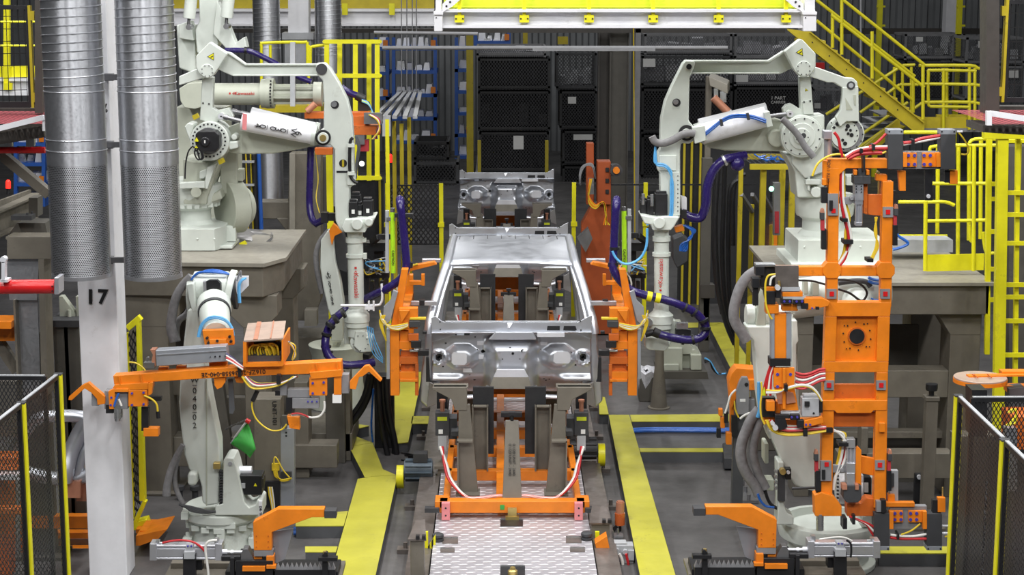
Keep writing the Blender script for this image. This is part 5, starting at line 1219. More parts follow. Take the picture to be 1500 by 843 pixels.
for pts, r in (([(1110, 396), (1096, 405), (1085, 420), (1078, 440), (1075, 458), (1077, 472), (1088, 490), (1094, 500)], 8), ([(1112, 600), (1100, 616), (1092, 634), (1087, 648), (1085, 664), (1088, 682), (1096, 698), (1106, 712), (1112, 726)], 8), ([(1116, 612), (1108, 634), (1104, 652), (1104, 670), (1110, 692), (1117, 706), (1122, 716)], 6.5)):
    hose(t, pts, 15.0, r, 'boot_cloth', 'cloth_sleeve', 12, lab='grey cloth sleeve over cables')
hose(t, [(1110, 724), (1114, 734), (1122, 742), (1134, 744)], 14.95, 1.8, 'hose_blue', 'air_hose', 8); hose(t, [(1120, 716), (1124, 730), (1130, 740), (1140, 746)], 15.0, 2.5, 'black', 'cable', 8)
hose(t, [(1112, 560), (1112, 580), (1113, 600), (1110, 612)], 14.95, 3, 'hose_cyan', 'air_hose', 8)
b = B(); b.bx(G(1094, 728, 0) + V((0, 0, .02)), (.16, .5, .03))
for yy in (712, 722, 734): g = G(1088 + (yy - 712) * .4, yy, .03); b.cyl(g, g + V((0, 0, .06)), .018, n=8)
b.out('floor_plate', 'steel_dark', t)
# ---- the tall orange frame
Y = 14.3
t = thing('tooling_frame', 'tall orange tooling frame with black clamp blocks, held upright at right', 'gripper', P(1256, 760, Y))
def seg(name, px, yy=Y, d=.09, mn='orange', bev=.006, **k):
    b = B(); b.pp(px, yy, d); return b.out(name, mn, t, bev=bev, **k)
seg('upright', [(1214, 246), (1230, 246), (1227, 450), (1211, 450)]); seg('upright', [(1293, 266), (1309, 266), (1306, 450), (1290, 450)])
seg('top_beam', [(1212, 233), (1304, 233), (1304, 247), (1240, 247), (1230, 256), (1230, 262), (1212, 262)])
seg('cross_beam', [(1136, 391), (1306, 391), (1306, 405), (1136, 405)], Y + .005, .08)
for x, y in ((1219.5, 396.5), (1298, 396.5)): seg('node_plate', [(x - 14, y - 5), (x - 8, y - 12), (x + 7, y - 12), (x + 13, y - 5), (x + 13, y + 5), (x + 7, y + 12), (x - 8, y + 12), (x - 14, y + 5)], Y - .012, .1)
# centre block built round its recess
seg('centre_block', [(1210, 443), (1306, 443), (1304, 464), (1209, 464)]); seg('centre_block', [(1209, 464), (1226, 464), (1224, 530), (1207, 530)]); seg('centre_block', [(1286, 464), (1304, 464), (1302, 530), (1284, 530)])
seg('centre_block', [(1207, 530), (1302, 530), (1301, 546), (1206, 546)]); seg('recess_plate', [(1222, 462), (1290, 462), (1288, 532), (1220, 532)], Y + .05, .03)
b = B(); b.pc(1255.5, 493, 13, Y + .035, .02, 32); b.m(1); b.pc(1255.5, 493, 11, Y + .03, .02, 32); b.out('flange_hole', ['orange_dark', 'black'], t)
b = B()
bolts(b, 1255.5, 493, 20.5, 10, 1.1, Y + .05, 12); bolts(b, 1255.5, 493, 24, 4, .9, Y + .05, 40); b.out('hole_ring', 'black', t)
seg('lower_upright', [(1206, 546), (1223, 546), (1219, 745), (1202, 745)]); seg('lower_upright', [(1284, 546), (1301, 546), (1298, 745), (1280, 745)])
seg('lower_beam', [(1205, 587), (1300, 587), (1299, 602), (1280, 602), (1276, 606), (1226, 606), (1222, 602), (1205, 602)], Y - .006, .1)
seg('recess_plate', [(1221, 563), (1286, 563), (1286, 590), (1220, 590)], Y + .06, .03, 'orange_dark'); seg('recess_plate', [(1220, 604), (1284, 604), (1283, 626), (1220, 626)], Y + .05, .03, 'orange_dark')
seg('foot_block', [(1193, 726), (1203, 722), (1222, 728), (1233, 742), (1233, 757), (1194, 757)], Y - .03, .12); seg('foot_block', [(1241, 738), (1262, 738), (1270, 730), (1285, 732), (1285, 757), (1241, 757)], Y + .02, .12, 'orange_dark')
seg('side_plate', [(1288, 620), (1297, 620), (1297, 634), (1288, 634)], Y - .03, .05)
for x, y, s in ((1301, 311, 7.5), (1218.5, 431, 7), (1297, 431, 7), (1214.5, 565, 7), (1291, 565, 7), (1289, 682, 7)):
    b = B(); b.pr(x - s, y - s, x + s, y + s, Y - .015, .03); b.m(1); b.pr(x - 3.2, y - 3.4, x + 3.2, y + 3.4, Y - .02, .03); b.out('target_marker', ['grey', 'red'], t, label='grey target block with red square')
for x0, y0, x1, y1, rx_, ry in ((1213, 284, 1228, 316, 1221, 309), (1202, 676, 1218, 705, 1211, 681)):
    b = B(); b.pr(x0, y0, x1, y1, Y - .02, .03); b.m(1); b.pr(rx_ - 3, ry - 3.2, rx_ + 3, ry + 3.2, Y - .026, .03); b.m(2)
    yy = y0 + 10 if y0 < 400 else y1 - 16
    b.pr(x0 + 2, yy, x0 + 7, yy + 14, Y - .03, .02); b.out('target_marker', ['grey', 'red', 'black'], t, label='grey target block with red square and sensor')
# upper centre cylinder
b = B(); b.pr(1251, 258, 1275.5, 270, Y - .03, .12); b.pr(1257, 246, 1268, 260, Y, .08); b.out('cylinder_mount', 'charcoal', t, bev=.004)
b = B(); b.pr(1252, 270, 1265, 294, Y - .02, .09); b.pr(1252.5, 294, 1264, 300, Y - .01, .07); b.pl(1258, 299, 1258, 331, 4.2, Y + .02, 16); b.pl(1254, 299, 1254, 328, 1.6, Y - .0, 8); b.pl(1262, 299, 1262, 328, 1.6, Y - .0, 8); b.pr(1253, 326, 1263, 331, Y - .01, .06); b.out('air_cylinder', 'aluminium', t, bev=.003)
b = B()
for x in (1254.5, 1262):
    for y in (273, 277, 281.5): b.pc(x, y, 1, Y - .024, .01, 8)
b.out('cylinder_bolt', 'black', t)
b = B(); b.pp([(1230, 289), (1246, 289), (1250, 285), (1253, 290), (1251, 296), (1246, 300), (1230, 299)], Y + .02, .04); b.pc(1248, 291, 3, Y, .05, 12); b.out('knuckle', 'grey', t, bev=.003)
seg('corner_lug', [(1251, 249), (1256, 249), (1256, 257), (1251, 257)], Y - .02, .06); seg('corner_lug', [(1269, 249), (1274, 249), (1274, 257), (1269, 257)], Y - .02, .06)
seg('gusset', [(1271, 285), (1293, 285), (1293, 317), (1271, 315)], Y + .04, .03, 'orange_dark'); seg('gusset', [(1265, 268), (1271, 266), (1271, 315), (1265, 313)], Y + .02, .06, 'orange_dark'); seg('gusset', [(1283, 255), (1300, 256), (1300, 266), (1283, 265)], Y + .05, .05)
b = B(); b.pl(1287, 265, 1287, 285, 1.6, Y + .06, 8); b.pc(1287, 253, 2.2, Y + .05, .05, 8); b.out('rest_pin', 'brass', t)
# lower centre cylinder
b = B(); b.pr(1241, 644, 1253, 657, Y - .02, .08); b.pl(1247, 655, 1247, 680, 4.6, Y + .02, 16); b.pl(1242, 655, 1242, 680, 1.7, Y, 8); b.pl(1252, 655, 1252, 680, 1.7, Y, 8); b.pr(1240, 679, 1253, 694, Y - .02, .09); b.pr(1240.5, 694, 1252.5, 720, Y - .03, .1); b.out('air_cylinder', 'aluminium', t, bev=.003)
b = B(); b.pp([(1236, 712), (1262, 712), (1262, 732), (1257, 737), (1240, 737), (1235, 730)], Y - .06, .12); b.out('clamp_head', 'charcoal', t, bev=.006)
b = B(); b.pr(1234, 711, 1241, 718, Y - .07, .08); b.pr(1253, 711, 1258, 718, Y - .07, .08); b.out('copper_bush', 'copper', t)
seg('gusset', [(1260, 668), (1281, 672), (1281, 698), (1260, 694)], Y + .05, .03, 'orange'); seg('gusset', [(1253, 660), (1257, 655), (1262, 660), (1262, 712), (1253, 712)], Y + .0, .05, 'orange')
b = B(); b.pr(1219, 682, 1240, 693, Y + .02, .04); b.pc(1234, 690, 3, Y, .05, 12); b.out('knuckle', 'grey', t, bev=.003)
# side pins and jaws
def jaw(x, y0, s):
    b = B(); b.pr(x - 3, y0 + 6, x + 3, y0 + 16, Y - .03, .05); b.m(1); b.pp([(x - 3, y0 + 6), (x - 1, y0), (x + 2, y0), (x + 3, y0 + 6)], Y - .03, .05); b.m(2); b.pr(x - 2 * s - 3, y0 + 30, x - 2 * s + 4, y0 + 60, Y - .02, .06); b.m(3); b.pr(x - 3 - s, y0 + 16, x + 2 - s, y0 + 32, Y - .02, .05)
    b.out('locator_jaw', ['charcoal', 'copper', 'black', 'red_dull'], t, bev=.002)
jaw(1196, 660, -1); jaw(1304, 660, 1); jaw(1205, 306, -1); jaw(1313, 300, 1)
b = B(); b.pr(1204, 275, 1212, 298, Y + .0, .06); b.pr(1196, 703, 1203, 730, Y, .06); b.pr(1303, 280, 1313, 300, Y + .02, .06); b.out('jaw_block', 'black', t)
seg('side_plate', [(1206, 235), (1213, 236), (1213, 272), (1206, 272)], Y + .0, .06); text('RDF-1 RLH', 1213.4, 250, Y - .02, 5, 'text_black', t, rot=90); seg('side_plate', [(1205, 262), (1211, 262), (1211, 272), (1205, 272)], Y - .03, .05)
b = B(); b.pr(1303, 690, 1316, 738, Y + .05, .05); b.m(1); b.pr(1303, 694, 1310, 714, Y + .03, .05); b.m(2); b.pr(1301, 725, 1311, 736, Y + .02, .06); b.out('sensor_bracket', ['grey_light', 'charcoal', 'orange'], t, bev=.003)
b = B(); b.pl(1195, 715, 1160, 716, 2, Y + .2, 10); b.out('cross_rod', 'charcoal', t)
b = B(); b.pl(1201, 753, 1201, 777, 5.5, Y, 18); b.out('lower_cylinder', 'steel', t)
b = B(); b.pl(1213, 200, 1213, 236, 6, Y + .2, 18); b.pr(1207, 192, 1219, 204, Y + .12, .1); b.out('upper_cylinder', 'aluminium', t, bev=.003)
# clamp blocks (upper and lower pairs)
def clamp_head(y0, y1, up, name):
    for x0, x1 in ((1301, 1323), (1378, 1400)):
        dx = -1 if not up else 0
        dx = -20 if not up else 0
        b = B(); b.pr(x0 + dx, y0, x1 + dx, y1, Y - .05, .12); b.out('clamp_block', 'charcoal', t, bev=.004, label='dark grey clamp block')
        b = B(); b.pr(x0 + dx, y0 - 7, x1 + dx + .5, y0, Y - .05, .12) if up else b.pr(x0 + dx - .5, y1, x1 + dx, y1 + 6, Y - .05, .12); b.m(1)
        for e in (x0 + 2, x1 - 2): b.pc(e + dx, y0 - 4 if up else y1 + 4, 1.4, Y - .055, .02, 8)
        b.out('end_cap', ['alu_panel', 'black'], t, bev=.003)
    dx = 0 if up else -20
    ya, yb = (222, 248) if up else (742, 776)
    b = B(); b.pr(1323 + dx, ya, 1378 + dx, yb, Y + .0, .06); b.out('bridge_plate', 'grey', t, bev=.004)
    o0, o1 = (224, 245) if up else (749, 766)
    for xa, xb in ((1323, 1343), (1351, 1371)):
        b = B(); b.pr(xa + dx, o0, xb + dx, o1, Y - .02, .05); b.out('shim_plate', 'orange', t, bev=.003)
        b = B()
        for px in (xa + 8, xa + 17) if xa == 1323 else (xa + 3, xa + 12):
            for py in (o0 + 4, o1 - 4): b.pc(px + dx, py, 2.3, Y - .03, .02, 12)
        b.out('shim_bolt', 'bolt_blue', t)
    b = B()
    for xa in (1323, 1372): b.pr(xa + dx, o0 + (0 if up else 1), xa + 6 + dx, o1 + (0 if up else 10), Y - .05, .05)
    b.out('shim_side', 'orange', t, bev=.003)
clamp_head(197, 248.5, True, 'u'); clamp_head(753, 801, False, 'l')
for pts, mn, r in (([(1323, 210), (1336, 208), (1352, 203), (1378, 199)], 'hose_red', 2.6), ([(1323, 212), (1338, 209), (1355, 206), (1378, 201)], 'hose_white', 2), ([(1304, 784), (1320, 786), (1340, 786), (1357, 783)], 'hose_white', 2), ([(1304, 788), (1320, 790), (1340, 790), (1357, 790)], 'hose_red', 2.2), ([(1320, 784), (1335, 778), (1348, 768)], 'hose_yellow', 1.4),
                   ([(1240, 231), (1254, 222), (1275, 218), (1301, 217)], 'hose_red', 3), ([(1244, 232), (1258, 226), (1280, 224), (1292, 224)], 'hose_red', 3), ([(1262, 222), (1276, 214), (1286, 208), (1298, 196)], 'hose_red', 2), ([(1238, 229), (1252, 221), (1272, 216), (1301, 215)], 'hose_white', 2), ([(1190, 258), (1198, 240), (1214, 229), (1230, 226), (1240, 230)], 'hose_yellow', 1.6), ([(1222, 194), (1228, 203), (1231, 218), (1234, 230)], 'hose_red', 2.2), ([(1275, 216), (1280, 222), (1288, 226), (1298, 222)], 'hose_yellow', 1.6)):
    hose(t, pts, Y - .02, r, mn, 'air_hose', 8)
for x, y, w_, h_ in ((1338, 208, 4, 7), (1280, 216, 4, 9), (1262, 221, 4, 6), (1266, 240, 3, 24), (1316, 787, 3, 8)):
    b = B(); b.pr(x - w_ / 2, y - h_ / 2, x + w_ / 2, y + h_ / 2, Y - .07, .1); b.out('cable_strap', 'black', t)
b = B(); b.pr(1355, 249, 1366, 294, Y + .02, .04); b.m(1); b.pc(1360.5, 288, 3, Y + .0, .03, 12); b.m(0); b.pr(1384, 250, 1392, 268, Y, .05); b.m(2); b.pr(1392, 250, 1403, 270, Y - .01, .05); b.pp([(1316, 250), (1327, 250), (1327, 280), (1318, 280)], Y, .05); b.out('locator_arm', ['black', 'bright_zinc', 'orange'], t, bev=.003)
b = B(); b.pr(1366, 733, 1374, 752, Y - .03, .05); b.m(1); b.pr(1374, 730, 1385, 751, Y - .04, .05); b.m(2); b.pl(1381, 730, 1381, 714, 1.4, Y, 8); b.m(3); b.pr(1284, 735, 1291, 751, Y - .05, .05); b.m(0); b.pr(1291, 733, 1298, 752, Y - .06, .06); b.m(1); b.pr(1298, 737, 1340, 743, Y - .02, .06); b.out('locator_pin', ['black', 'orange', 'brass', 'grey'], t, bev=.002)
b = B(); b.pl(1380, 771, 1390, 771, 1.6, Y, 8); b.pl(1380, 782, 1388, 782, 2, Y, 10); b.pl(1402, 193, 1410, 193, 1.6, Y, 8); b.out('air_fitting', 'bright_zinc', t)
hose(t, [(1386, 771), (1393, 771), (1396, 775), (1394, 784), (1384, 787)], Y, 1.4, 'hose_yellow', 'sensor_cable', 8); hose(t, [(1404, 194), (1412, 204), (1419, 218), (1416, 226), (1408, 226)], Y, 1.3, 'hose_yellow', 'sensor_cable', 8)
# hoses inside the frame
for i, mn in enumerate(('hose_red', 'hose_red', 'hose_red', 'hose_white', 'hose_yellow', 'hose_yellow')):
    hose(t, [(1232 + i * .8, 246), (1232 + i, 290), (1236 + i * 1.6, 318), (1242 + i * 1.2 - (8 if i > 3 else 0), 340), (1243 + i - (9 if i > 3 else 0), 358), (1238 - i, 378), (1230 - i, 389)], Y + .03 + .015 * (i % 3), 2.2, mn, 'air_hose', 8)
for i, mn in enumerate(('hose_white', 'hose_red', 'hose_red', 'hose_white', 'hose_yellow', 'hose_yellow')):
    hose(t, [(1216, 628 + i), (1230 + i * 1.6, 636), (1240 - i * 1.6, 652), (1238 - i * 2.0, 672), (1230 - i * 1.2, 690), (1223, 700 + i * 2), (1221, 718)], Y + .03 + .012 * (i % 3), 2, mn, 'air_hose', 8)
for i in range(4): hose(t, [(1282 + i, 318), (1284 - i, 340), (1283 + i * 1.2, 360), (1278 + i, 374), (1272 + i * 1.5, 384)], Y + .05, 1.3, 'hose_yellow', 'sensor_cable', 8)
for i, mn in enumerate(('hose_red', 'hose_white', 'hose_red')): hose(t, [(1244, 757), (1262 + i * 3, 764 + i * 2), (1276, 770 + i * 5), (1287 + i, 778 + i * 10)], Y, 1.7, mn, 'air_hose', 8)
for x, y, w_, h_ in ((1243, 355, 14, 6), (1238, 323, 8, 5), (1200, 631, 40, 7), (1236, 652, 14, 5), (1238, 768, 6, 16), (1251, 762, 4, 14), (1275, 382, 9, 5)):
    b = B(); b.pr(x - w_ / 2, y - h_ / 2, x + w_ / 2, y + h_ / 2, Y - .03, .12); b.out('cable_strap', 'black', t)
# ---- left hand tool head of the frame
Yt = 14.25
b = B(); b.pr(1135.5, 389.5, 1170, 421.5, Yt - .02, .02); b.out('steel_plate', 'steel_brown', t, bev=.002, label='bare steel square plate')
b = B(); b.pr(1107, 387, 1136, 391, Yt, .1); b.m(1); b.pr(1107, 391, 1120, 404, Yt, .1); b.pr(1114, 391, 1135, 421, Yt + .04, .08); b.pr(1102, 408, 1113, 422, Yt, .1); b.pr(1103, 421, 1111, 448, Yt + .03, .05); b.pr(1122, 427, 1136, 446, Yt - .02, .08); b.out('support_arm', ['steel', 'black'], t, bev=.003)
b = B(); b.pr(1122, 421, 1137, 428, Yt, .1); b.pr(1146, 428, 1176, 435, Yt - .02, .12); b.pp([(1178, 437), (1205, 437), (1217, 443), (1213, 449), (1182, 455), (1178, 448)], Yt - .03, .08); b.pr(1122, 446, 1141, 460, Yt - .01, .1); b.pr(1146, 446, 1169, 456, Yt, .08); b.out('tool_block', 'orange', t, bev=.004)
b = B(); b.pr(1144, 439, 1161, 445, Yt - .05, .06); b.pr(1163, 440, 1177, 446, Yt - .05, .06); b.pr(1137, 420, 1144, 437, Yt - .04, .05); b.pr(1174, 445, 1184, 453, Yt - .05, .05); b.pr(1195, 450, 1200, 454, Yt - .05, .04); b.out('tool_clamp', 'black', t)
b = B()
for x in (1149, 1157, 1167, 1175): b.pc(x, 442, 1.8, Yt - .055, .02, 8)
for x in (1190, 1196): b.pc(x, 452, 1.4, Yt - .04, .02, 8)
b.out('bolt', 'bolt_blue', t)
b = B(); b.pr(1145, 421, 1172, 427, Yt - .02, .1); b.pr(1147, 435, 1180, 439, Yt - .02, .08); b.pr(1168, 446, 1180, 453, Yt - .02, .08); b.out('shim_stack', 'grey_light', t)
b = B(); b.pc(1139.5, 422, 4, Yt - .06, .04, 14); b.m(1); b.pl(1141, 412, 1142, 420, 2, Yt - .04, 10); b.out('dial_knob', ['bright_zinc', 'brass'], t)
hose(t, [(1136, 402), (1126, 404), (1122, 412), (1121, 424), (1122, 446), (1127, 462), (1131, 468)], Yt - .03, 1.5, 'hose_yellow', 'sensor_cable', 8); hose(t, [(1136, 404), (1130, 408), (1128, 418)], Yt - .03, 1.6, 'hose_white', 'air_hose', 8)
b = B(); b.pr(1134.5, 460, 1152, 532, Yt, .08); b.out('vertical_bar', 'orange', t, bev=.004); b = B(); b.pr(1130, 460, 1134.5, 530, Yt - .01, .1); b.pr(1152, 460, 1159.5, 530, Yt - .01, .1); b.out('side_rail', 'alu_panel', t)
b = B(); b.pr(1128, 526, 1158, 537, Yt - .03, .13); b.out('cable_strap', 'black', t)
b = B(); b.pr(1133.5, 539, 1164, 568, Yt - .02, .03); b.pr(1146.5, 540, 1151, 600, Yt - .05, .04); b.pp([(1134, 568), (1164, 568), (1170, 602), (1145, 602)], Yt - .01, .03); b.pp([(1117, 606), (1130, 600), (1136, 588), (1145, 590), (1145, 615), (1200, 615), (1206, 625), (1120, 622)], Yt + .05, .08); b.pr(1123, 588, 1135, 603, Yt - .06, .06); b.pp([(1178, 617), (1205, 611), (1207, 620), (1178, 628)], Yt - .06, .05); b.out('tool_plate', 'orange', t, bev=.004)
b = B(); b.pp([(1137, 577), (1146, 574), (1146, 592), (1140, 592)], Yt - .03, .02); b.pp([(1152, 574), (1162, 576), (1166, 590), (1152, 592)], Yt - .03, .02); b.out('wear_face', 'copper', t)
b = B()
for x, y in ((1139, 549), (1158, 549), (1139, 567)): b.pc(x, y, 2.3, Yt - .025, .02, 10)
for x in (1160, 1168, 1181, 1187): b.pc(x, 612 if x < 1175 else 623, 1.6, Yt - .075, .02, 8)
b.out('bolt', 'bolt_blue', t)
b = B(); b.pr(1117, 583, 1136, 612, Yt + .02, .08); b.pr(1135, 608, 1157, 614, Yt - .05, .06); b.pr(1158, 608, 1172, 616, Yt - .06, .06); b.pp([(1136, 612), (1150, 612), (1154, 626), (1142, 632), (1136, 622)], Yt - .05, .06); b.pr(1168, 616, 1178, 627, Yt - .06, .05); b.out('tool_clamp', 'black', t, bev=.004)
b = B(); b.pr(1144, 604, 1172, 612, Yt - .02, .05); b.pr(1175, 584, 1200, 611, Yt - .04, .1); b.pr(1177, 579, 1198, 584, Yt - .02, .08); b.out('cast_block', 'grey_light', t, bev=.006)
b = B(); b.pr(1179, 589, 1186, 596, Yt - .06, .04); b.pr(1200, 588, 1205, 605, Yt - .02, .06); b.pc(1192, 606, 1.6, Yt - .045, .02, 10); b.out('valve_plug', 'black', t)
b = B(); b.pc(1132, 621, 3, Yt - .07, .04, 14); b.pc(1136, 627.5, 4, Yt - .08, .04, 14); b.out('dial_knob', 'bright_zinc', t)
for i, mn in enumerate(('hose_red', 'hose_red', 'hose_white', 'hose_red', 'hose_white', 'hose_red')): hose(t, [(1165, 546 + i * 4.4), (1176, 549 + i * 4.2), (1188, 547 + i * 3.6), (1200, 542 + i * 3.4), (1209, 541 + i * 3.2)], Yt + .04, 1.9, mn, 'air_hose', 8)
for i, mn in enumerate(('hose_red', 'hose_red', 'hose_white', 'hose_red')): hose(t, [(1129 + i * 2, 535), (1124 + i * 2, 550), (1120 + i * 3, 566), (1118 + i * 3.5, 580)], Yt - .0, 1.8, mn, 'air_hose', 8)
for i, mn in enumerate(('hose_yellow', 'hose_white', 'hose_white')): hose(t, [(1122, 572 + i * 2), (1140, 573 + i), (1155, 570 - i), (1172, 566 - i), (1186, 568 - i), (1196, 576 - i), (1204, 588)], Yt - .07, 1.5, mn, 'sensor_cable', 8)
hose(t, [(1115, 560), (1116, 575), (1114, 592), (1115, 610), (1120, 622)], Yt - .02, 1.4, 'hose_yellow', 'sensor_cable', 8)
b = B(); b.pp([(1117, 580), (1120, 568), (1122, 580)], Yt - .05, .03); b.out('yellow_plug', 'yellow_green', t)
b = B(); b.pr(1149, 564, 1154, 574, Yt - .1, .1); b.out('cable_strap', 'black', t)
for i, mn in enumerate(('hose_yellow', 'hose_yellow', 'hose_white', 'hose_red', 'hose_white', 'hose_red')): hose(t, [(1122 + i * 2, 616), (1130 + i * 2, 630 - i), (1145 + i * 2, 637 - i * 2), (1165, 638 - i * 2.2), (1185, 636 - i * 2), (1210, 632 - i * 1.4)], Yt - .02 + .015 * (i % 3), 1.7, mn, 'air_hose', 8)
b = B(); b.pr(1177, 629, 1183, 640, Yt - .06, .12); b.out('cable_strap', 'black', t)
# ================================================================ orange weld tool behind (lower right of the strip)
t = thing('weld_tool', 'orange clamp tool with grey valve body left of the tall orange frame', 'tool', P(1085, 680, 16.2))
Yw = 16.2
b = B(); b.pp([(1072, 548), (1079, 540), (1108, 542), (1110, 572), (1082, 574), (1078, 585), (1072, 600), (1068, 560)], Yw, .2); b.pr(1070, 552, 1080, 640, Yw + .05, .08); b.pr(1094, 557, 1110, 572, Yw - .05, .1); b.pr(1053, 600, 1059, 610, Yw, .06); b.pr(1056, 612, 1062, 628, Yw, .06); b.pr(1064, 635, 1072, 652, Yw - .02, .08); b.pr(1080, 612, 1090, 660, Yw + .02, .06); b.out('clamp_frame', 'orange', t, bev=.004)
b = B(); b.pp([(1083, 560), (1087, 553), (1095, 553), (1098, 560), (1097, 608), (1079, 608), (1079, 572)], Yw - .05, .1); b.pr(1095, 585, 1106, 606, Yw, .08); b.out('valve_body', 'grey', t, bev=.006)
b = B(); b.pr(1084, 585, 1092, 589, Yw - .055, .01); b.out('label_plate', 'paper', t)
b = B(); b.pc(1093.5, 564, 3, Yw - .055, .02, 12); b.pr(1061, 604, 1067, 620, Yw - .03, .05); b.pr(1072, 610, 1080, 640, Yw - .03, .05); b.pr(1050, 628, 1056, 642, Yw, .04); b.out('tool_clamp', 'black', t)
hose(t, [(1078, 571), (1070, 580), (1066, 594), (1062, 606)], Yw - .06, 1.5, 'hose_white', 'air_hose', 8); hose(t, [(1076, 588), (1077, 600), (1082, 612)], Yw - .06, 1.2, 'hose_yellow', 'sensor_cable', 8); hose(t, [(1084, 614), (1092, 608), (1104, 604)], Yw - .08, 1.8, 'hose_white', 'air_hose', 8)
b = B(); b.prism([G(1060, 688, .02), G(1082, 688, .02), G(1082, 665, .02), G(1058, 665, .02)], (0, 0, .12)); b.out('foot', 'charcoal', t, bev=.01)
b = B(); b.bar(P(1083, 600, Yw + .05), V((P(1083, 640, Yw).x, Yw + .1, .1)), .1, .1); b.out('stand', 'dark_grey', t)
# ================================================================ framing tools clamping the cab sides
def side_tool(label, mir, group):
    mx = (lambda x: 1505 - x) if mir else (lambda x: x)
    s = -1 if mir else 1
    Y = 17.45
    t = thing('framing_tool', label, 'tooling', P(mx(590), 585, Y), group)
    def pp(pts, yy, d, name, mn='orange', bev=.004, **k):
        b = B(); b.pp([(mx(x), y) for x, y in pts], yy, d); return b.out(name, mn, t, bev=bev, **k)
    def pr(x0, y0, x1, y1, yy, d, name, mn='orange', bev=.004): return pp([(x0, y0), (x1, y0), (x1, y1), (x0, y1)], yy, d, name, mn, bev)
    pp([(571, 482), (585, 482), (585, 580), (572, 580)], Y, .12, 'main_post')
    pp([(572, 482), (585, 482), (598, 395), (588, 395)], Y + .1, .12, 'slanted_post')
    pp([(590, 392), (636, 384), (640, 388), (600, 398), (586, 420), (582, 418)], Y + .9, .1, 'top_arm')
    pr(592, 400, 600, 420, Y + .7, .08, 'top_bracket'); pr(598, 412, 618, 418, Y + .7, .06, 'top_bracket'); pr(617, 402, 622, 419, Y + .7, .06, 'top_bracket')
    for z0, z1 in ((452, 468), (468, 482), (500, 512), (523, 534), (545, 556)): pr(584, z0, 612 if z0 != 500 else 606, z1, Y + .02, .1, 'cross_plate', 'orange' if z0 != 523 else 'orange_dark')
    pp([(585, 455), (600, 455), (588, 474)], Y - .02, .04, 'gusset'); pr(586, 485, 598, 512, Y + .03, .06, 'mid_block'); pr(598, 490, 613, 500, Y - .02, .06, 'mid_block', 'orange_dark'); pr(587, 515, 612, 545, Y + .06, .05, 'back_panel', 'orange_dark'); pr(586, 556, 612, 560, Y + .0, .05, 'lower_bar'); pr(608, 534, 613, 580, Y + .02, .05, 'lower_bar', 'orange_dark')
    pr(586, 480, 600, 484, Y - .03, .05, 'thin_shelf')
    pp([(566, 482), (571, 482), (571, 556), (566, 556)], Y - .03, .25, 'alu_guard', 'alu_panel'); pp([(562, 450), (572, 440), (576, 425), (583, 428), (572, 470), (560, 480)], Y + .05, .05, 'alu_guard', 'alu_panel')
    pr(599, 471, 615, 480, Y - .05, .08, 'sensor_block', 'charcoal'); pr(602, 500, 617, 510, Y - .04, .08, 'black_clamp', 'black'); pr(612, 514, 628, 522, Y - .03, .08, 'black_clamp', 'black'); pr(614, 440, 622, 448, Y + .3, .08, 'black_clamp', 'black'); pr(619, 486, 625, 490, Y, .06, 'black_clamp', 'black'); pp([(624, 524), (628, 524), (630, 556), (632, 560), (624, 560)], Y - .04, .05, 'black_clamp', 'black')
    pr(600, 513, 625, 516, Y, .05, 'steel_pin', 'steel'); pr(602, 442, 640, 448, Y + .3, .06, 'silver_rail', 'aluminium'); pr(618, 380, 646, 385, Y + 1.1, .08, 'silver_rail', 'aluminium'); pr(600, 466, 624, 469, Y - .0, .06, 'silver_rail', 'hose_yellow')
    for i in range(5):
        hose(t, [(mx(556 + i), 455 + 4 * i), (mx(559 + i), 470), (mx(566 + i), 476 + i), (mx(576 + i * 2), 478 + i * 1.4), (mx(598), 474 + i)], Y - .06, 1.2, 'hose_yellow' if i % 2 == 0 else 'hose_white', 'sensor_cable', 6)
    for i in range(3): hose(t, [(mx(560 + i * 2), 462), (mx(556 + i * 2), 472 + i), (mx(560 + i), 486), (mx(566), 500)], Y - .05, 1.1, 'hose_yellow', 'sensor_cable', 6)
    hose(t, [(mx(593), 396), (mx(584), 404), (mx(580), 416), (mx(583), 428)], Y + .6, 1.3, 'hose_white', 'air_hose', 6); hose(t, [(mx(612), 387), (mx(598), 392), (mx(590), 402)], Y + .9, 1.6, 'hose_yellow', 'sensor_cable', 6)
    # back part of the tool running along the cab side
    a = P(mx(580), 470, Y); b = B(); b.box(min(a.x, a.x + s * .1), max(a.x, a.x + s * .1), Y + .2, Y + 1.6, a.z - .12, a.z); b.box(min(a.x, a.x + s * .1), max(a.x, a.x + s * .1), Y + .2, Y + 1.6, a.z - .6, a.z - .5); b.out('long_rail', 'orange', t, bev=.006)
    b = B(); b.bx((a.x + s * .05, Y + 1.5, a.z - .25), (.1, .1, .9)); b.out('rear_post', 'orange', t, bev=.006)
    return t
side_tool('orange framing tool clamping the left side of the cab', False, 'framing tools on the cab')
side_tool('orange framing tool clamping the right side of the cab', True, 'framing tools on the cab')
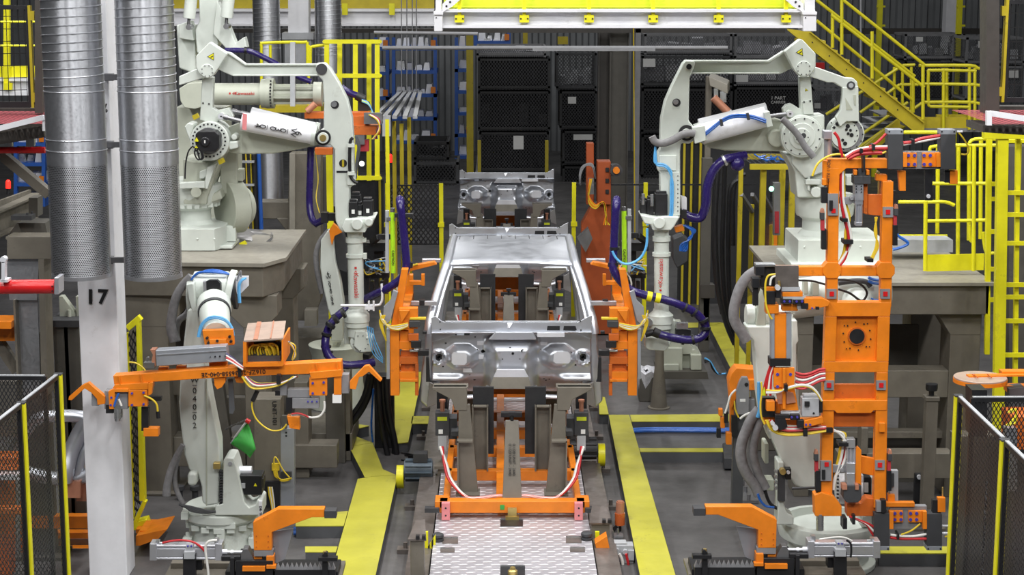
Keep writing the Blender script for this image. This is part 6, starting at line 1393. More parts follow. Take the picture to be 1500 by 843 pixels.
# ================================================================ pedestals
def pxbox(b, x0, y0, x1, y1, Y, d): return b.pr(x0, y0, x1, y1, Y, d)
def vpost(b, x0, x1, y0, Y, d):
    p, q = P(x0, y0, Y), P(x1, y0, Y); return b.box(p.x, q.x, Y, Y + d, 0, p.z)
t = thing('robot_pedestal', 'tall taupe steel pedestal carrying the left framing robot', 'pedestal', (P(300, 600, 18).x, 18, 0))
xa, xb, xc, xd = (P(x, 450, 17.3).x for x in (172, 242, 350, 402))
b = B(); b.prism([(xa, 17.35, 2.0), (xd - .1, 17.25, 2.0), (xd + .05, 17.6, 2.0), (xd + .05, 19.4, 2.0), (xa, 19.4, 2.0)], (0, 0, .30)); b.out('deck_frame', 'taupe', t, bev=.01)
b = B(); b.prism([(xa - .04, 17.31, 2.30), (xd - .08, 17.21, 2.30), (xd + .09, 17.58, 2.30), (xd + .09, 19.44, 2.30), (xa - .04, 19.44, 2.30)], (0, 0, .035)); b.out('deck_plate', 'taupe_light', t)
for x0, x1, y0 in ((xa + .02, xb, 17.4), (xc + .03, xd - .1, 17.35), (xa + .02, xb, 18.9), (xc, xd, 18.9)):
    b = B(); b.box(x0, x1, y0, y0 + .4, 0, 2.0); b.prism([(x0 - .12, y0 - .004, 2.0), (x1 + .12, y0 - .004, 2.0), (x1 + .12, y0 - .004, 1.8), (x1, y0 - .004, 1.68), (x0, y0 - .004, 1.68), (x0 - .12, y0 - .004, 1.8)], (0, .4, 0)); b.box(x0 - .08, x1 + .08, y0 - .08, y0 + .48, 0, .03); b.out('leg', 'taupe', t, bev=.008)
b = B(); b.box(xb, xc, 17.5, 17.75, .25, .55); b.box(xa, xd, 18.95, 19.2, .3, .6); b.box(xb - .1, xc, 17.6, 17.8, .95, 1.15); b.out('cross_beam', 'taupe', t, bev=.008)
b = B(); b.prism([(xc - .35, 17.45, .2), (xc - .1, 17.45, .2), (xc - .2, 17.45, 1.1), (xc - .5, 17.45, 1.1)], (0, .12, 0)); b.out('brace', 'taupe_dark', t)
b = B()
for x in (xa + .1, xb + .1, xb + .25): b.cyl((x, 17.2, 0), (x, 17.2, .12), .03, n=10); b.cyl((x, 17.2, .1), (x, 17.2, .14), .05, n=10)
b.out('anchor_bolt', 'charcoal', t)
t = thing('robot_pedestal', 'taupe steel pedestal with open bays carrying the right framing robot', 'pedestal', (P(1300, 600, 18).x, 18, 0))
xa, xb, xc, xd = (P(x, 450, 17.2).x for x in (1150, 1300, 1398, 1449)); xm0, xm1 = P(1170, 480, 17.3).x, P(1192, 480, 17.3).x
b = B(); b.box(xa, xd, 17.2, 19.4, 1.84, 2.13); b.out('deck_frame', 'taupe', t, bev=.01)
b = B(); b.box(xa - .05, xd + .03, 17.15, 19.45, 2.13, 2.16); b.out('deck_plate', 'taupe_light', t)
for x0, x1, y0 in ((xm0, xm1, 17.3), (xc, xd - .04, 17.3), (xa, xa + .3, 19.0), (xc, xd, 19.0)):
    b = B(); b.box(x0, x1, y0, y0 + .4, 0, 1.84); b.prism([(x0 - .14, y0 - .004, 1.84), (x1 + .0, y0 - .004, 1.84), (x1, y0 - .004, 1.62), (x0, y0 - .004, 1.62)], (0, .3, 0)); b.out('leg', 'taupe', t, bev=.008)
b = B(); b.box(xm1, xc, 17.3, 17.55, 1.0, 1.27); b.box(xa, xd, 19.05, 19.3, .9, 1.2); b.box(xm1, xc + .1, 17.45, 17.6, .55, .62); b.box(P(1262, 640, 16.9).x, P(1272, 640, 16.9).x, 16.9, 17.1, 0, .8); b.box(xm1 + .2, P(1395, 690, 16.9).x, 16.9, 17.1, .3, .55); b.out('cross_beam', 'taupe', t, bev=.008)
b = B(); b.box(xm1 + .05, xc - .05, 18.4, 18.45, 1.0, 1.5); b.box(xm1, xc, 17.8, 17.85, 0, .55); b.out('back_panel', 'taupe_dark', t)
t = thing('bumper_post', 'slim taupe post with black rubber bumper in front of the right pedestal', 'post', (P(1366, 760, 16.3).x, 16.3, 0))
c = P(1366, 585, 16.3); b = B(); b.bx((c.x, 16.35, c.z / 2), (.11, .11, c.z)); b.bx((c.x, 16.35, c.z), (.13, .13, .04)); b.bx((c.x, 16.35, .015), (.3, .3, .03)); b.out('shaft', 'taupe', t, bev=.006)
b = B(); b.cyl((c.x, 16.35, c.z), (c.x, 16.35, c.z + .08), .025, n=12); b.lathe((c.x, 16.35, c.z + .07), [(0, .05), (.02, .055), (.06, .055), (.06, .04)], n=20); b.out('rubber_bumper', 'black', t)
t = thing('bumper_post', 'short black post with bright stud behind the lower clamp blocks', 'post', (P(1347, 760, 16.6).x, 16.6, 0))
b = B(); c = P(1347, 696, 16.6); b.bx((c.x, 16.65, c.z / 2), (.07, .05, c.z)); b.out('shaft', 'black', t, bev=.004); b = B(); b.pc(1347, 700, 3.4, 16.6, .05, 14); b.out('stud', 'bright_zinc', t)
# ================================================================ left equipment
t = thing('control_post', 'taupe control column marked UNIT-101 with grey wireway, lower left', 'control column', (P(395, 760, 16.9).x, 16.9, 0))
Yc = 16.8
b = B(); b.pr(372, 585, 411, 900, Yc, .3); b.out('column', 'taupe', t, bev=.006)
b = B(); b.pr(411, 628, 431, 900, Yc + .02, .12); b.out('wireway', 'alu_panel', t, bev=.004)
b = B()
for y in (633, 638): b.pr(418, y, 420.5, y + 2.5, Yc + .015, .01)
b.out('wireway_slot', 'black', t)
b = B(); b.pr(387, 706, 410, 744, Yc - .03, .05); b.out('connector_panel', 'black', t, bev=.003)
for i in range(4): hose(t, [(393 + i * 1.8, 714), (394 + i * 2, 725), (397 + i * 1.5, 738), (399 + i, 752)], Yc - .05, 1, ('hose_yellow', 'hose_white')[i % 2], 'sensor_cable', 6)
b = B(); b.pr(398, 680, 409, 690, Yc - .03, .05); b.out('junction', 'hose_yellow', t)
for i in range(3): hose(t, [(401 + i * 2, 688), (403 + i * 2, 698), (412, 703 + i), (422, 702 + i), (427, 701)], Yc - .05, 1.1, 'hose_yellow', 'sensor_cable', 6)
hose(t, [(401, 682), (402, 671), (406, 673), (414, 688), (424, 700)], Yc - .05, 1, 'hose_yellow', 'sensor_cable', 6)
b = B(); b.pr(412, 692, 427, 703, Yc - .01, .03); b.out('box_cover', 'charcoal', t)
text('UNIT-101', 402, 606, Yc - .004, 6.5, 'text_black', t, rot=90)
b = B(); b.pr(413, 610, 420, 628, Yc - .02, .05); b.out('label_strip', 'taupe_dark', t)
t = thing('steel_stand', 'low taupe machine base right of the UNIT-101 column', 'machine base', (P(470, 700, 18.3).x, 18.3, 0))
b = B(); x0, x1 = P(432, 690, 17.9).x, P(494, 690, 17.9).x; b.box(x0, x1, 17.9, 18.15, .12, .36); b.box(x0, P(452, 600, 18).x, 17.95, 18.3, 0, 1.0); b.box(P(480, 600, 18.1).x, P(507, 600, 18.1).x, 18.6, 18.9, 0, .95); b.box(x0, x1 + .1, 18.6, 19.5, .1, .3); b.out('frame', 'taupe', t, bev=.008)
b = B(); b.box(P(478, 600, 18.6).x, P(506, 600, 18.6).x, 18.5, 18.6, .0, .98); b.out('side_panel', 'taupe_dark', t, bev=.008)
t = thing('cable_tower', 'black cable post with thick black hoses left of the cab', 'cable post', (P(563, 690, 19.2).x, 19.2, 0))
b = B(); x0, x1 = P(549, 650, 19.1).x, P(577, 650, 19.1).x; b.box(x0, x1, 19.1, 19.3, 0, P(560, 552, 19.1).z); b.out('post', 'black_matte', t, bev=.006)
for i, pts in enumerate(([(541, 548), (534, 580), (518, 606), (494, 630), (470, 645), (455, 655)], [(546, 548), (540, 580), (524, 610), (500, 634), (476, 650)], [(560, 552), (562, 590), (566, 618), (575, 640), (578, 660), (580, 700)], [(566, 552), (568, 590), (573, 620), (579, 650), (584, 690)], [(553, 552), (556, 600), (562, 640), (570, 675), (580, 694)], [(490, 640), (470, 655), (455, 660), (445, 668)])): hose(t, pts, 18.95 - .03 * i, 4.2, 'black', 'thick_hose', 10)
hose(t, [(547, 570), (545, 600), (544, 625), (546, 648)], 18.9, 1.5, 'hose_blue', 'thin_hose', 8)
for y, lab in ((700, 'a'), (690, 'b')): pass
b = B()
for i in range(9): a = P(588 + (i % 3) * 5, 664 + i * 3.5, 18.4); b.tube([a, a + V((.12, .05, -.04)), a + V((.2, -.05, -.1)), a + V((.3, 0, -.12))], .012, 6, 3)
o = b.out('cable_heap', 'black'); o['kind'] = 'stuff'; tag(o, 'heap of loose black cables beside the left gear motor', 'cables')
t = thing('safety_flag', 'green cloth flag on a short rod with red end beside robot W-040-02', 'flag', P(358, 640, 15.9))
b = B(); vs = []; fs = []
for j in range(9):
    for i in range(9):
        a, c = i / 8, j / 8
        x = (362 * (1 - a) + 339 * a) * (1 - c) + (375 * (1 - a) + 366 * a) * c; y = (618 * (1 - a) + 649 * a) * (1 - c) + (657 * (1 - a) + 672 * a) * c
        p = P(x, y, 15.9); p.y += .03 * math.sin(a * 5 + c * 4); vs.append(p)
for j in range(8):
    for i in range(8): fs.append((j * 9 + i, j * 9 + i + 1, (j + 1) * 9 + i + 1, (j + 1) * 9 + i))
b.add(vs, fs); o = b.out('cloth', 'green', t, ang=80); o.modifiers.new('thickness', 'SOLIDIFY').thickness = .003
b = B(); b.pl(363, 616, 338, 650, 1.1, 15.89, 8); b.m(1); b.pb(359, 620, 342, 643, 2.2, 15.885, .004); b.m(2); b.pl(360, 616, 366, 619, 3.6, 15.9, 12); b.out('rod', ['grey_light', 'paper', 'red'], t)
b = B(); b.tube([P(360, 616, 15.9), P(345, 622, 16.2), P(330, 630, 17.3)], .008, 6, 3); b.out('rod_bracket', 'steel', t)
t = thing('safety_screen', 'yellow guard frame with mesh infill right of column 17', 'guard', (P(200, 760, 16.0).x, 16.0, 0))
b = B(); b.pb(186, 482, 205, 466, 9, 16.0, .08); b.pp([(199, 470), (204, 466), (212, 735), (204, 735)], 16.0, .1); b.pp([(182, 490), (187, 488), (197, 760), (192, 765)], 16.05, .06); b.pb(196, 770, 212, 735, 6, 16.0, .08); b.pp([(193, 768), (214, 762), (218, 775), (196, 778)], 16.0, .15); b.out('frame', 'yellow', t, bev=.005)
b = B(); b.quad(P(197, 760, 16.06), P(206, 740, 16.06), P(200, 480, 16.06), P(188, 490, 16.06)); b.out('mesh_infill', 'mesh_dark', t)
b = B(); b.pr(205, 778, 222, 788, 15.6, .3); b.pp([(199, 786), (225, 780), (245, 776), (232, 790), (205, 800), (199, 800)], 15.5, .4); b.pp([(199, 776), (240, 776), (228, 781), (199, 782)], 15.9, .3)
tag(b.out('base_frame', 'orange'), 'low orange steel base on the floor right of column 17', 'base frame')
t = thing('part_rack', 'orange slatted part rack seen left of column 17 by the fence', 'rack', (P(112, 830, 15.6).x, 15.6, 0))
for i, (y0, y1) in enumerate(((757, 775), (781, 790), (804, 813))):
    b = B(); b.pr(30, y0, 130, y1, 15.5 + .1 * i, .1); b.out('slat', 'orange', t, bev=.004)
b = B(); b.pr(118, 815, 130, 835, 15.5, .1); b.pr(30, 700, 40, 835, 15.5, .1); b.out('upright', 'orange_dark', t); b = B(); b.pr(60, 790, 130, 815, 15.8, .1); b.out('shelf', 'grey', t)
t = thing('body_side_panel', 'bare silver car side panel seen between fence and column 17', 'car panel', P(112, 700, 15.2))
b = B(); b.tube([P(20, 660, 15.2), P(50, 618, 15.2), P(80, 610, 15.2), P(118, 611, 15.2), P(135, 618, 15.2)], .055, 10, 4); b.out('roof_rail', 'car_steel', t)
b = B(); b.tube([P(128, 615, 15.2), P(114, 640, 15.18), P(103, 665, 15.15), P(97, 690, 15.1), P(94, 705, 15.1)], .07, 10, 4); b.tube([P(134, 640, 15.25), P(120, 670, 15.2), P(112, 700, 15.2)], .05, 10, 4); b.tube([P(30, 690, 15.2), P(70, 700, 15.2), P(110, 702, 15.2), P(130, 695, 15.2)], .06, 10, 4); b.out('pillar', 'car_steel', t)
b = B(); b.pr(97, 706, 118, 730, 15.1, .2); b.pr(112, 702, 130, 735, 15.2, .2); b.out('support', 'copper', t)
# ---- mezzanine (left and right)
def mezz(label, side, xs):
    s = side
    return thing('mezzanine_deck', label, 'mezzanine', P(xs, 180, 13.6))
P_near = P; DY = 2.1
def P(px, py, Y): return P_near(px, py, Y + DY)
t = mezz('upper walkway deck with red grating at the left edge', -1, 30)
b = B(); a = [P(-60, 163, 14.6), P(64, 166, 14.6), P(64, 174, 13.3), P(-60, 196, 13.3)]; zz = a[0].z
b.quad(V((a[3].x, 13.3 + DY, zz)), V((a[2].x, 13.3 + DY, zz)), V((a[2].x, 14.6 + DY, zz)), V((a[3].x, 14.6 + DY, zz))); b.out('red_grating', 'grating_red', t)
b = B(); b.bar(P(-60, 203, 13.25), P(64, 172, 13.25), .03, .045); b.pr(62, 169, 66, 192, 13.25, .03); b.out('edge_strip', 'white_paint', t)
b = B(); b.bar(P(-60, 165, 14.7), P(66, 165, 14.7), .12, .09); b.bar(P(-60, 212, 13.6), P(66, 192, 13.6), .1, .1); b.pp([(-60, 200), (60, 186), (62, 196), (-60, 212)], 13.7, .6); b.out('deck_beam', 'brown_steel', t)
b = B(); b.pr(51, -40, 62, 166, 14.2, .15); b.out('column', 'brown_steel', t)
t = thing('wire_gate', 'black wire gate panel on the walkway, upper left corner', 'gate', P(20, 160, 14.3))
b = B(); b.quad(P(-50, 152, 14.3), P(41, 150, 14.3), P(36, 12, 14.3), P(-55, 12, 14.3)); b.out('wire_panel', 'wire_black', t)
b = B(); b.pp([(-55, 6), (38, 8), (38, 14), (-55, 14)], 14.28, .04); b.pp([(37, 8), (40, 8), (46, 157), (42, 157)], 14.28, .04); b.pp([(-50, 149), (44, 149), (44, 158), (-50, 158)], 14.28, .04); b.out('gate_frame', 'black', t)
b = B(); b.pp([(40, 8), (44, 8), (50, 158), (46, 158)], 14.26, .06); b.pr(43, 16, 50, 30, 14.26, .05); b.pr(49, 136, 56, 150, 14.26, .05); b.out('hinge_post', 'yellow_old', t)
t = thing('crane_beam', 'yellow and white overhead beam seen through the upper left wire gate', 'beam', P(20, 130, 21))
b = B(); b.pr(-80, 98, 62, 113, 21, .25); b.out('yellow_girder', 'yellow', t); b = B(); b.pr(-80, 114, 62, 119, 20.9, .3); b.pr(-80, 119, 62, 136, 21, .05); b.pr(-80, 134, 62, 140, 20.9, .3); b.out('white_girder', 'white_paint', t)
b = B(); b.pr(5, 122, 17, 132, 20.85, .06); b.pr(5, -20, 13, 122, 20.9, .08); b.out('hanger', 'yellow', t)
for y in (32, 67):
    b = B(); b.pl(-60, y, 62, y, 1.7, 17.5, 8); tag(b.out('handrail_pipe', 'yellow'), 'yellow handrail pipe behind the wire gate, %s one' % ('upper' if y == 32 else 'lower'), 'handrail', 'yellow pipes at upper left')
t = thing('support_frame', 'taupe steel beams and brace under the left walkway', 'steel frame', P(40, 400, 13.4))
b = B(); b.pp([(8, 347), (81, 347), (81, 351), (79, 352), (79, 376), (81, 376), (81, 380), (8, 380), (8, 376), (10, 376), (10, 352), (8, 351)], 13.3, .25); b.out('beam', 'taupe', t, bev=.004)
b = B(); b.bar(P(-30, 316, 13.6), P(47, 284, 16.0), .22, .02); b.bar(P(-30, 330, 13.55), P(44, 300, 16.0), .03, .3); b.bar(P(-30, 352, 13.6), P(40, 320, 15.9), .22, .02); b.out('side_beam', 'taupe', t)
b = B(); b.pp([(25, 327), (66, 327), (70, 347), (10, 347)], 14.0, .3); b.pr(42, 290, 55, 318, 14.8, .2); b.out('stub', 'taupe_dark', t)
b = B(); b.pb(-4, 224, 70, 286, 13, 13.9, .12); b.out('diagonal_brace', 'taupe', t)
b = B(); b.pp([(7, 380), (57, 380), (54, 440), (14, 440)], 13.35, .02); b.pp([(21, 438), (55, 438), (60, 580), (27, 580)], 13.4, .02); b.out('web_plate', 'galv', t, label='bare grey web plate')
b = B(); b.pp([(56, 380), (64, 380), (70, 580), (61, 580)], 13.3, .25); b.pp([(19, 440), (22, 440), (29, 590), (26, 590)], 13.3, .25); b.out('column_flange', 'taupe', t)
b = B(); x0, x1 = P(24, 500, 13.35).x, P(66, 500, 13.35).x; b.box(x0 - .1, x1 + .1, 13.25 + DY, 13.6 + DY, 0, .03); b.box(x0, x1, 13.42 + DY, 13.5 + DY, 0, 2.0); b.out('column_base', 'taupe_dark', t)
b = B(); b.pb(-10, 495, 24, 545, 14, 13.5, .1); b.out('lower_brace', 'taupe', t)
b = B(); b.bx(P(34, 318, 13.9), (.18, .15, .04)); b.pl(40, 312, 40, 318, 2, 13.9, 8); b.pl(47, 310, 47, 316, 2, 13.95, 8); b.out('anchor', 'charcoal', t)
t = thing('red_pipe', 'red horizontal pipe under the left walkway', 'pipe', P(30, 220, 13.8)); b = B(); b.pl(-40, 220, 66, 220, 5.5, 13.8, 16); b.out('pipe', 'red', t); b = B(); b.pr(11, 195, 17, 215, 13.78, .05); b.pr(38, 196, 50, 214, 13.8, .05); b.out('hanger', 'steel', t)
P = P_near
t = thing('air_cylinder', 'red air cylinder with chrome rod end at the left edge', 'cylinder', P(40, 420, 12.6))
b = B(); b.pl(-60, 421, 81, 420, 10.5, 12.6, 28); b.out('barrel', 'red', t); b = B(); b.pr(79, 407, 86, 432, 12.52, .16); b.out('end_cap', 'aluminium', t, bev=.006)
b = B(); b.pr(0, 410, 11, 414, 12.5, .1); b.pr(2, 384, 7, 411, 12.5, .06); b.pc(4, 381, 4.5, 12.5, .06, 16); b.out('clevis', 'bright_zinc', t)
b = B()
for y in (420, 427): b.pc(76, y, 1, 12.53, .02, 8)
b.out('screw', 'black', t)
t = thing('bench', 'black steel bench with grey angle brackets left of column 17', 'bench', (P(95, 600, 16.1).x, 15, 0))
zt = P(90, 470, 15.9).z; x0, x1 = P(72, 480, 15.9).x, P(108, 480, 15.9).x
b = B(); b.box(x0, x1 + .05, 15.9, 16.6, zt - .06, zt); b.out('top', 'charcoal', t)
for x, y in ((x0 + .02, 15.95), (x0 + .02, 16.45), (x1 - .1, 15.95)):
    b = B(); b.box(x, x + .13, y, y + .12, 0, zt - .06); b.out('leg', 'taupe_dark', t)
b = B()
for i in range(2):
    x = x0 + .05 + i * .15; b.prism([(x, 16.1, zt), (x + .14, 16.1, zt), (x + .14, 16.1, zt + .02), (x + .03, 16.1, zt + .18), (x, 16.1, zt + .18)], (0, .1, 0)); b.cyl((x + .09, 16.08, zt), (x + .09, 16.08, zt + .06), .018, n=8)
b.out('angle_bracket', 'robot_grey', t)
b = B(); b.pr(-20, 480, 22, 500, 15.5, .4); b.pr(-20, 472, 16, 482, 15.3, .3); tag(b.out('tool_pallet', 'orange'), 'orange tool base at the far left edge behind the grey column', 'tool base')
def beacon(label, x, y, Y, col='lamp_red', post='black', group='red beacon lamps'):
    t = thing('beacon_lamp', label, 'beacon', P(x, y, Y), group); b = B(); b.pl(x, y + 5, x, y - 4, 3.6, Y, 14); b.ball(P(x, y - 4, Y), 3.6 * S(y, Y), 12); b.out('lens', col, t); b = B(); b.pl(x, y + 14, x, y + 5, 2.4, Y, 10); b.out('stem', post, t)
beacon('glowing red beacon at the far left under the walkway', 12, 271, 20); beacon('glowing red beacon beside the left yellow ladder cage', 571, 233, 25)
# ---- right mezzanine
t = mezz('upper walkway deck with red grating at the right edge', 1, 1470)
a = [P(1455, 161, 14.6), P(1560, 158, 14.6)]; zz = a[0].z; b = B(); x0, x1 = P(1452, 168, 13.4).x, P(1580, 168, 13.4).x
b.quad(V((x0, 13.3, zz)), V((x1, 13.3, zz)), V((x1, 14.6, zz)), V((x0, 14.6, zz))); b.out('red_grating', 'grating_red', t)
b = B(); b.bar(P(1450, 166, 13.3), P(1580, 186, 13.3), .03, .04); b.pr(1446, 163, 1453, 184, 13.25, .05); b.out('edge_strip', 'white_paint', t)
b = B(); b.pr(1440, 156, 1600, 163, 14.7, .15); b.pp([(1440, 184), (1600, 190), (1600, 205), (1440, 194)], 13.6, .5); b.out('deck_beam', 'brown_steel', t)
b = B(); b.pr(1445, -40, 1464, 168, 14.2, .2); b.out('column', 'brown_steel', t)
t = thing('wire_gate', 'black wire gate panel on the walkway, upper right corner', 'gate', P(1490, 150, 14.3))
b = B(); b.quad(P(1474, 145, 14.3), P(1560, 145, 14.3), P(1566, 4, 14.3), P(1481, 4, 14.3)); b.out('wire_panel', 'wire_black', t)
b = B(); b.pp([(1478, 2), (1481, 2), (1475, 150), (1471, 150)], 14.28, .04); b.pr(1472, 143, 1560, 150, 14.28, .04); b.pr(1478, 0, 1566, 6, 14.28, .04); b.out('gate_frame', 'black', t)
b = B(); b.pp([(1475, -10), (1479, -10), (1471, 150), (1467, 150)], 14.26, .06); b.pr(1468, 9, 1476, 23, 14.26, .05); b.pr(1462, 128, 1469, 141, 14.26, .05); b.out('hinge_post', 'yellow_old', t)
b = B(); b.pr(1482, 152, 1487, 155, 14.2, .1)
# ================================================================ overhead beam above the line
Yo = 16.6
t = thing('overhead_beam', 'white and yellow overhead beam crossing above the line at the top', 'beam', P(915, 45, Yo))
b = B(); b.pr(640, 14, 1194, 18, Yo - .06, .3); b.pr(645, 18, 1190, 37, Yo + .05, .05); b.pr(640, 37, 1194, 41, Yo - .06, .3); b.out('white_girder', 'white_paint', t)
b = B(); b.pr(650, -60, 1180, 14, Yo + .2, .15); b.pr(655, 8, 1170, 11, Yo + .18, .05); b.out('yellow_panel', 'yellow_green', t, label='bright yellow panel')
for x0, x1, s in ((636, 648, 1), (1177, 1196, -1)):
    b = B(); b.pr(x0, 22, x1, 46, Yo - .12, .3); b.pr(x0 - 1, 17, x1 + 1, 22, Yo - .14, .32); b.pr(x0 + 2, -40, x1 - 2, 18, Yo - .1, .26); b.out('end_post', 'white_paint', t, bev=.006)
    b = B(); xa = x1 if s > 0 else x0; b.pp([(xa, 6), (xa, 18), (xa + 14 * s, 10), (xa + 42 * s, -14), (xa + 20 * s, -14)], Yo - .08, .04); b.out('corner_gusset', 'white_paint', t)
    b = B()
    for y in (3, 9): b.pc(xa + 6 * s + (9 - y) * .9 * s, y, 1.6, Yo - .085, .02, 10)
    for y in (26, 34): b.pc(x0 + 3, y - 8, 1, Yo - .125, .01, 8)
    b.out('bolt', 'black', t)
for x in (673, 768, 863, 957, 1053, 1152):
    b = B(); b.pr(x - 7, 22, x + 7, 33, Yo - .03, .05); b.pr(x - 2.5, -30, x + 2.5, 24, Yo - .02, .05); b.out('bracket', 'yellow', t)
    b = B()
    for e in (-5, 5): b.pc(x + e, 27.5, 1.3, Yo - .035, .02, 8)
    b.out('bracket_bolt', 'black', t)
# hanging conduits
for y0, y1, x0, x1, l in ((67, 73, 560, 1066, 'lower'), (45, 50, 548, 700, 'upper')):
    b = B(); b.pl(x0, (y0 + y1) / 2, x1, (y0 + y1) / 2 - (0 if l == 'lower' else -2), (y1 - y0) / 2, 24, 10); 
    if l == 'lower': b.pr(780, 71, 960, 75, 23.9, .08)
    tag(b.out('conduit_rail', 'grey'), 'long grey galvanised rail across the aisle, %s one' % l, 'rail', 'overhead grey rails')
# ================================================================ rear robots and tools
t = thing('welding_robot', 'rear white robot with horizontal forearm behind the left framing robot', 'robot', P(330, 160, 20.5))
Yr = 20.5
b = B(); b.pp([(262, 130), (275, 122), (300, 120), (300, 156), (285, 160), (270, 158), (264, 148)], Yr - .2, .45); b.pl(300, 138, 386, 138, 16, Yr, 24); b.out('forearm', 'robot_grey', t, bev=.01)
b = B(); b.pl(383, 137, 390, 137, 21, Yr, 32); b.pl(390, 137, 402, 137, 22, Yr, 32); b.pl(460, 138, 472, 138, 18, Yr, 28); b.out('flange', 'robot_grey', t)
b = B(); b.pl(402, 138, 460, 138, 11, Yr, 20)
for a in range(6):
    an = R(60 * a + 15); c0, c1 = P(402, 138, Yr), P(460, 138, Yr); d = V((0, math.cos(an), math.sin(an))) * 13 * S(138, Yr); b.bar(c0 + d, c1 + d, .03, .03)
b.out('ribbed_tube', 'robot_grey', t)
text('Kawasaki', 358, 137, Yr - .125, 4.6, 'text_red', t, wid=1.25); logo_mark(340, 137, Yr - .125, 3, t, 0)
b = B(); bolts(b, 391, 137, 0, 0, 0, Yr)
for k in range(9): c = P(396, 119 + k * 4.6, Yr - .16 + .0 * k); b.cyl(c + V((0, -.02 + .003 * (k - 4) ** 2, 0)), c + V((0, .03, 0)), .011, n=8)
b.out('flange_bolt', 'black', t)
b = B(); b.pp([(290, -30), (325, -30), (316, 36), (320, 66), (302, 92), (288, 76), (286, 44), (292, 30)], Yr + .05, .3); b.pp([(258, 36), (284, 36), (288, 100), (284, 108), (262, 100)], Yr + .2, .3); b.out('upper_arm', 'robot_white', t, bev=.02)
b = B(); b.pp([(318, 0), (332, 30), (344, 60), (350, 74), (330, 70), (312, 50), (314, 30)], Yr + .0, .2); b.pp([(346, 62), (358, 54), (362, 70), (340, 72)], Yr, .2); b.pp([(262, 36), (280, 30), (284, 60), (262, 56)], Yr + .1, .2); b.out('rear_link', 'robot_white', t, bev=.01)
for x, y in ((277, 27), (332, 26)):
    b = B(); b.pl(x, y, x + 6, -30, 9, Yr - .15, 20); b.out('balancer_cylinder', 'robot_white', t, bev=.005); b = B(); b.pl(x, y, x - 1, y + 14, 2.4, Yr - .15, 10); b.pc(x - 1, y + 13, 4, Yr - .25, .2, 14); b.out('piston_rod', 'steel_dark', t)
hose(t, [(330, 74), (350, 74), (368, 76), (390, 86), (412, 98), (436, 112), (456, 120)], Yr - .2, 4.2, 'hose_purple', lab='purple cable hose over the forearm', clamps=[(360, 74, 2, .1)])
hose(t, [(500, 128), (512, 136), (526, 141)], Yr - .0, 5, 'hose_purple'); b = B(); b.pl(522, 140, 534, 146, 6.5, Yr, 14); b.pp([(524, 146), (540, 150), (545, 162), (528, 164)], Yr, .1); b.out('hose_coupling', 'black', t)
for i in range(4): hose(t, [(530, 146 + i), (539, 150 + i), (544, 160), (546 + i, 172)], Yr - .05, .9, ('hose_cyan', 'hose_white', 'lime', 'hose_cyan')[i], 'air_hose', 6)
b = B(); b.pr(425, 62, 432, 156, 20.2, .06); b.out('side_pipe', 'grey_light', t)
b = B(); b.pr(256, 158, 330, 330, 20.6, .5); b.out('column', 'robot_grey', t)
t = thing('weld_gun', 'orange tool held by the rear left robot beside the ladder cage', 'tool', P(520, 190, 20.3))
b = B(); b.pr(446, 165, 541, 174, 20.3, .2); b.pr(514, 170, 541, 186, 20.25, .25); b.pr(514, 184, 556, 198, 20.2, .2); b.pp([(461, 217), (487, 217), (487, 227), (461, 227)], 20.4, .1); b.out('frame', 'orange_dark', t, bev=.004)
b = B(); b.pl(450, 163, 462, 152, 5, 20.3, 14); b.m(1); b.pr(533, 166, 560, 182, 20.15, .1); b.pr(520, 198, 534, 212, 20.2, .15); b.m(2); b.pr(526, 205, 540, 222, 20.25, .1); b.out('tool_body', ['copper', 'steel_dark', 'red_dull'], t)
for i in range(5): hose(t, [(540 + i * 2, 168), (552 + i * 2, 176), (556 - i, 190), (545 + i * 2, 204)], 20.1 + .02 * i, 1, ('hose_yellow', 'hose_white', 'hose_red', 'black', 'steel')[i], 'cable', 6)
b = B(); b.ball(P(530, 240, 20.1), .03, 10); b.out('indicator', 'lamp_white', t)
t = thing('welding_robot', 'rear white robot marked 6W-020-06 behind the left wrist hose', 'robot', (P(487, 520, 20.8).x, 20.8, 0))
Y6 = 20.8
b = B(); b.pp([(470, 352), (480, 338), (488, 350), (491, 382), (498, 412), (503, 445), (503, 468), (487, 470), (480, 452), (473, 420), (469, 392)], Y6, .22); b.out('lower_arm', 'robot_white', t, bev=.015)
for i, ch in enumerate('6W–020–06'): text(ch, 480.5 + i * .85, 401 + i * 5.4, Y6 - .004, 5.6, 'text_black', t, rot=-10)
b = B(); b.pr(485, 466, 502, 500, Y6 - .05, .4); b.lathe((P(492, 540, Y6).x, Y6 + .2, 0), [(0, .34), (.3, .3), (.62, .3), (.75, .34)], n=28); b.out('base', 'robot_grey', t, bev=.01)
b = B(); b.pp([(489, 340), (500, 336), (508, 360), (508, 400), (495, 395), (491, 370)], Y6 + .1, .2); b.out('motor', 'charcoal', t, bev=.01)
b = B(); b.pp([(482, 338), (488, 328), (502, 340), (490, 346), (486, 360)], Y6 - .1, .1); b.out('guard', 'orange', t)
hose(t, [(482, 338), (470, 352), (463, 372), (465, 400), (472, 430)], Y6 + .1, 4, 'boot_cloth', 'cloth_sleeve')
t = thing('welding_robot', 'rear robot base with pale castings behind the right tool and hose loop', 'robot', (P(1000, 545, 22.2).x, 22.2, 0))
Y7 = 21.6
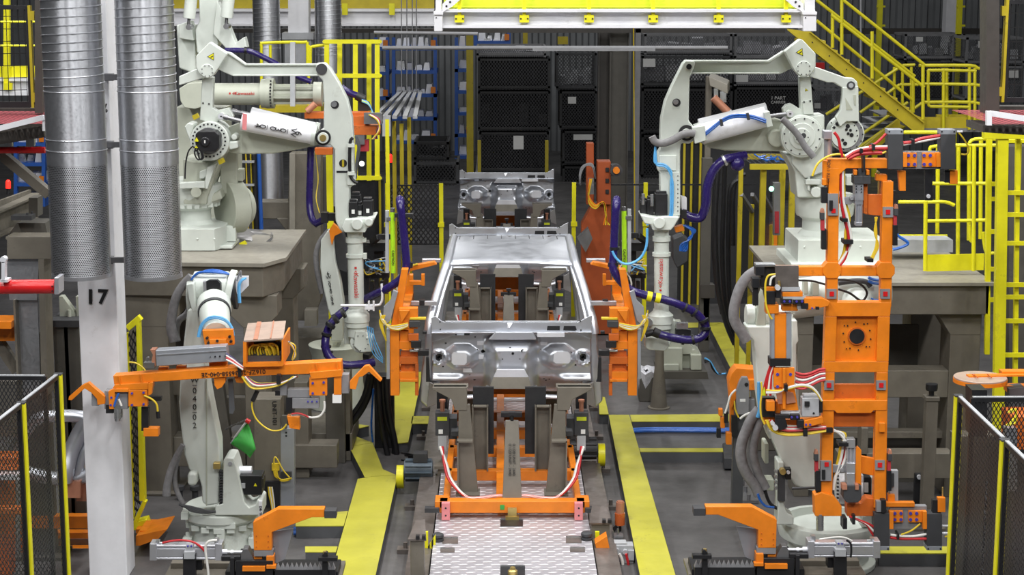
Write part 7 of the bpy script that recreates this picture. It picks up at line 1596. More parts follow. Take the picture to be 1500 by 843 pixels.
b = B(); b.pr(966, 510, 1000, 545, Y7, .6); b.pr(1012, 520, 1028, 543, Y7 - .05, .5); b.pp([(975, 500), (990, 490), (1015, 508), (1018, 520), (968, 520)], Y7 + .05, .5); b.pr(972, 534, 995, 544, Y7 - .04, .1); b.pp([(1015, 512), (1022, 514), (1028, 522), (1012, 524)], Y7, .4); b.pr(968, 520, 1028, 546, Y7 + .1, .5); b.out('base', 'robot_grey', t, bev=.012)
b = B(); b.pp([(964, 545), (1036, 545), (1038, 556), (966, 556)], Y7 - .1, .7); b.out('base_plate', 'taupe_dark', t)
b = B(); b.pp([(984, 475), (1000, 475), (1000, 500), (980, 505)], Y7 + .3, .3); b.out('arm', 'robot_grey', t, bev=.01); b = B(); b.pp([(986, 350), (1000, 344), (1010, 352), (1008, 384), (992, 394), (986, 380)], Y7 + .4, .25); b.out('servo_motor', 'charcoal', t, bev=.02)
for i in range(3): hose(t, [(1032, 525 + i * 3), (1040, 530), (1046 - i, 540), (1052, 548), (1064, 548)], Y7, 1.6, ('hose_cyan', 'black', 'black')[i], 'cable', 8)
t = thing('pillar_stand', 'round tapered taupe post on the floor right of the orange cab tool', 'post', (P(965, 588, 20.9).x, 20.9, 0))
c = P(965, 588, 20.9); b = B(); b.lathe((c.x, 20.9, 0), [(0, .13), (.015, .13), (.02, .10), (.5, .055), (.75, .05)], n=18); b.out('post', 'taupe', t)
t = thing('waste_bin', 'taupe bin lined with a clear plastic bag behind the orange cab tool', 'bin', (P(948, 578, 21.2).x, 21.2, 0))
c0, c1 = P(937, 570, 21.2).x, P(960, 570, 21.2).x; b = B(); b.box(c0, c1, 21.2, 21.5, 0, .30); b.out('bin', 'taupe_dark', t, bev=.01)
b = B(); vs = []; n = 14
for j, (z, g) in enumerate(((.16, .0), (.30, .03), (.36, .04), (.38, .0), (.34, -.06))):
    for i in range(n):
        a = 2 * math.pi * i / n; rr = 1 + .06 * math.sin(i * 5 + j); vs.append(V(((c0 + c1) / 2 + math.cos(a) * ((c1 - c0) / 2 + g + .01) * rr, 21.35 + math.sin(a) * (.15 + g) * rr, z + .02 * math.sin(i * 3))))
b.add(vs, [(j * n + i, j * n + (i + 1) % n, (j + 1) * n + (i + 1) % n, (j + 1) * n + i) for j in range(4) for i in range(n)]); b.out('bin_bag', 'bag_film', t)
# ---- mid left structure
t = thing('steel_structure', 'taupe steel tower with wide foot behind the left framing robot arm', 'steel frame', (P(445, 470, 22.5).x, 22.5, 0))
b = B(); b.pp([(424, 225), (470, 225), (470, 440), (458, 470), (425, 470), (421, 330)], 22.2, .3); b.pr(345, 296, 440, 321, 22.3, .3); b.pp([(405, 320), (424, 320), (424, 345)], 22.25, .2); b.pp([(380, 430), (424, 420), (424, 470), (380, 478)], 22.4, .3); b.box(P(400, 480, 22).x, P(470, 480, 22).x, 22.1, 22.7, 0, .6); b.out('tower', 'taupe', t, bev=.01)
b = B(); b.pr(424, 225, 432, 420, 22.1, .1); b.pr(446, 455, 464, 478, 22.0, .2); b.out('rib', 'taupe_light', t)
b = B(); b.pp([(455, 230), (480, 230), (480, 320), (462, 330)], 22.6, .2); b.out('rear_plate', 'taupe_dark', t)
t = thing('part_tray', 'grey pressed metal panel lying on the left pedestal behind the robot base', 'panel', P(370, 350, 19.2))
b = B(); b.add([P(333, 346, 18.6), P(385, 357, 18.6), P(400, 344, 19.0), P(396, 338, 19.4), P(350, 334, 19.4)], [(0, 1, 2, 3, 4)]); o = b.out('sheet', 'car_steel_dark', t); o.modifiers.new('thickness', 'SOLIDIFY').thickness = .01
b = B(); b.pp([(336, 346), (385, 358), (400, 346), (398, 352), (386, 362), (340, 352)], 18.58, .05); b.m(1); b.pp([(350, 357), (358, 353), (362, 359), (352, 362)], 18.4, .05); b.out('edge', ['steel_dark', 'yellow'], t)
for i, (x, mn, r, l) in enumerate(((352, 'alu_panel', 2.5, 'grey'), (360, 'hose_yellow', 1, 'thin yellow-green'), (367, 'yellow_old', 1.2, 'thin yellow'), (379, 'blue', 3, 'blue'), (372, 'black', 4, 'black'))):
    b = B(); b.pl(x, 226, x + 4, 340, r, 21.2, 10); tag(b.out('riser_pipe', mn), '%s vertical pipe or cable right of the left robot shoulder' % l, 'pipe', 'vertical pipes behind the left robot')
for y, w in ((236, 'top'), (270, 'middle'), (300, 'lowest')):
    b = B(); b.pr(353, y, 372, y + 3, 21.1, .05); tag(b.out('pipe_clamp', 'grey_light'), 'light clamp bar across the thin vertical cables, %s of three' % w, 'clamp', 'clamp bars behind the left robot')
t = thing('cable_tray', 'taupe floor cable tray with black rubber top left of the wrist', 'cable tray', P(470, 515, 19.5))
b = B(); q = [G(398, 488, .45), G(540, 527, .45)]; d = V((.05, .35, 0)); b.prism([q[0], q[1], q[1] + d, q[0] + d], (0, 0, .05)); b.out('rubber_top', 'black', t); b = B(); q = [V((p.x, p.y, .02)) for p in q]; b.prism([q[0] + V((.02, .03, 0)), q[1] + V((.02, .03, 0)), q[1] + d, q[0] + d], (0, 0, .43)); b.out('tray', 'taupe', t)
# ================================================================ ladder cage, railings at the left rear
Yl = 24.0
t = thing('ladder_cage', 'bright yellow ladder safety cage behind the left framing arm', 'ladder cage', P(520, 270, Yl))
for x in (478, 497, 520, 540, 552):
    b = B(); b.pr(x - 3, 60, x + 4, 158 if x < 515 else 265, Yl + (.3 if x in (497, 540) else 0), .04); b.out('upright', 'yellow', t)
for y0 in (58, 108, 208, 258):
    b = B(); x0 = 475 if y0 < 200 else 520; b.pr(x0, y0, 557, y0 + 6, Yl - .02, .03); b.tube([P(x0, y0 + 3, Yl), P(x0 + 8, y0 + 3, Yl + .5), P((x0 + 557) / 2, y0 + 3, Yl + .75), P(549, y0 + 3, Yl + .5), P(557, y0 + 3, Yl)], .025, 6, 4)
    if 200 < y0 < 230: continue
    b.out('hoop', 'yellow', t)
t = thing('guard_railing', 'yellow pipe guard railing left of the ladder cage', 'railing', P(420, 160, Yl))
for pts in ([(383, 98), (383, 68), (387, 63), (444, 62), (450, 66), (450, 110)], [(396, 90), (396, 66)], [(455, 100), (455, 72), (460, 68), (475, 66)], [(383, 98), (383, 165)], [(452, 66), (452, 165)]):
    b = B(); b.pt(pts, Yl + .1, 2.2, 8, 3); b.out('rail_pipe', 'yellow', t)
b = B(); b.pr(380, 155, 470, 165, Yl, .6); b.out('toe_plate', 'yellow_old', t)
for i, (x, y0, y1, Yx) in enumerate(((482, 225, 440, 21.9), (567, 175, 385, 24), (577, 178, 420, 26), (588, 182, 420, 27), (599, 172, 400, 28.5), (566, 390, 425, 22.5))):
    b = B(); vpost(b, x - (4.5 if i == 0 else 2.8), x + (4.5 if i == 0 else 2.8), y0, Yx, .08); tag(b.out('guard_post', 'yellow_old' if i > 1 else 'yellow'), 'yellow guard post standing %s' % ('beside the left framing forearm', 'just right of the ladder cage', 'second right of the ladder cage', 'third right of the ladder cage', 'farthest right of the ladder cage', 'low beside the left lime tube')[i], 'post', 'yellow guard posts on the left')
def gate(label, x0, x1, y0, y1, Y, posts, panel=True):
    t = thing('mesh_gate', label, 'gate', P(x0, y1, Y))
    for x in posts:
        b = B(); vpost(b, x - 3, x + 3, y0 - 2, Y - .03, .06); b.pr(x - 4.5, y0 + 56, x + 4.5, y0 + 62, Y - .05, .1); b.out('post', 'yellow', t)
    b = B(); b.pr(x0, y0, x1, y0 + 2, Y, .03)
    if panel:
        b.pr(x0, y1 - 2, x1, y1, Y, .03); b.pr(x0, y0, x0 + 2, y1, Y, .03); b.pr(x1 - 3, y0, x1 - 1, y1, Y, .03)
    b.out('frame', 'black', t)
    if panel: b = B(); b.quad(P(x0, y1, Y + .01), P(x1, y1, Y + .01), P(x1, y0, Y + .01), P(x0, y0, Y + .01)); b.out('mesh', 'mesh_dark', t)
    return t
gate('black mesh gate between yellow posts left of the second car', 570, 645, 271, 359, 26.5, (567, 646))
gate('black cable line between yellow posts right of the second car', 843, 1120, 270, 359, 26.5, (841, 946), False)
# ---- background ducts, column, crane beam
duct('dim galvanised duct in the background, left of the pair behind the rear robot', 371, 412, 372, 412, 105, 27, 300, 'background ducts', yring=(60,), ys=70)
duct('dim galvanised duct in the background, above the ladder cage', 462, 502, 463, 502, 140, 27, 300, 'background ducts', yring=(70,), ys=80)
t = thing('column', 'white background column between the two dim ducts', 'column', P(437, 90, 27.6)); b = B(); b.pr(422, -40, 452, 52, 27.6, .3); b.out('shaft', 'white_paint', t); b = B(); b.pr(413, 48, 459, 58, 27.5, .4); b.pr(417, 55, 456, 92, 27.55, .3); b.out('splice_plate', 'grey_light', t)
t = thing('crane_beam', 'yellow and grey crane beam in the background behind the left robot', 'beam', P(450, 45, 30))
b = B(); b.pr(180, -30, 636, 13, 30.2, .2); b.out('yellow_girder', 'yellow_old', t); b = B(); b.pr(180, 13, 636, 17, 29.9, .4); b.pr(180, 17, 636, 35, 30, .05); b.pr(180, 35, 636, 38, 29.9, .4); b.out('grey_girder', 'white_paint', t)
for x in (505, 574):
    b = B(); b.pr(x - 4, 5, x + 4, 22, 29.8, .1); b.out('hanger', 'yellow', t)
b = B(); b.pr(180, 42, 1150, 48, 33, .2); tag(b.out('dark_beam', 'brown_steel'), 'dark steel beam running across below the crane beam', 'beam')
# cable tray and hanging wires
t = thing('overhead_tray', 'grey slotted overhead tray running back beside the ladder cage', 'tray', P(585, 150, 27))
for i in range(5):
    b = B(); b.bar(P(548 + i * 15, 172, 24), P(588 + i * 7, 134, 32), .06, .04); b.out('rail', 'galv', t)
b = B(); b.pr(560, 170, 572, 200, 24, .1); b.out('hanger', 'grey_light', t)
for i, x in enumerate((588, 596, 604, 610)):
    b = B(); b.pl(x, -20, x, 135, .9, 29 + i * .3, 6); tag(b.out('hanger_wire', 'grey'), 'thin grey hanger wire above the slotted tray', 'wire', 'hanger wires above the tray')
# ================================================================ racks and containers
def container(label, x0, x1, y0, y1, Y, group, style=0, fill='black_matte', note=None, d=1.3):
    a, c = P(x0, y0, Y), P(x1, y1, Y); X0, X1, Z1, Z0 = a.x, c.x, a.z, c.z
    t = thing('mesh_container', label, 'container', ((X0 + X1) / 2, Y + d / 2, Z0), group)
    w = .05; fm = ('black', 'grey', 'charcoal')[style]
    b = B()
    for x in (X0, X1 - w):
        for y in (Y, Y + d - w): b.box(x, x + w, y, y + w, Z0, Z1)
    for z in (Z0 + .04, Z1 - w):
        b.box(X0, X1, Y, Y + w, z, z + w); b.box(X0, X1, Y + d - w, Y + d, z, z + w); b.box(X0, X0 + w, Y, Y + d, z, z + w); b.box(X1 - w, X1, Y, Y + d, z, z + w)
    b.out('frame', fm, t)
    m = ('mesh_dark', 'mesh_grey', 'mesh_dark')[style]
    b = B(); b.quad((X0, Y + .02, Z0), (X1, Y + .02, Z0), (X1, Y + .02, Z1), (X0, Y + .02, Z1)); b.quad((X0 + .02, Y + d, Z0), (X0 + .02, Y, Z0), (X0 + .02, Y, Z1), (X0 + .02, Y + d, Z1)); b.quad((X1 - .02, Y, Z0), (X1 - .02, Y + d, Z0), (X1 - .02, Y + d, Z1), (X1 - .02, Y, Z1)); b.out('mesh_side', m, t)
    b = B(); b.box(X0 + .03, X1 - .03, Y + .06, Y + d - .06, Z0 + .02, Z0 + .09); b.out('floor_pan', fm, t)
    if style == 0: b = B(); b.box(X0 + .04, X1 - .04, Y + d - .06, Y + d - .03, Z0, Z1); b.box(X0 + .04, X0 + .06, Y + .1, Y + d - .06, Z0, Z1); b.box(X1 - .06, X1 - .04, Y + .1, Y + d - .06, Z0, Z1); b.out('shade_panel', 'black_matte', t)  # black panels added to darken the interior of the container
    b = B(); rr = random.Random(int(x0 * 7 + y0)); h = Z1 - Z0
    n = 7
    for i in range(n):
        xx = X0 + .12 + (X1 - X0 - .3) * i / (n - 1); hh = h * rr.uniform(.25, .6); ww = (X1 - X0) / n * .9
        b.bx((xx + .03, Y + rr.uniform(.3, .7), Z0 + .1 + hh / 2), (ww, .12, hh), Matrix.Rotation(rr.uniform(-.4, .4), 3, 'X') @ Matrix.Rotation(rr.uniform(-.5, .5), 3, 'Z'))
    b.out('stacked_parts', fill, t)
    if note:
        nx, ny, nw, nh = note; b = B(); b.pr(nx, ny, nx + nw, ny + nh, Y - .01, .008); b.out('paper_tag', 'paper', t)
    return t
G1 = 'mesh containers stacked behind the line'
container('grey flat wire bin on top of the central dark stack', 698, 800, 68, 84, 41.6, G1, 1, 'bag_film')
container('top black mesh container of the central stack', 700, 806, 86, 132, 41.5, G1, 0, 'black_matte')
container('second black container of the central stack, open with folded parts', 700, 806, 134, 192, 41.5, G1, 0, 'charcoal')
container('third black container of the central stack with a white note', 702, 804, 194, 252, 41.5, G1, 0, 'black_matte', (752, 199, 15, 20))
container('lowest black container of the central stack behind the rear car', 702, 804, 254, 300, 41.5, G1, 0, 'black_matte')
container('grey mesh bin with shiny parts on top of the stack right of centre', 815, 874, 78, 132, 43, G1, 2, 'grey_light')
container('black container with small brown label right of the central stack', 820, 874, 134, 190, 43, G1, 0, 'black_matte', (832, 142, 12, 10))
container('black container with yellow paper right of the central stack', 824, 876, 192, 242, 43, G1, 0, 'charcoal', (840, 197, 28, 8))
container('lowest black container right of the central stack', 824, 876, 244, 290, 43, G1, 0)
container('grey mesh bin full of silver parts behind the right arm', 940, 1072, 82, 128, 40, G1, 2, 'bag_film', (942, 86, 18, 12))
container('grey covered bin above the silver parts bin', 944, 1072, 50, 80, 40.2, G1, 1, 'grey_light')
container('black container with white writing beside the right upper arm', 1076, 1190, 128, 172, 40.4, G1, 0, 'black_matte')
container('black container below the silver parts bin', 940, 1072, 130, 196, 40, G1, 0, 'black_matte')
container('lower black container behind the right forearm', 940, 1072, 198, 262, 40, G1, 0)
container('grey wire bin with pale wrapped parts behind the right top link', 1076, 1178, 50, 88, 40.4, G1, 1, 'bag_film')
container('grey wire bin under the wrapped parts bin', 1076, 1190, 90, 126, 40.4, G1, 1, 'bag_film', (1078, 110, 18, 10))
container('grey mesh bin with machined parts below the right window wall', 1326, 1412, 50, 88, 44, G1, 1, 'grey_light', (1342, 54, 10, 7))
container('black bin under the machined parts bin at right', 1326, 1412, 90, 150, 44, G1, 2, 'grey')
container('grey bin with white papers behind the right walkway column', 1416, 1500, 55, 95, 42, G1, 1, 'grey_light', (1433, 60, 13, 10))
container('lower grey bin behind the right walkway column', 1416, 1500, 97, 150, 42, G1, 1, 'grey_light', (1478, 102, 14, 12))
container('grey bin behind the right robot lever', 1190, 1240, 130, 170, 42, G1, 1, 'steel_dark', (1193, 151, 9, 8))
container('black diamond mesh cage left of the rear car', 606, 672, 238, 272, 36, G1, 2, 'black_matte')
container('black cage on top of the diamond mesh cage', 606, 658, 208, 237, 36.2, G1, 0, 'black_matte')
b = B(); q = P(1133, 147, 40.3); text_t = thing('stencil', 'small white stencil marks on the black container at right', 'marking', q); text('1 PART', 1140, 144, 40.35, 5, 'paper', text_t); text('CARRIER', 1140, 150, 40.35, 4, 'paper', text_t)
def blue_rack(label, x0, x1, y0, y1, Y, n, group):
    t = thing('parts_rack', label, 'rack', P((x0 + x1) / 2, y1, Y), group)
    for x in (x0, x1 - 5):
        b = B(); b.pr(x, y0, x + 5, y1, Y, .1); b.pr(x, y0, x + 5, y1, Y + 1.1, .1); b.out('upright', 'blue', t)
    for i in range(n):
        y = y0 + 14 + (y1 - y0 - 16) * i / (n - 1)
        b = B(); b.pr(x0, y, x1, y + 5, Y, 1.1); b.out('shelf', 'blue', t)
        rr = random.Random(int(x0 + i * 13)); b = B(); x = x0 + 6
        while x < x1 - 12:
            w_ = rr.uniform(6, 14); h_ = rr.uniform(7, 16); b.m(rr.choice((0, 0, 1, 2))); b.pp([(x, y), (x + w_, y), (x + w_ - 1, y - h_), (x + 2, y - h_)], Y + rr.uniform(.05, .3), .4); x += w_ + rr.uniform(0, 3)
        b.out('stored_parts', ['bright_zinc', 'steel', 'white_paint'], t)
        if i % 2 == 0: b = B(); b.pr(x1 - 9, y - 10, x1 - 2, y - 1, Y - .02, .1); b.out('corner_tag', 'orange', t)
GB = 'blue parts racks in the background'
blue_rack('tall blue parts rack left of the yellow-brown post', 574, 640, 55, 208, 44, 5, GB)
blue_rack('narrow blue parts rack right beside the yellow-brown post', 666, 692, 55, 230, 43.6, 6, GB)
blue_rack('blue parts rack partly hidden by the ladder cage', 548, 570, 55, 180, 44.4, 4, GB)
blue_rack('low blue rack seen beneath the left walkway, far left', 20, 66, 195, 300, 30, 4, GB)
blue_rack('blue topped rack above the central container stack', 694, 748, 46, 70, 46, 2, GB)
b = B(); vpost(b, 683, 693, 48, 40, .2); tag(b.out('rack_post', 'yellow_old'), 'yellow-brown rack post left of the central dark stack', 'post', 'yellow-brown rack posts')
b = B(); vpost(b, 766, 773, 44, 46, .2); tag(b.out('rack_post', 'yellow_old'), 'short yellow-brown post above the central dark stack', 'post', 'yellow-brown rack posts')
b = B(); b.pr(817, 54, 832, 65, 45, .2); tag(b.out('hazard_sign', 'yellow_old'), 'yellow hazard board above the stack right of centre', 'sign')
for x in (702, 801):
    b = B(); vpost(b, x - 2.5, x + 2.5, 206, 38, .1); tag(b.out('bollard', 'yellow_old'), 'yellow post in front of the central dark stack, %s side' % ('left' if x == 702 else 'right'), 'bollard', 'posts before the dark stack')
# brown columns right of centre
for x0, x1, Yx, l in ((879, 893, 34, 'left narrow'), (896, 920, 33.5, 'wide middle')):
    b = B(); vpost(b, x0, x1, 38, Yx, .05); vpost(b, x0 - 2, x0, 38, Yx - .1, .35); vpost(b, x1, x1 + 2, 38, Yx - .1, .35); tag(b.out('rack_column', 'brown_steel' if x0 == 879 else 'taupe_dark'), '%s brown steel column right of the line centre' % l, 'column', 'brown columns right of centre')
b = B(); vpost(b, 931, 939, 38, 33, .15); tag(b.out('rack_column', 'grey'), 'thin grey galvanised column beside the brown columns', 'column', 'brown columns right of centre')
b = B(); b.pl(928, 38, 930, 364, 1, 32.8, 6); tag(b.out('cable', 'hose_yellow'), 'thin orange yellow cable down the grey column', 'cable')
t = thing('lift_station', 'dark orange lift machine standing right of the second car', 'machine', (P(875, 380, 25).x, 25, 0))
b = B(); b.pr(875, 237, 895, 300, 25, .3); b.pr(859, 210, 870, 300, 25.2, .2); b.pp([(868, 300), (895, 300), (895, 490), (852, 490), (852, 330)], 25.1, .3); b.out('mast', 'rust', t, bev=.008)
b = B(); b.pr(895, 242, 905, 258, 24.9, .2); b.pc(903, 250, 9, 24.85, .1, 20); b.out('pulley', 'charcoal', t); b = B(); b.pc(903, 250, 5, 24.8, .06, 16); b.out('pulley_hub', 'orange', t)
b = B()
for y in (246, 262, 278): b.pr(887, y, 892, y + 6, 24.98, .03)
b.out('mast_slot', 'black', t)
for i in range(3): hose(t, [(872, 262), (868, 245 - i * 2), (858 - i * 2, 243), (851 - i, 255), (850, 272)], 24.9, 1, 'grey', 'cable', 6)
for i in range(4): hose(t, [(864 + i, 262), (862, 285 + i * 3), (872, 300 + i * 2), (884, 296), (888, 310 + i * 4), (884 + i * 3, 330)], 24.8, 1, ('orange', 'hose_yellow', 'orange', 'hose_yellow')[i], 'cable', 6)
b = B(); b.pr(862, 262, 870, 285, 24.8, .1); b.pp([(846, 350), (862, 335), (868, 350), (858, 370)], 24.7, .2); b.out('bracket', 'steel_dark', t)
# brown post with box, black cables, meshed yellow cell fence on the right
t = thing('service_post', 'taupe service post with square box right of the right wrist', 'post', (P(1036, 480, 24).x, 24, 0))
b = B(); vpost(b, 1029, 1044, 232, 24, .12); b.pr(1026, 418, 1047, 437, 23.95, .2); b.pr(1030, 437, 1040, 500, 24, .12); b.out('shaft', 'taupe_dark', t, bev=.006); b = B(); b.pr(1026, 418, 1047, 437, 23.93, .05); b.out('box', 'brown_steel', t)
t = thing('hose_drop', 'bundle of long black hoses hanging beside the right framing robot', 'hoses', P(1065, 500, 21.5))
for i, pts in enumerate(([(1054, 232), (1050, 280), (1048, 340), (1052, 420), (1062, 470), (1076, 505)], [(1062, 240), (1060, 300), (1058, 370), (1062, 440), (1072, 480), (1080, 515)], [(1085, 262), (1072, 272), (1068, 300), (1067, 380), (1070, 450), (1078, 490)], [(1050, 260), (1045, 320), (1048, 400), (1058, 460)], [(1092, 255), (1080, 262), (1074, 290), (1074, 360)])): hose(t, pts, 21.5 + .1 * i, 3.4, 'black', 'black_hose', 8)
t = thing('cell_fence', 'black meshed cell fence with yellow posts running back at right', 'fence', P(1100, 430, 22))
pz = [(1086, 243, 440, 20.5), (1102, 300, 440, 21), (1118, 245, 430, 22), (1131, 330, 400, 23)]
for x, y0, y1, Yx in pz:
    b = B(); vpost(b, x - 3, x + 3, y0, Yx, .06); b.out('post', 'yellow_old', t)
for (xa, ya, yb, Ya), (xb_, yc, yd, Yb_) in zip(pz[:-1], pz[1:]):
    b = B(); b.quad(P(xa, 440, Ya), P(xb_, 432, Yb_), P(xb_, 310, Yb_), P(xa, 285, Ya)); b.out('mesh_panel', 'mesh_black', t)
    b = B(); b.bar(P(xa, 285, Ya), P(xb_, 310, Yb_), .04, .04); b.out('top_rail', 'grey', t)
b = B(); b.pp([(1132, 325), (1148, 336), (1148, 385), (1132, 385)], 23, .05); b.out('end_panel', 'orange', t)
t = thing('mesh_table', 'yellow framed wire mesh shelf under the right upper arm', 'table', (P(1140, 380, 20.5).x, 20.5, 0))
for x in (1119, 1147, 1162):
    b = B(); vpost(b, x - 4, x + 4, 246, 20.3 + (.5 if x == 1147 else 0), .08); b.out('leg', 'yellow_old', t)
b = B(); zz = P(1140, 240, 20.3).z; x0, x1 = P(1098, 240, 20.3).x, P(1180, 240, 20.3).x; b.box(x0, x1, 20.25, 20.3, zz - .06, zz); b.box(x0, x1, 21.3, 21.35, zz - .06, zz); b.out('top_frame', 'yellow_old', t); b = B(); b.quad((x0, 20.25, zz + .01), (x1, 20.25, zz + .01), (x1, 21.35, zz + .01), (x0, 21.35, zz + .01)); b.out('wire_top', 'wire_dark', t)
b = B()
for i in range(12): b.tube([P(1105 + i * 6, 226 + (i * 5) % 9, 20.6), P(1112 + i * 5, 230 + (i * 3) % 8, 20.6), P(1122 + i * 4, 228 + (i * 7) % 9, 20.6)], .01, 5, 3)
o = b.out('wire_heap', 'hose_blue'); o['kind'] = 'stuff'; tag(o, 'loose blue wires lying on the wire mesh shelf', 'wires')
t = thing('barrier_light', 'grey light barrier pillar glowing red near the mesh shelf', 'light barrier', P(1137, 350, 20.9)); b = B(); b.pr(1133, 268, 1143, 345, 20.4, .08); b.out('housing', 'grey', t); b = B(); b.pr(1135, 310, 1141, 342, 20.39, .02); b.out('red_strip', 'red_dull', t); b = B(); b.ball(P(1130, 277, 20.4), .03, 8); b.out('indicator', 'lamp_green', t)
b = B(); vpost(b, 1035, 1043, 112, 25, .12); t = thing('tool_stand', 'taupe tool stand with tilted box and red cylinder inside the right arm', 'tool stand', P(1040, 238, 25)); b.out('post', 'taupe', t); b = B(); b.prism([P(1038, 112, 24.8), P(1066, 124, 24.8), P(1066, 138, 24.8), P(1040, 126, 24.8)], (.1, .6, .02)); b.out('box', 'taupe_light', t, bev=.01); b = B(); b.pl(1045, 143, 1066, 164, 6, 24.7, 14); b.out('red_cylinder', 'copper', t); b = B(); b.pl(1062, 160, 1070, 164, 4, 24.7, 12); b.pr(1046, 130, 1052, 146, 24.7, .05); b.pr(1055, 134, 1064, 150, 24.8, .05); b.out('fitting', 'steel', t)
# ================================================================ stairs, landing, right railings and ladder
Ys = 25.0
t = thing('staircase', 'yellow steel staircase descending from the overhead beam to the right landing', 'staircase', P(1345, 190, Ys))
for dy in (0, .95):
    b = B(); q = [(1152, 42), (1187, 46.5), (1354, 179), (1354, 191), (1338, 191)]; b.pp(q, Ys + dy, .03); b.pb(1187, 47, 1354, 180, 2, Ys - .06 + dy, .08); b.pb(1155, 44, 1338, 191, 2, Ys - .06 + dy, .08); b.out('stringer', 'yellow_old', t)
b = B()
for i in range(6):
    for o_ in (0, 1): b.pc(1190 + i * 25 - o_ * 14, 62 + i * 19.8 + o_ * 0, 1, Ys - .01, .02, 8)
b.out('bolt', 'black', t)
for i in range(9):
    b = B(); x = 1195 + i * 17.5; y = 62 + i * 14; p = P(x, y, Ys); b.box(p.x - .14, p.x + .14, Ys + .03, Ys + .95, p.z - .02, p.z + .02); b.out('tread', 'yellow_old', t)
for (x0, y0, x1, y1), dy in (((1230, -4, 1354, 95), 0), ((1218, 22, 1354, 128), 0), ((1196, 0, 1340, 112), .95), ((1196, 30, 1338, 148), .95)):
    b = B(); b.pl(x0, y0, x1, y1, 2.4, Ys + dy, 8); b.out('handrail', 'yellow_stair', t)
for x, y0, y1, dy in ((1233, -4, 80, 0), (1277.5, 46, 115, 0), (1352, 95, 175, 0), (1219.5, 18, 70, .95), (1337.5, 110, 165, .95)):
    b = B(); b.pl(x, y0, x, y1, 2.6, Ys + dy, 8); b.out('baluster', 'yellow_stair', t)
t = thing('stair_landing', 'yellow railed landing at the foot of the staircase, upper right', 'landing', P(1395, 190, 25.2))
b = B(); b.pr(1346, 172, 1440, 192, 25.2, .06); b.pr(1372, 168, 1440, 174, 26.2, .06); b.out('kick_plate', 'yellow_old', t); zz = P(1390, 188, 25.2).z; b = B(); b.box(P(1346, 188, 25.2).x, P(1440, 188, 25.2).x, 25.2, 26.4, zz - .05, zz); b.out('deck', 'grey', t)
for pts in ([(1346, 96), (1420, 96), (1432, 100), (1444, 102)], [(1350, 123), (1425, 124), (1444, 128)], [(1350, 150), (1425, 150), (1444, 157)], [(1362, 155), (1360, 150), (1360, 108), (1366, 103), (1430, 104)], [(1362, 156), (1420, 157)]):
    b = B(); b.pt(pts, 25.15, 2.4, 8, 3); b.out('rail_pipe', 'yellow_stair', t)
for x, y0 in ((1382, 100), (1387, 100), (1420, 98), (1428, 100), (1438, 102)):
    b = B(); b.pl(x, y0, x, 190, 2.4, 25.15 + (.4 if x in (1387, 1438) else 0), 8); b.out('post', 'yellow_stair', t)
t = thing('staircase', 'lower yellow stair flight going down left behind the right robot lever', 'staircase', P(1240, 230, 27))
for k, (x0, y0, x1, y1) in enumerate(((1322, 96, 1210, 168), (1340, 95, 1322, 96), (1318, 124, 1260, 165), (1345, 124, 1318, 124), (1340, 175, 1255, 232), (1352, 150, 1250, 222), (1330, 150, 1265, 195))):
    b = B(); b.pl(x0, y0, x1, y1, 2.3, 27 + .1 * (k % 2), 8); b.out('handrail', 'yellow_stair', t)
b = B(); b.pp([(1322, 170), (1340, 172), (1268, 232), (1250, 228)], 26.8, .08); b.out('stringer', 'yellow_old', t)
for i in range(6):
    b = B(); p = P(1315 - i * 11, 168 + i * 10, 27.2); b.box(p.x - .25, p.x + .25, 27.2, 28.1, p.z - .02, p.z); b.out('tread', 'galv', t)
for x in (1322, 1335, 1310):
    b = B(); b.pl(x, 98, x, 172, 2.2, 27.1, 8); b.out('post', 'yellow_stair', t)
for x, y1, Yx, l in ((1291, 128, 44, 'beside the staircase'), (1408, 78, 44, 'behind the landing')):
    b = B(); vpost(b, x - 3.5, x + 3.5, -20, Yx, .15); b.pr(x - 6, 8, x + 6, 11, Yx, .1); b.pr(x - 6, 36, x + 6, 39, Yx, .1); tag(b.out('tall_post', 'yellow'), 'tall yellow post against the cladding wall %s' % l, 'post', 'tall yellow wall posts')
b = B(); vpost(b, 1388, 1404, -20, 46, .4); tag(b.out('wall_column', 'white_paint'), 'pale column against the cladding wall above the right bins', 'column')
b = B(); b.pr(1230, 42, 1470, 50, 47, .3); tag(b.out('wall_beam', 'brown_steel'), 'dark beam along the cladding wall at right', 'beam')
b = B(); b.pl(1261, -10, 1261, 105, 1.6, 47, 6); tag(b.out('wall_pipe', 'white_paint'), 'thin white pipe on the cladding wall behind the stairs', 'pipe')
b = B(); b.pr(1195, 92, 1208, 101, 36, .1); tag(b.out('red_sign', 'red'), 'small red sign right of the right robot head', 'sign')
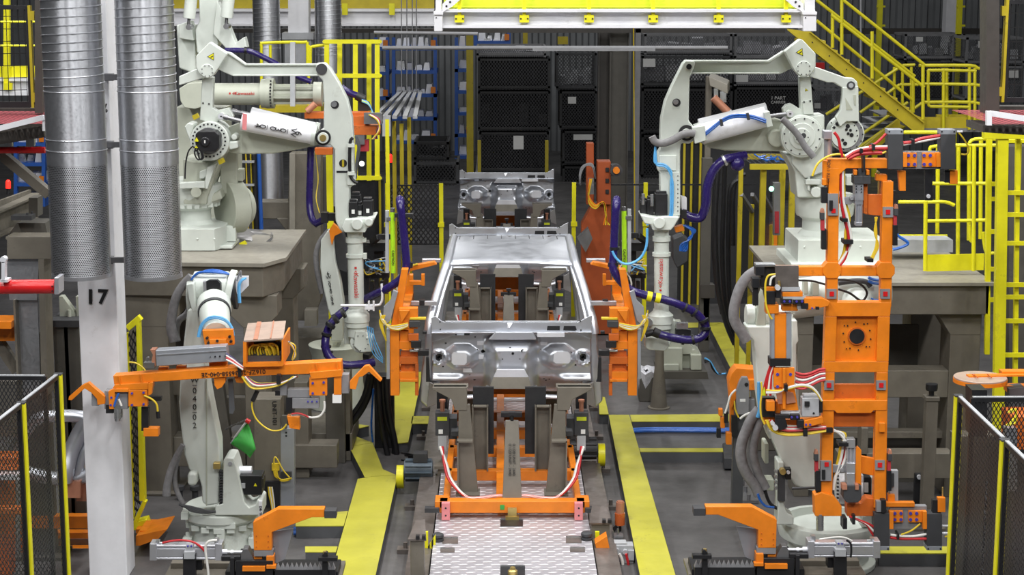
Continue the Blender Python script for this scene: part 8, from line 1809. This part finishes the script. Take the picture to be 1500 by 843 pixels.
# guard rail on the right pedestal
Yg = 17.6
t = thing('guard_railing', 'bright yellow pipe railing with kick plate on the right pedestal', 'railing', P(1400, 397, Yg))
for pts in ([(1316, 296), (1360, 296), (1384, 296), (1398, 301)], [(1358, 324), (1440, 323), (1447, 322)], [(1366, 269), (1446, 269)], [(1359, 240), (1362, 222), (1372, 214), (1460, 213)], [(1324, 194), (1378, 194)], [(1420, 210), (1428, 204), (1460, 204)], [(1420, 330), (1421, 350), (1424, 354)], [(1440, 340), (1443, 365), (1448, 371), (1458, 371)]):
    b = B(); b.pt(pts, Yg + .3, 2.6, 8, 3); b.out('rail_pipe', 'yellow', t)
for x, y0, y1, d in ((1356, 295, 397, 0), (1374, 214, 342, .7), (1404, 213, 372, .6), (1427, 213, 397, 0), (1420, 210, 352, .8), (1437, 204, 350, .9)):
    b = B(); b.pl(x, y0, x - 1, y1, 3, Yg + d, 10); b.out('post', 'yellow', t)
b = B(); b.pp([(1357, 374), (1442, 372), (1441, 396), (1357, 398)], Yg, .02); b.pr(1308, 344, 1388, 350, Yg + 1.2, .02); b.out('kick_plate', 'yellow', t)
b = B(); b.pr(1306, 352, 1396, 370, Yg + .9, .3); tag(b.out('deck_box', 'grey_light'), 'low grey metal box on the right pedestal behind the railing', 'box')
hose(t, [(1308, 337), (1316, 346), (1330, 356), (1322, 362), (1308, 366)], 17.3, 2.2, 'hose_blue', 'blue_hose', 8)
t = thing('access_ladder', 'bright yellow access ladder frame at the right edge above the fence', 'ladder', (P(1465, 580, 16.6).x, 16.6, 0))
Ya = 16.6
b = B(); b.pp([(1462, 200), (1478, 200), (1467, 900), (1452, 900)], Ya, .08); b.out('stile', 'yellow', t, bev=.004); b = B(); b.pp([(1489, 200), (1495, 200), (1487, 900), (1481, 900)], Ya + .1, .05); b.out('stile', 'yellow', t); b = B(); b.pr(1442, 194, 1600, 204, Ya - .02, .1); b.pp([(1446, 200), (1454, 200), (1450, 520), (1443, 520)], Ya + .6, .05); b.pr(1470, 204, 1600, 210, Ya + .5, .05); b.out('frame', 'yellow', t, bev=.004)
for y in (283, 315, 357, 418, 436, 471, 521):
    b = B(); b.pr(1470, y - 3, 1600, y + 3, Ya + .05, .04); b.out('rung', 'yellow', t)
for y in (270, 292, 340, 395, 440):
    b = B(); b.pr(1446, y - 3, 1466, y + 3, Ya + .6, .04); b.out('rung', 'yellow', t)
b = B(); b.pp([(1492, 205), (1497, 205), (1495, 280), (1491, 280)], Ya + .2, .05); b.out('mid_stile', 'yellow', t)
b = B(); b.pr(1478, 215, 1560, 622, 19.6, .3); tag(b.out('cabinet', 'taupe_dark'), 'dark taupe cabinet behind the yellow access ladder', 'cabinet')
t = thing('round_tool', 'flat round orange plate tool with wide arm above the right fence', 'tool', P(1435, 560, 13.9))
c = P(1436, 552, 13.9); b = B(); b.lathe(c + V((0, 0, -.04)), [(0, .20), (.035, .205), (.04, .2)], n=36); b.out('disc', 'tan_cover', t, bev=.003); b = B(); b.lathe(c + V((0, 0, -.045)), [(0, .207), (.03, .207)], n=36); b.out('rim', 'orange', t); b = B(); b.bar(c + V((-.1, 0, .006)), c + V((.5, .05, .006)), .07, .012); b.pr(1468, 545, 1600, 551, 13.95, .1); b.pr(1475, 566, 1600, 575, 14.0, .1); b.out('arm', 'orange', t)
b = B(); b.bar(c + V((.3, .1, -.1)), V((c.x + .5, 14.1, 0)), .12, .12); b.out('stand', 'dark_grey', t); b = B()
for x in (1427, 1447): b.bx(P(x, 549, 13.9) + V((0, -.05, 0)), (.008, .12, .006))
b.pc(1427, 551, 1, 13.7, .05, 8); b.out('slot', 'orange_dark', t)
t = thing('machine_unit', 'dark machine with orange and yellow parts behind the right mesh fence', 'machine', P(1475, 700, 13.6))
b = B(); b.pr(1424, 572, 1446, 640, 13.4, .2); b.pl(1432, 578, 1432, 570, 4, 13.5, 14); b.out('dark_post', 'black', t); b = B(); b.pr(1482, 610, 1560, 660, 13.5, .3); b.out('orange_body', 'orange_dark', t, bev=.01); b = B(); b.pr(1474, 628, 1490, 720, 13.4, .1); b.out('panel', 'galv', t)
for i in range(3): hose(t, [(1476 + i * 3, 605), (1484 + i * 2, 600), (1488, 610 + i * 4), (1474 + i * 2, 624)], 13.3, 1.4, 'yellow', 'cable', 6)
b = B(); b.pr(1400, 640, 1600, 900, 14.4, .2); b.out('rear_panel', 'taupe_dark', t)
t = thing('machine_unit', 'dark machine with orange parts behind the left mesh fence', 'machine', P(15, 700, 14.2))
b = B(); b.pr(-80, 560, 24, 640, 14.8, .2); b.out('dark_panel', 'taupe_dark', t); b = B(); b.pr(-60, 670, 27, 690, 14.6, .2); b.pr(-60, 712, 14, 850, 14.7, .2); b.pr(-20, 745, 30, 755, 14.5, .1); b.out('orange_frame', 'orange_dark', t, bev=.01); b = B(); b.pr(-40, 696, 28, 704, 14.5, .1); b.out('bright_bar', 'bright_zinc', t)

def clutter(label, x0, mir, group):
    mx = (lambda x: 2 * x0 - x) if mir else (lambda x: x)
    Yk = 18.15
    t = thing('valve_manifold', label, 'valve manifold', P(x0, 440, Yk), group)
    b = B(); b.pr(*sorted((mx(x0 - 22), mx(x0 + 16)))[:1], 356, sorted((mx(x0 - 22), mx(x0 + 16)))[1], 368, Yk, .2); b.pr(min(mx(x0 - 4), mx(x0 + 10)), 368, max(mx(x0 - 4), mx(x0 + 10)), 392, Yk + .1, .15); b.out('mount_plate', 'black', t)
    b = B()
    for i in range(5): xx = mx(x0 - 14 + i * 7); b.pr(xx - 2.5, 408 + (i % 2) * 5, xx + 2.5, 428 + (i % 3) * 3, Yk + .05, .1)
    b.pr(min(mx(x0 - 18), mx(x0 + 18)), 400, max(mx(x0 - 18), mx(x0 + 18)), 408, Yk + .08, .1); b.out('valve_block', 'black', t)
    rr = random.Random(x0)
    for i in range(12):
        p = [(mx(x0 + rr.uniform(-20, 18)), rr.uniform(378, 404)) for _ in range(4)]
        hose(t, p, Yk - .04 - .008 * i, 1.0, ('black', 'hose_white', 'steel_dark', 'hose_yellow', 'black', 'hose_cyan')[i % 6], 'loose_cable', 6)
clutter('black valve manifold with loose wires beside the left lime tube', 552, False, 'valve manifolds beside the lime tubes')
clutter('black valve manifold with loose wires beside the right lime tube', 928, True, 'valve manifolds beside the lime tubes')
def backdrop(label, x0, x1, y0, Y, posts, group):  # black sheets added so the gaps behind the robots fill dark
    t = thing('cell_backdrop', label, 'backdrop', (P((x0 + x1) / 2, 400, Y).x, Y, 0), group)
    b = B(); vpost(b, x0, x1, y0, Y, .04); b.out('dark_panel', 'black_matte', t)
    for x in posts:
        b = B(); vpost(b, x - 1.6, x + 1.6, y0 - 6, Y - .08, .06); b.out('post', 'yellow_old', t)
    b = B(); p, q = P(x0, y0, Y), P(x1, y0, Y); b.bar(p, q, .05, .05); b.out('top_rail', 'charcoal', t)
backdrop('dark cell enclosure sheet with thin yellow posts, added to darken the gap behind the right forearm', 996, 1130, 208, 27.5, (1003, 1014, 1027), 'dark cell enclosure sheets')
backdrop('dark cell enclosure sheet added to darken the gap behind the left wrist and ladder cage', 478, 562, 262, 28.2, (486, 556), 'dark cell enclosure sheets')
# ================================================================ camera, light, view
cam = bpy.data.cameras.new('camera'); co = bpy.data.objects.new('camera', cam); COL.objects.link(co)
co.location = (0, 0, H); co.rotation_euler = (R(90) - TH, 0, 0)
cam.sensor_width = 36; cam.lens = F * 36 / 1500; cam.shift_x = (750 - CX) / 1500; cam.clip_end = 200
SC.camera = co
w = bpy.data.worlds.new('world'); SC.world = w; w.use_nodes = True
w.node_tree.nodes['Background'].inputs[0].default_value = (.55, .58, .62, 1)
w.node_tree.nodes['Background'].inputs[1].default_value = .08
def lamp(x, y, z, sx, sy, pw, tilt=0, col=(1, 1, .99)):
    l = bpy.data.lights.new('ceiling_lamp', 'AREA'); l.shape = 'RECTANGLE'; l.size = sx; l.size_y = sy; l.energy = pw; l.color = col
    o = bpy.data.objects.new('ceiling_lamp', l); COL.objects.link(o); o.location = (x, y, z); o.rotation_euler = (R(tilt), 0, 0)
for x in (-6.5, -2, 2.5, 7):
    for y, pw, tl in ((3, 620, 25), (10, 620, 8), (17, 600, 0), (24, 200, 0), (33, 15, 0), (42, 230, -22)):
        lamp(x, y, 10.2, .5, 2.6, pw, tl)
vs_ = SC.view_settings; vs_.view_transform = 'Standard'; vs_.look = 'None'; vs_.exposure = -0.85; vs_.gamma = 1; vs_.use_curve_mapping = False
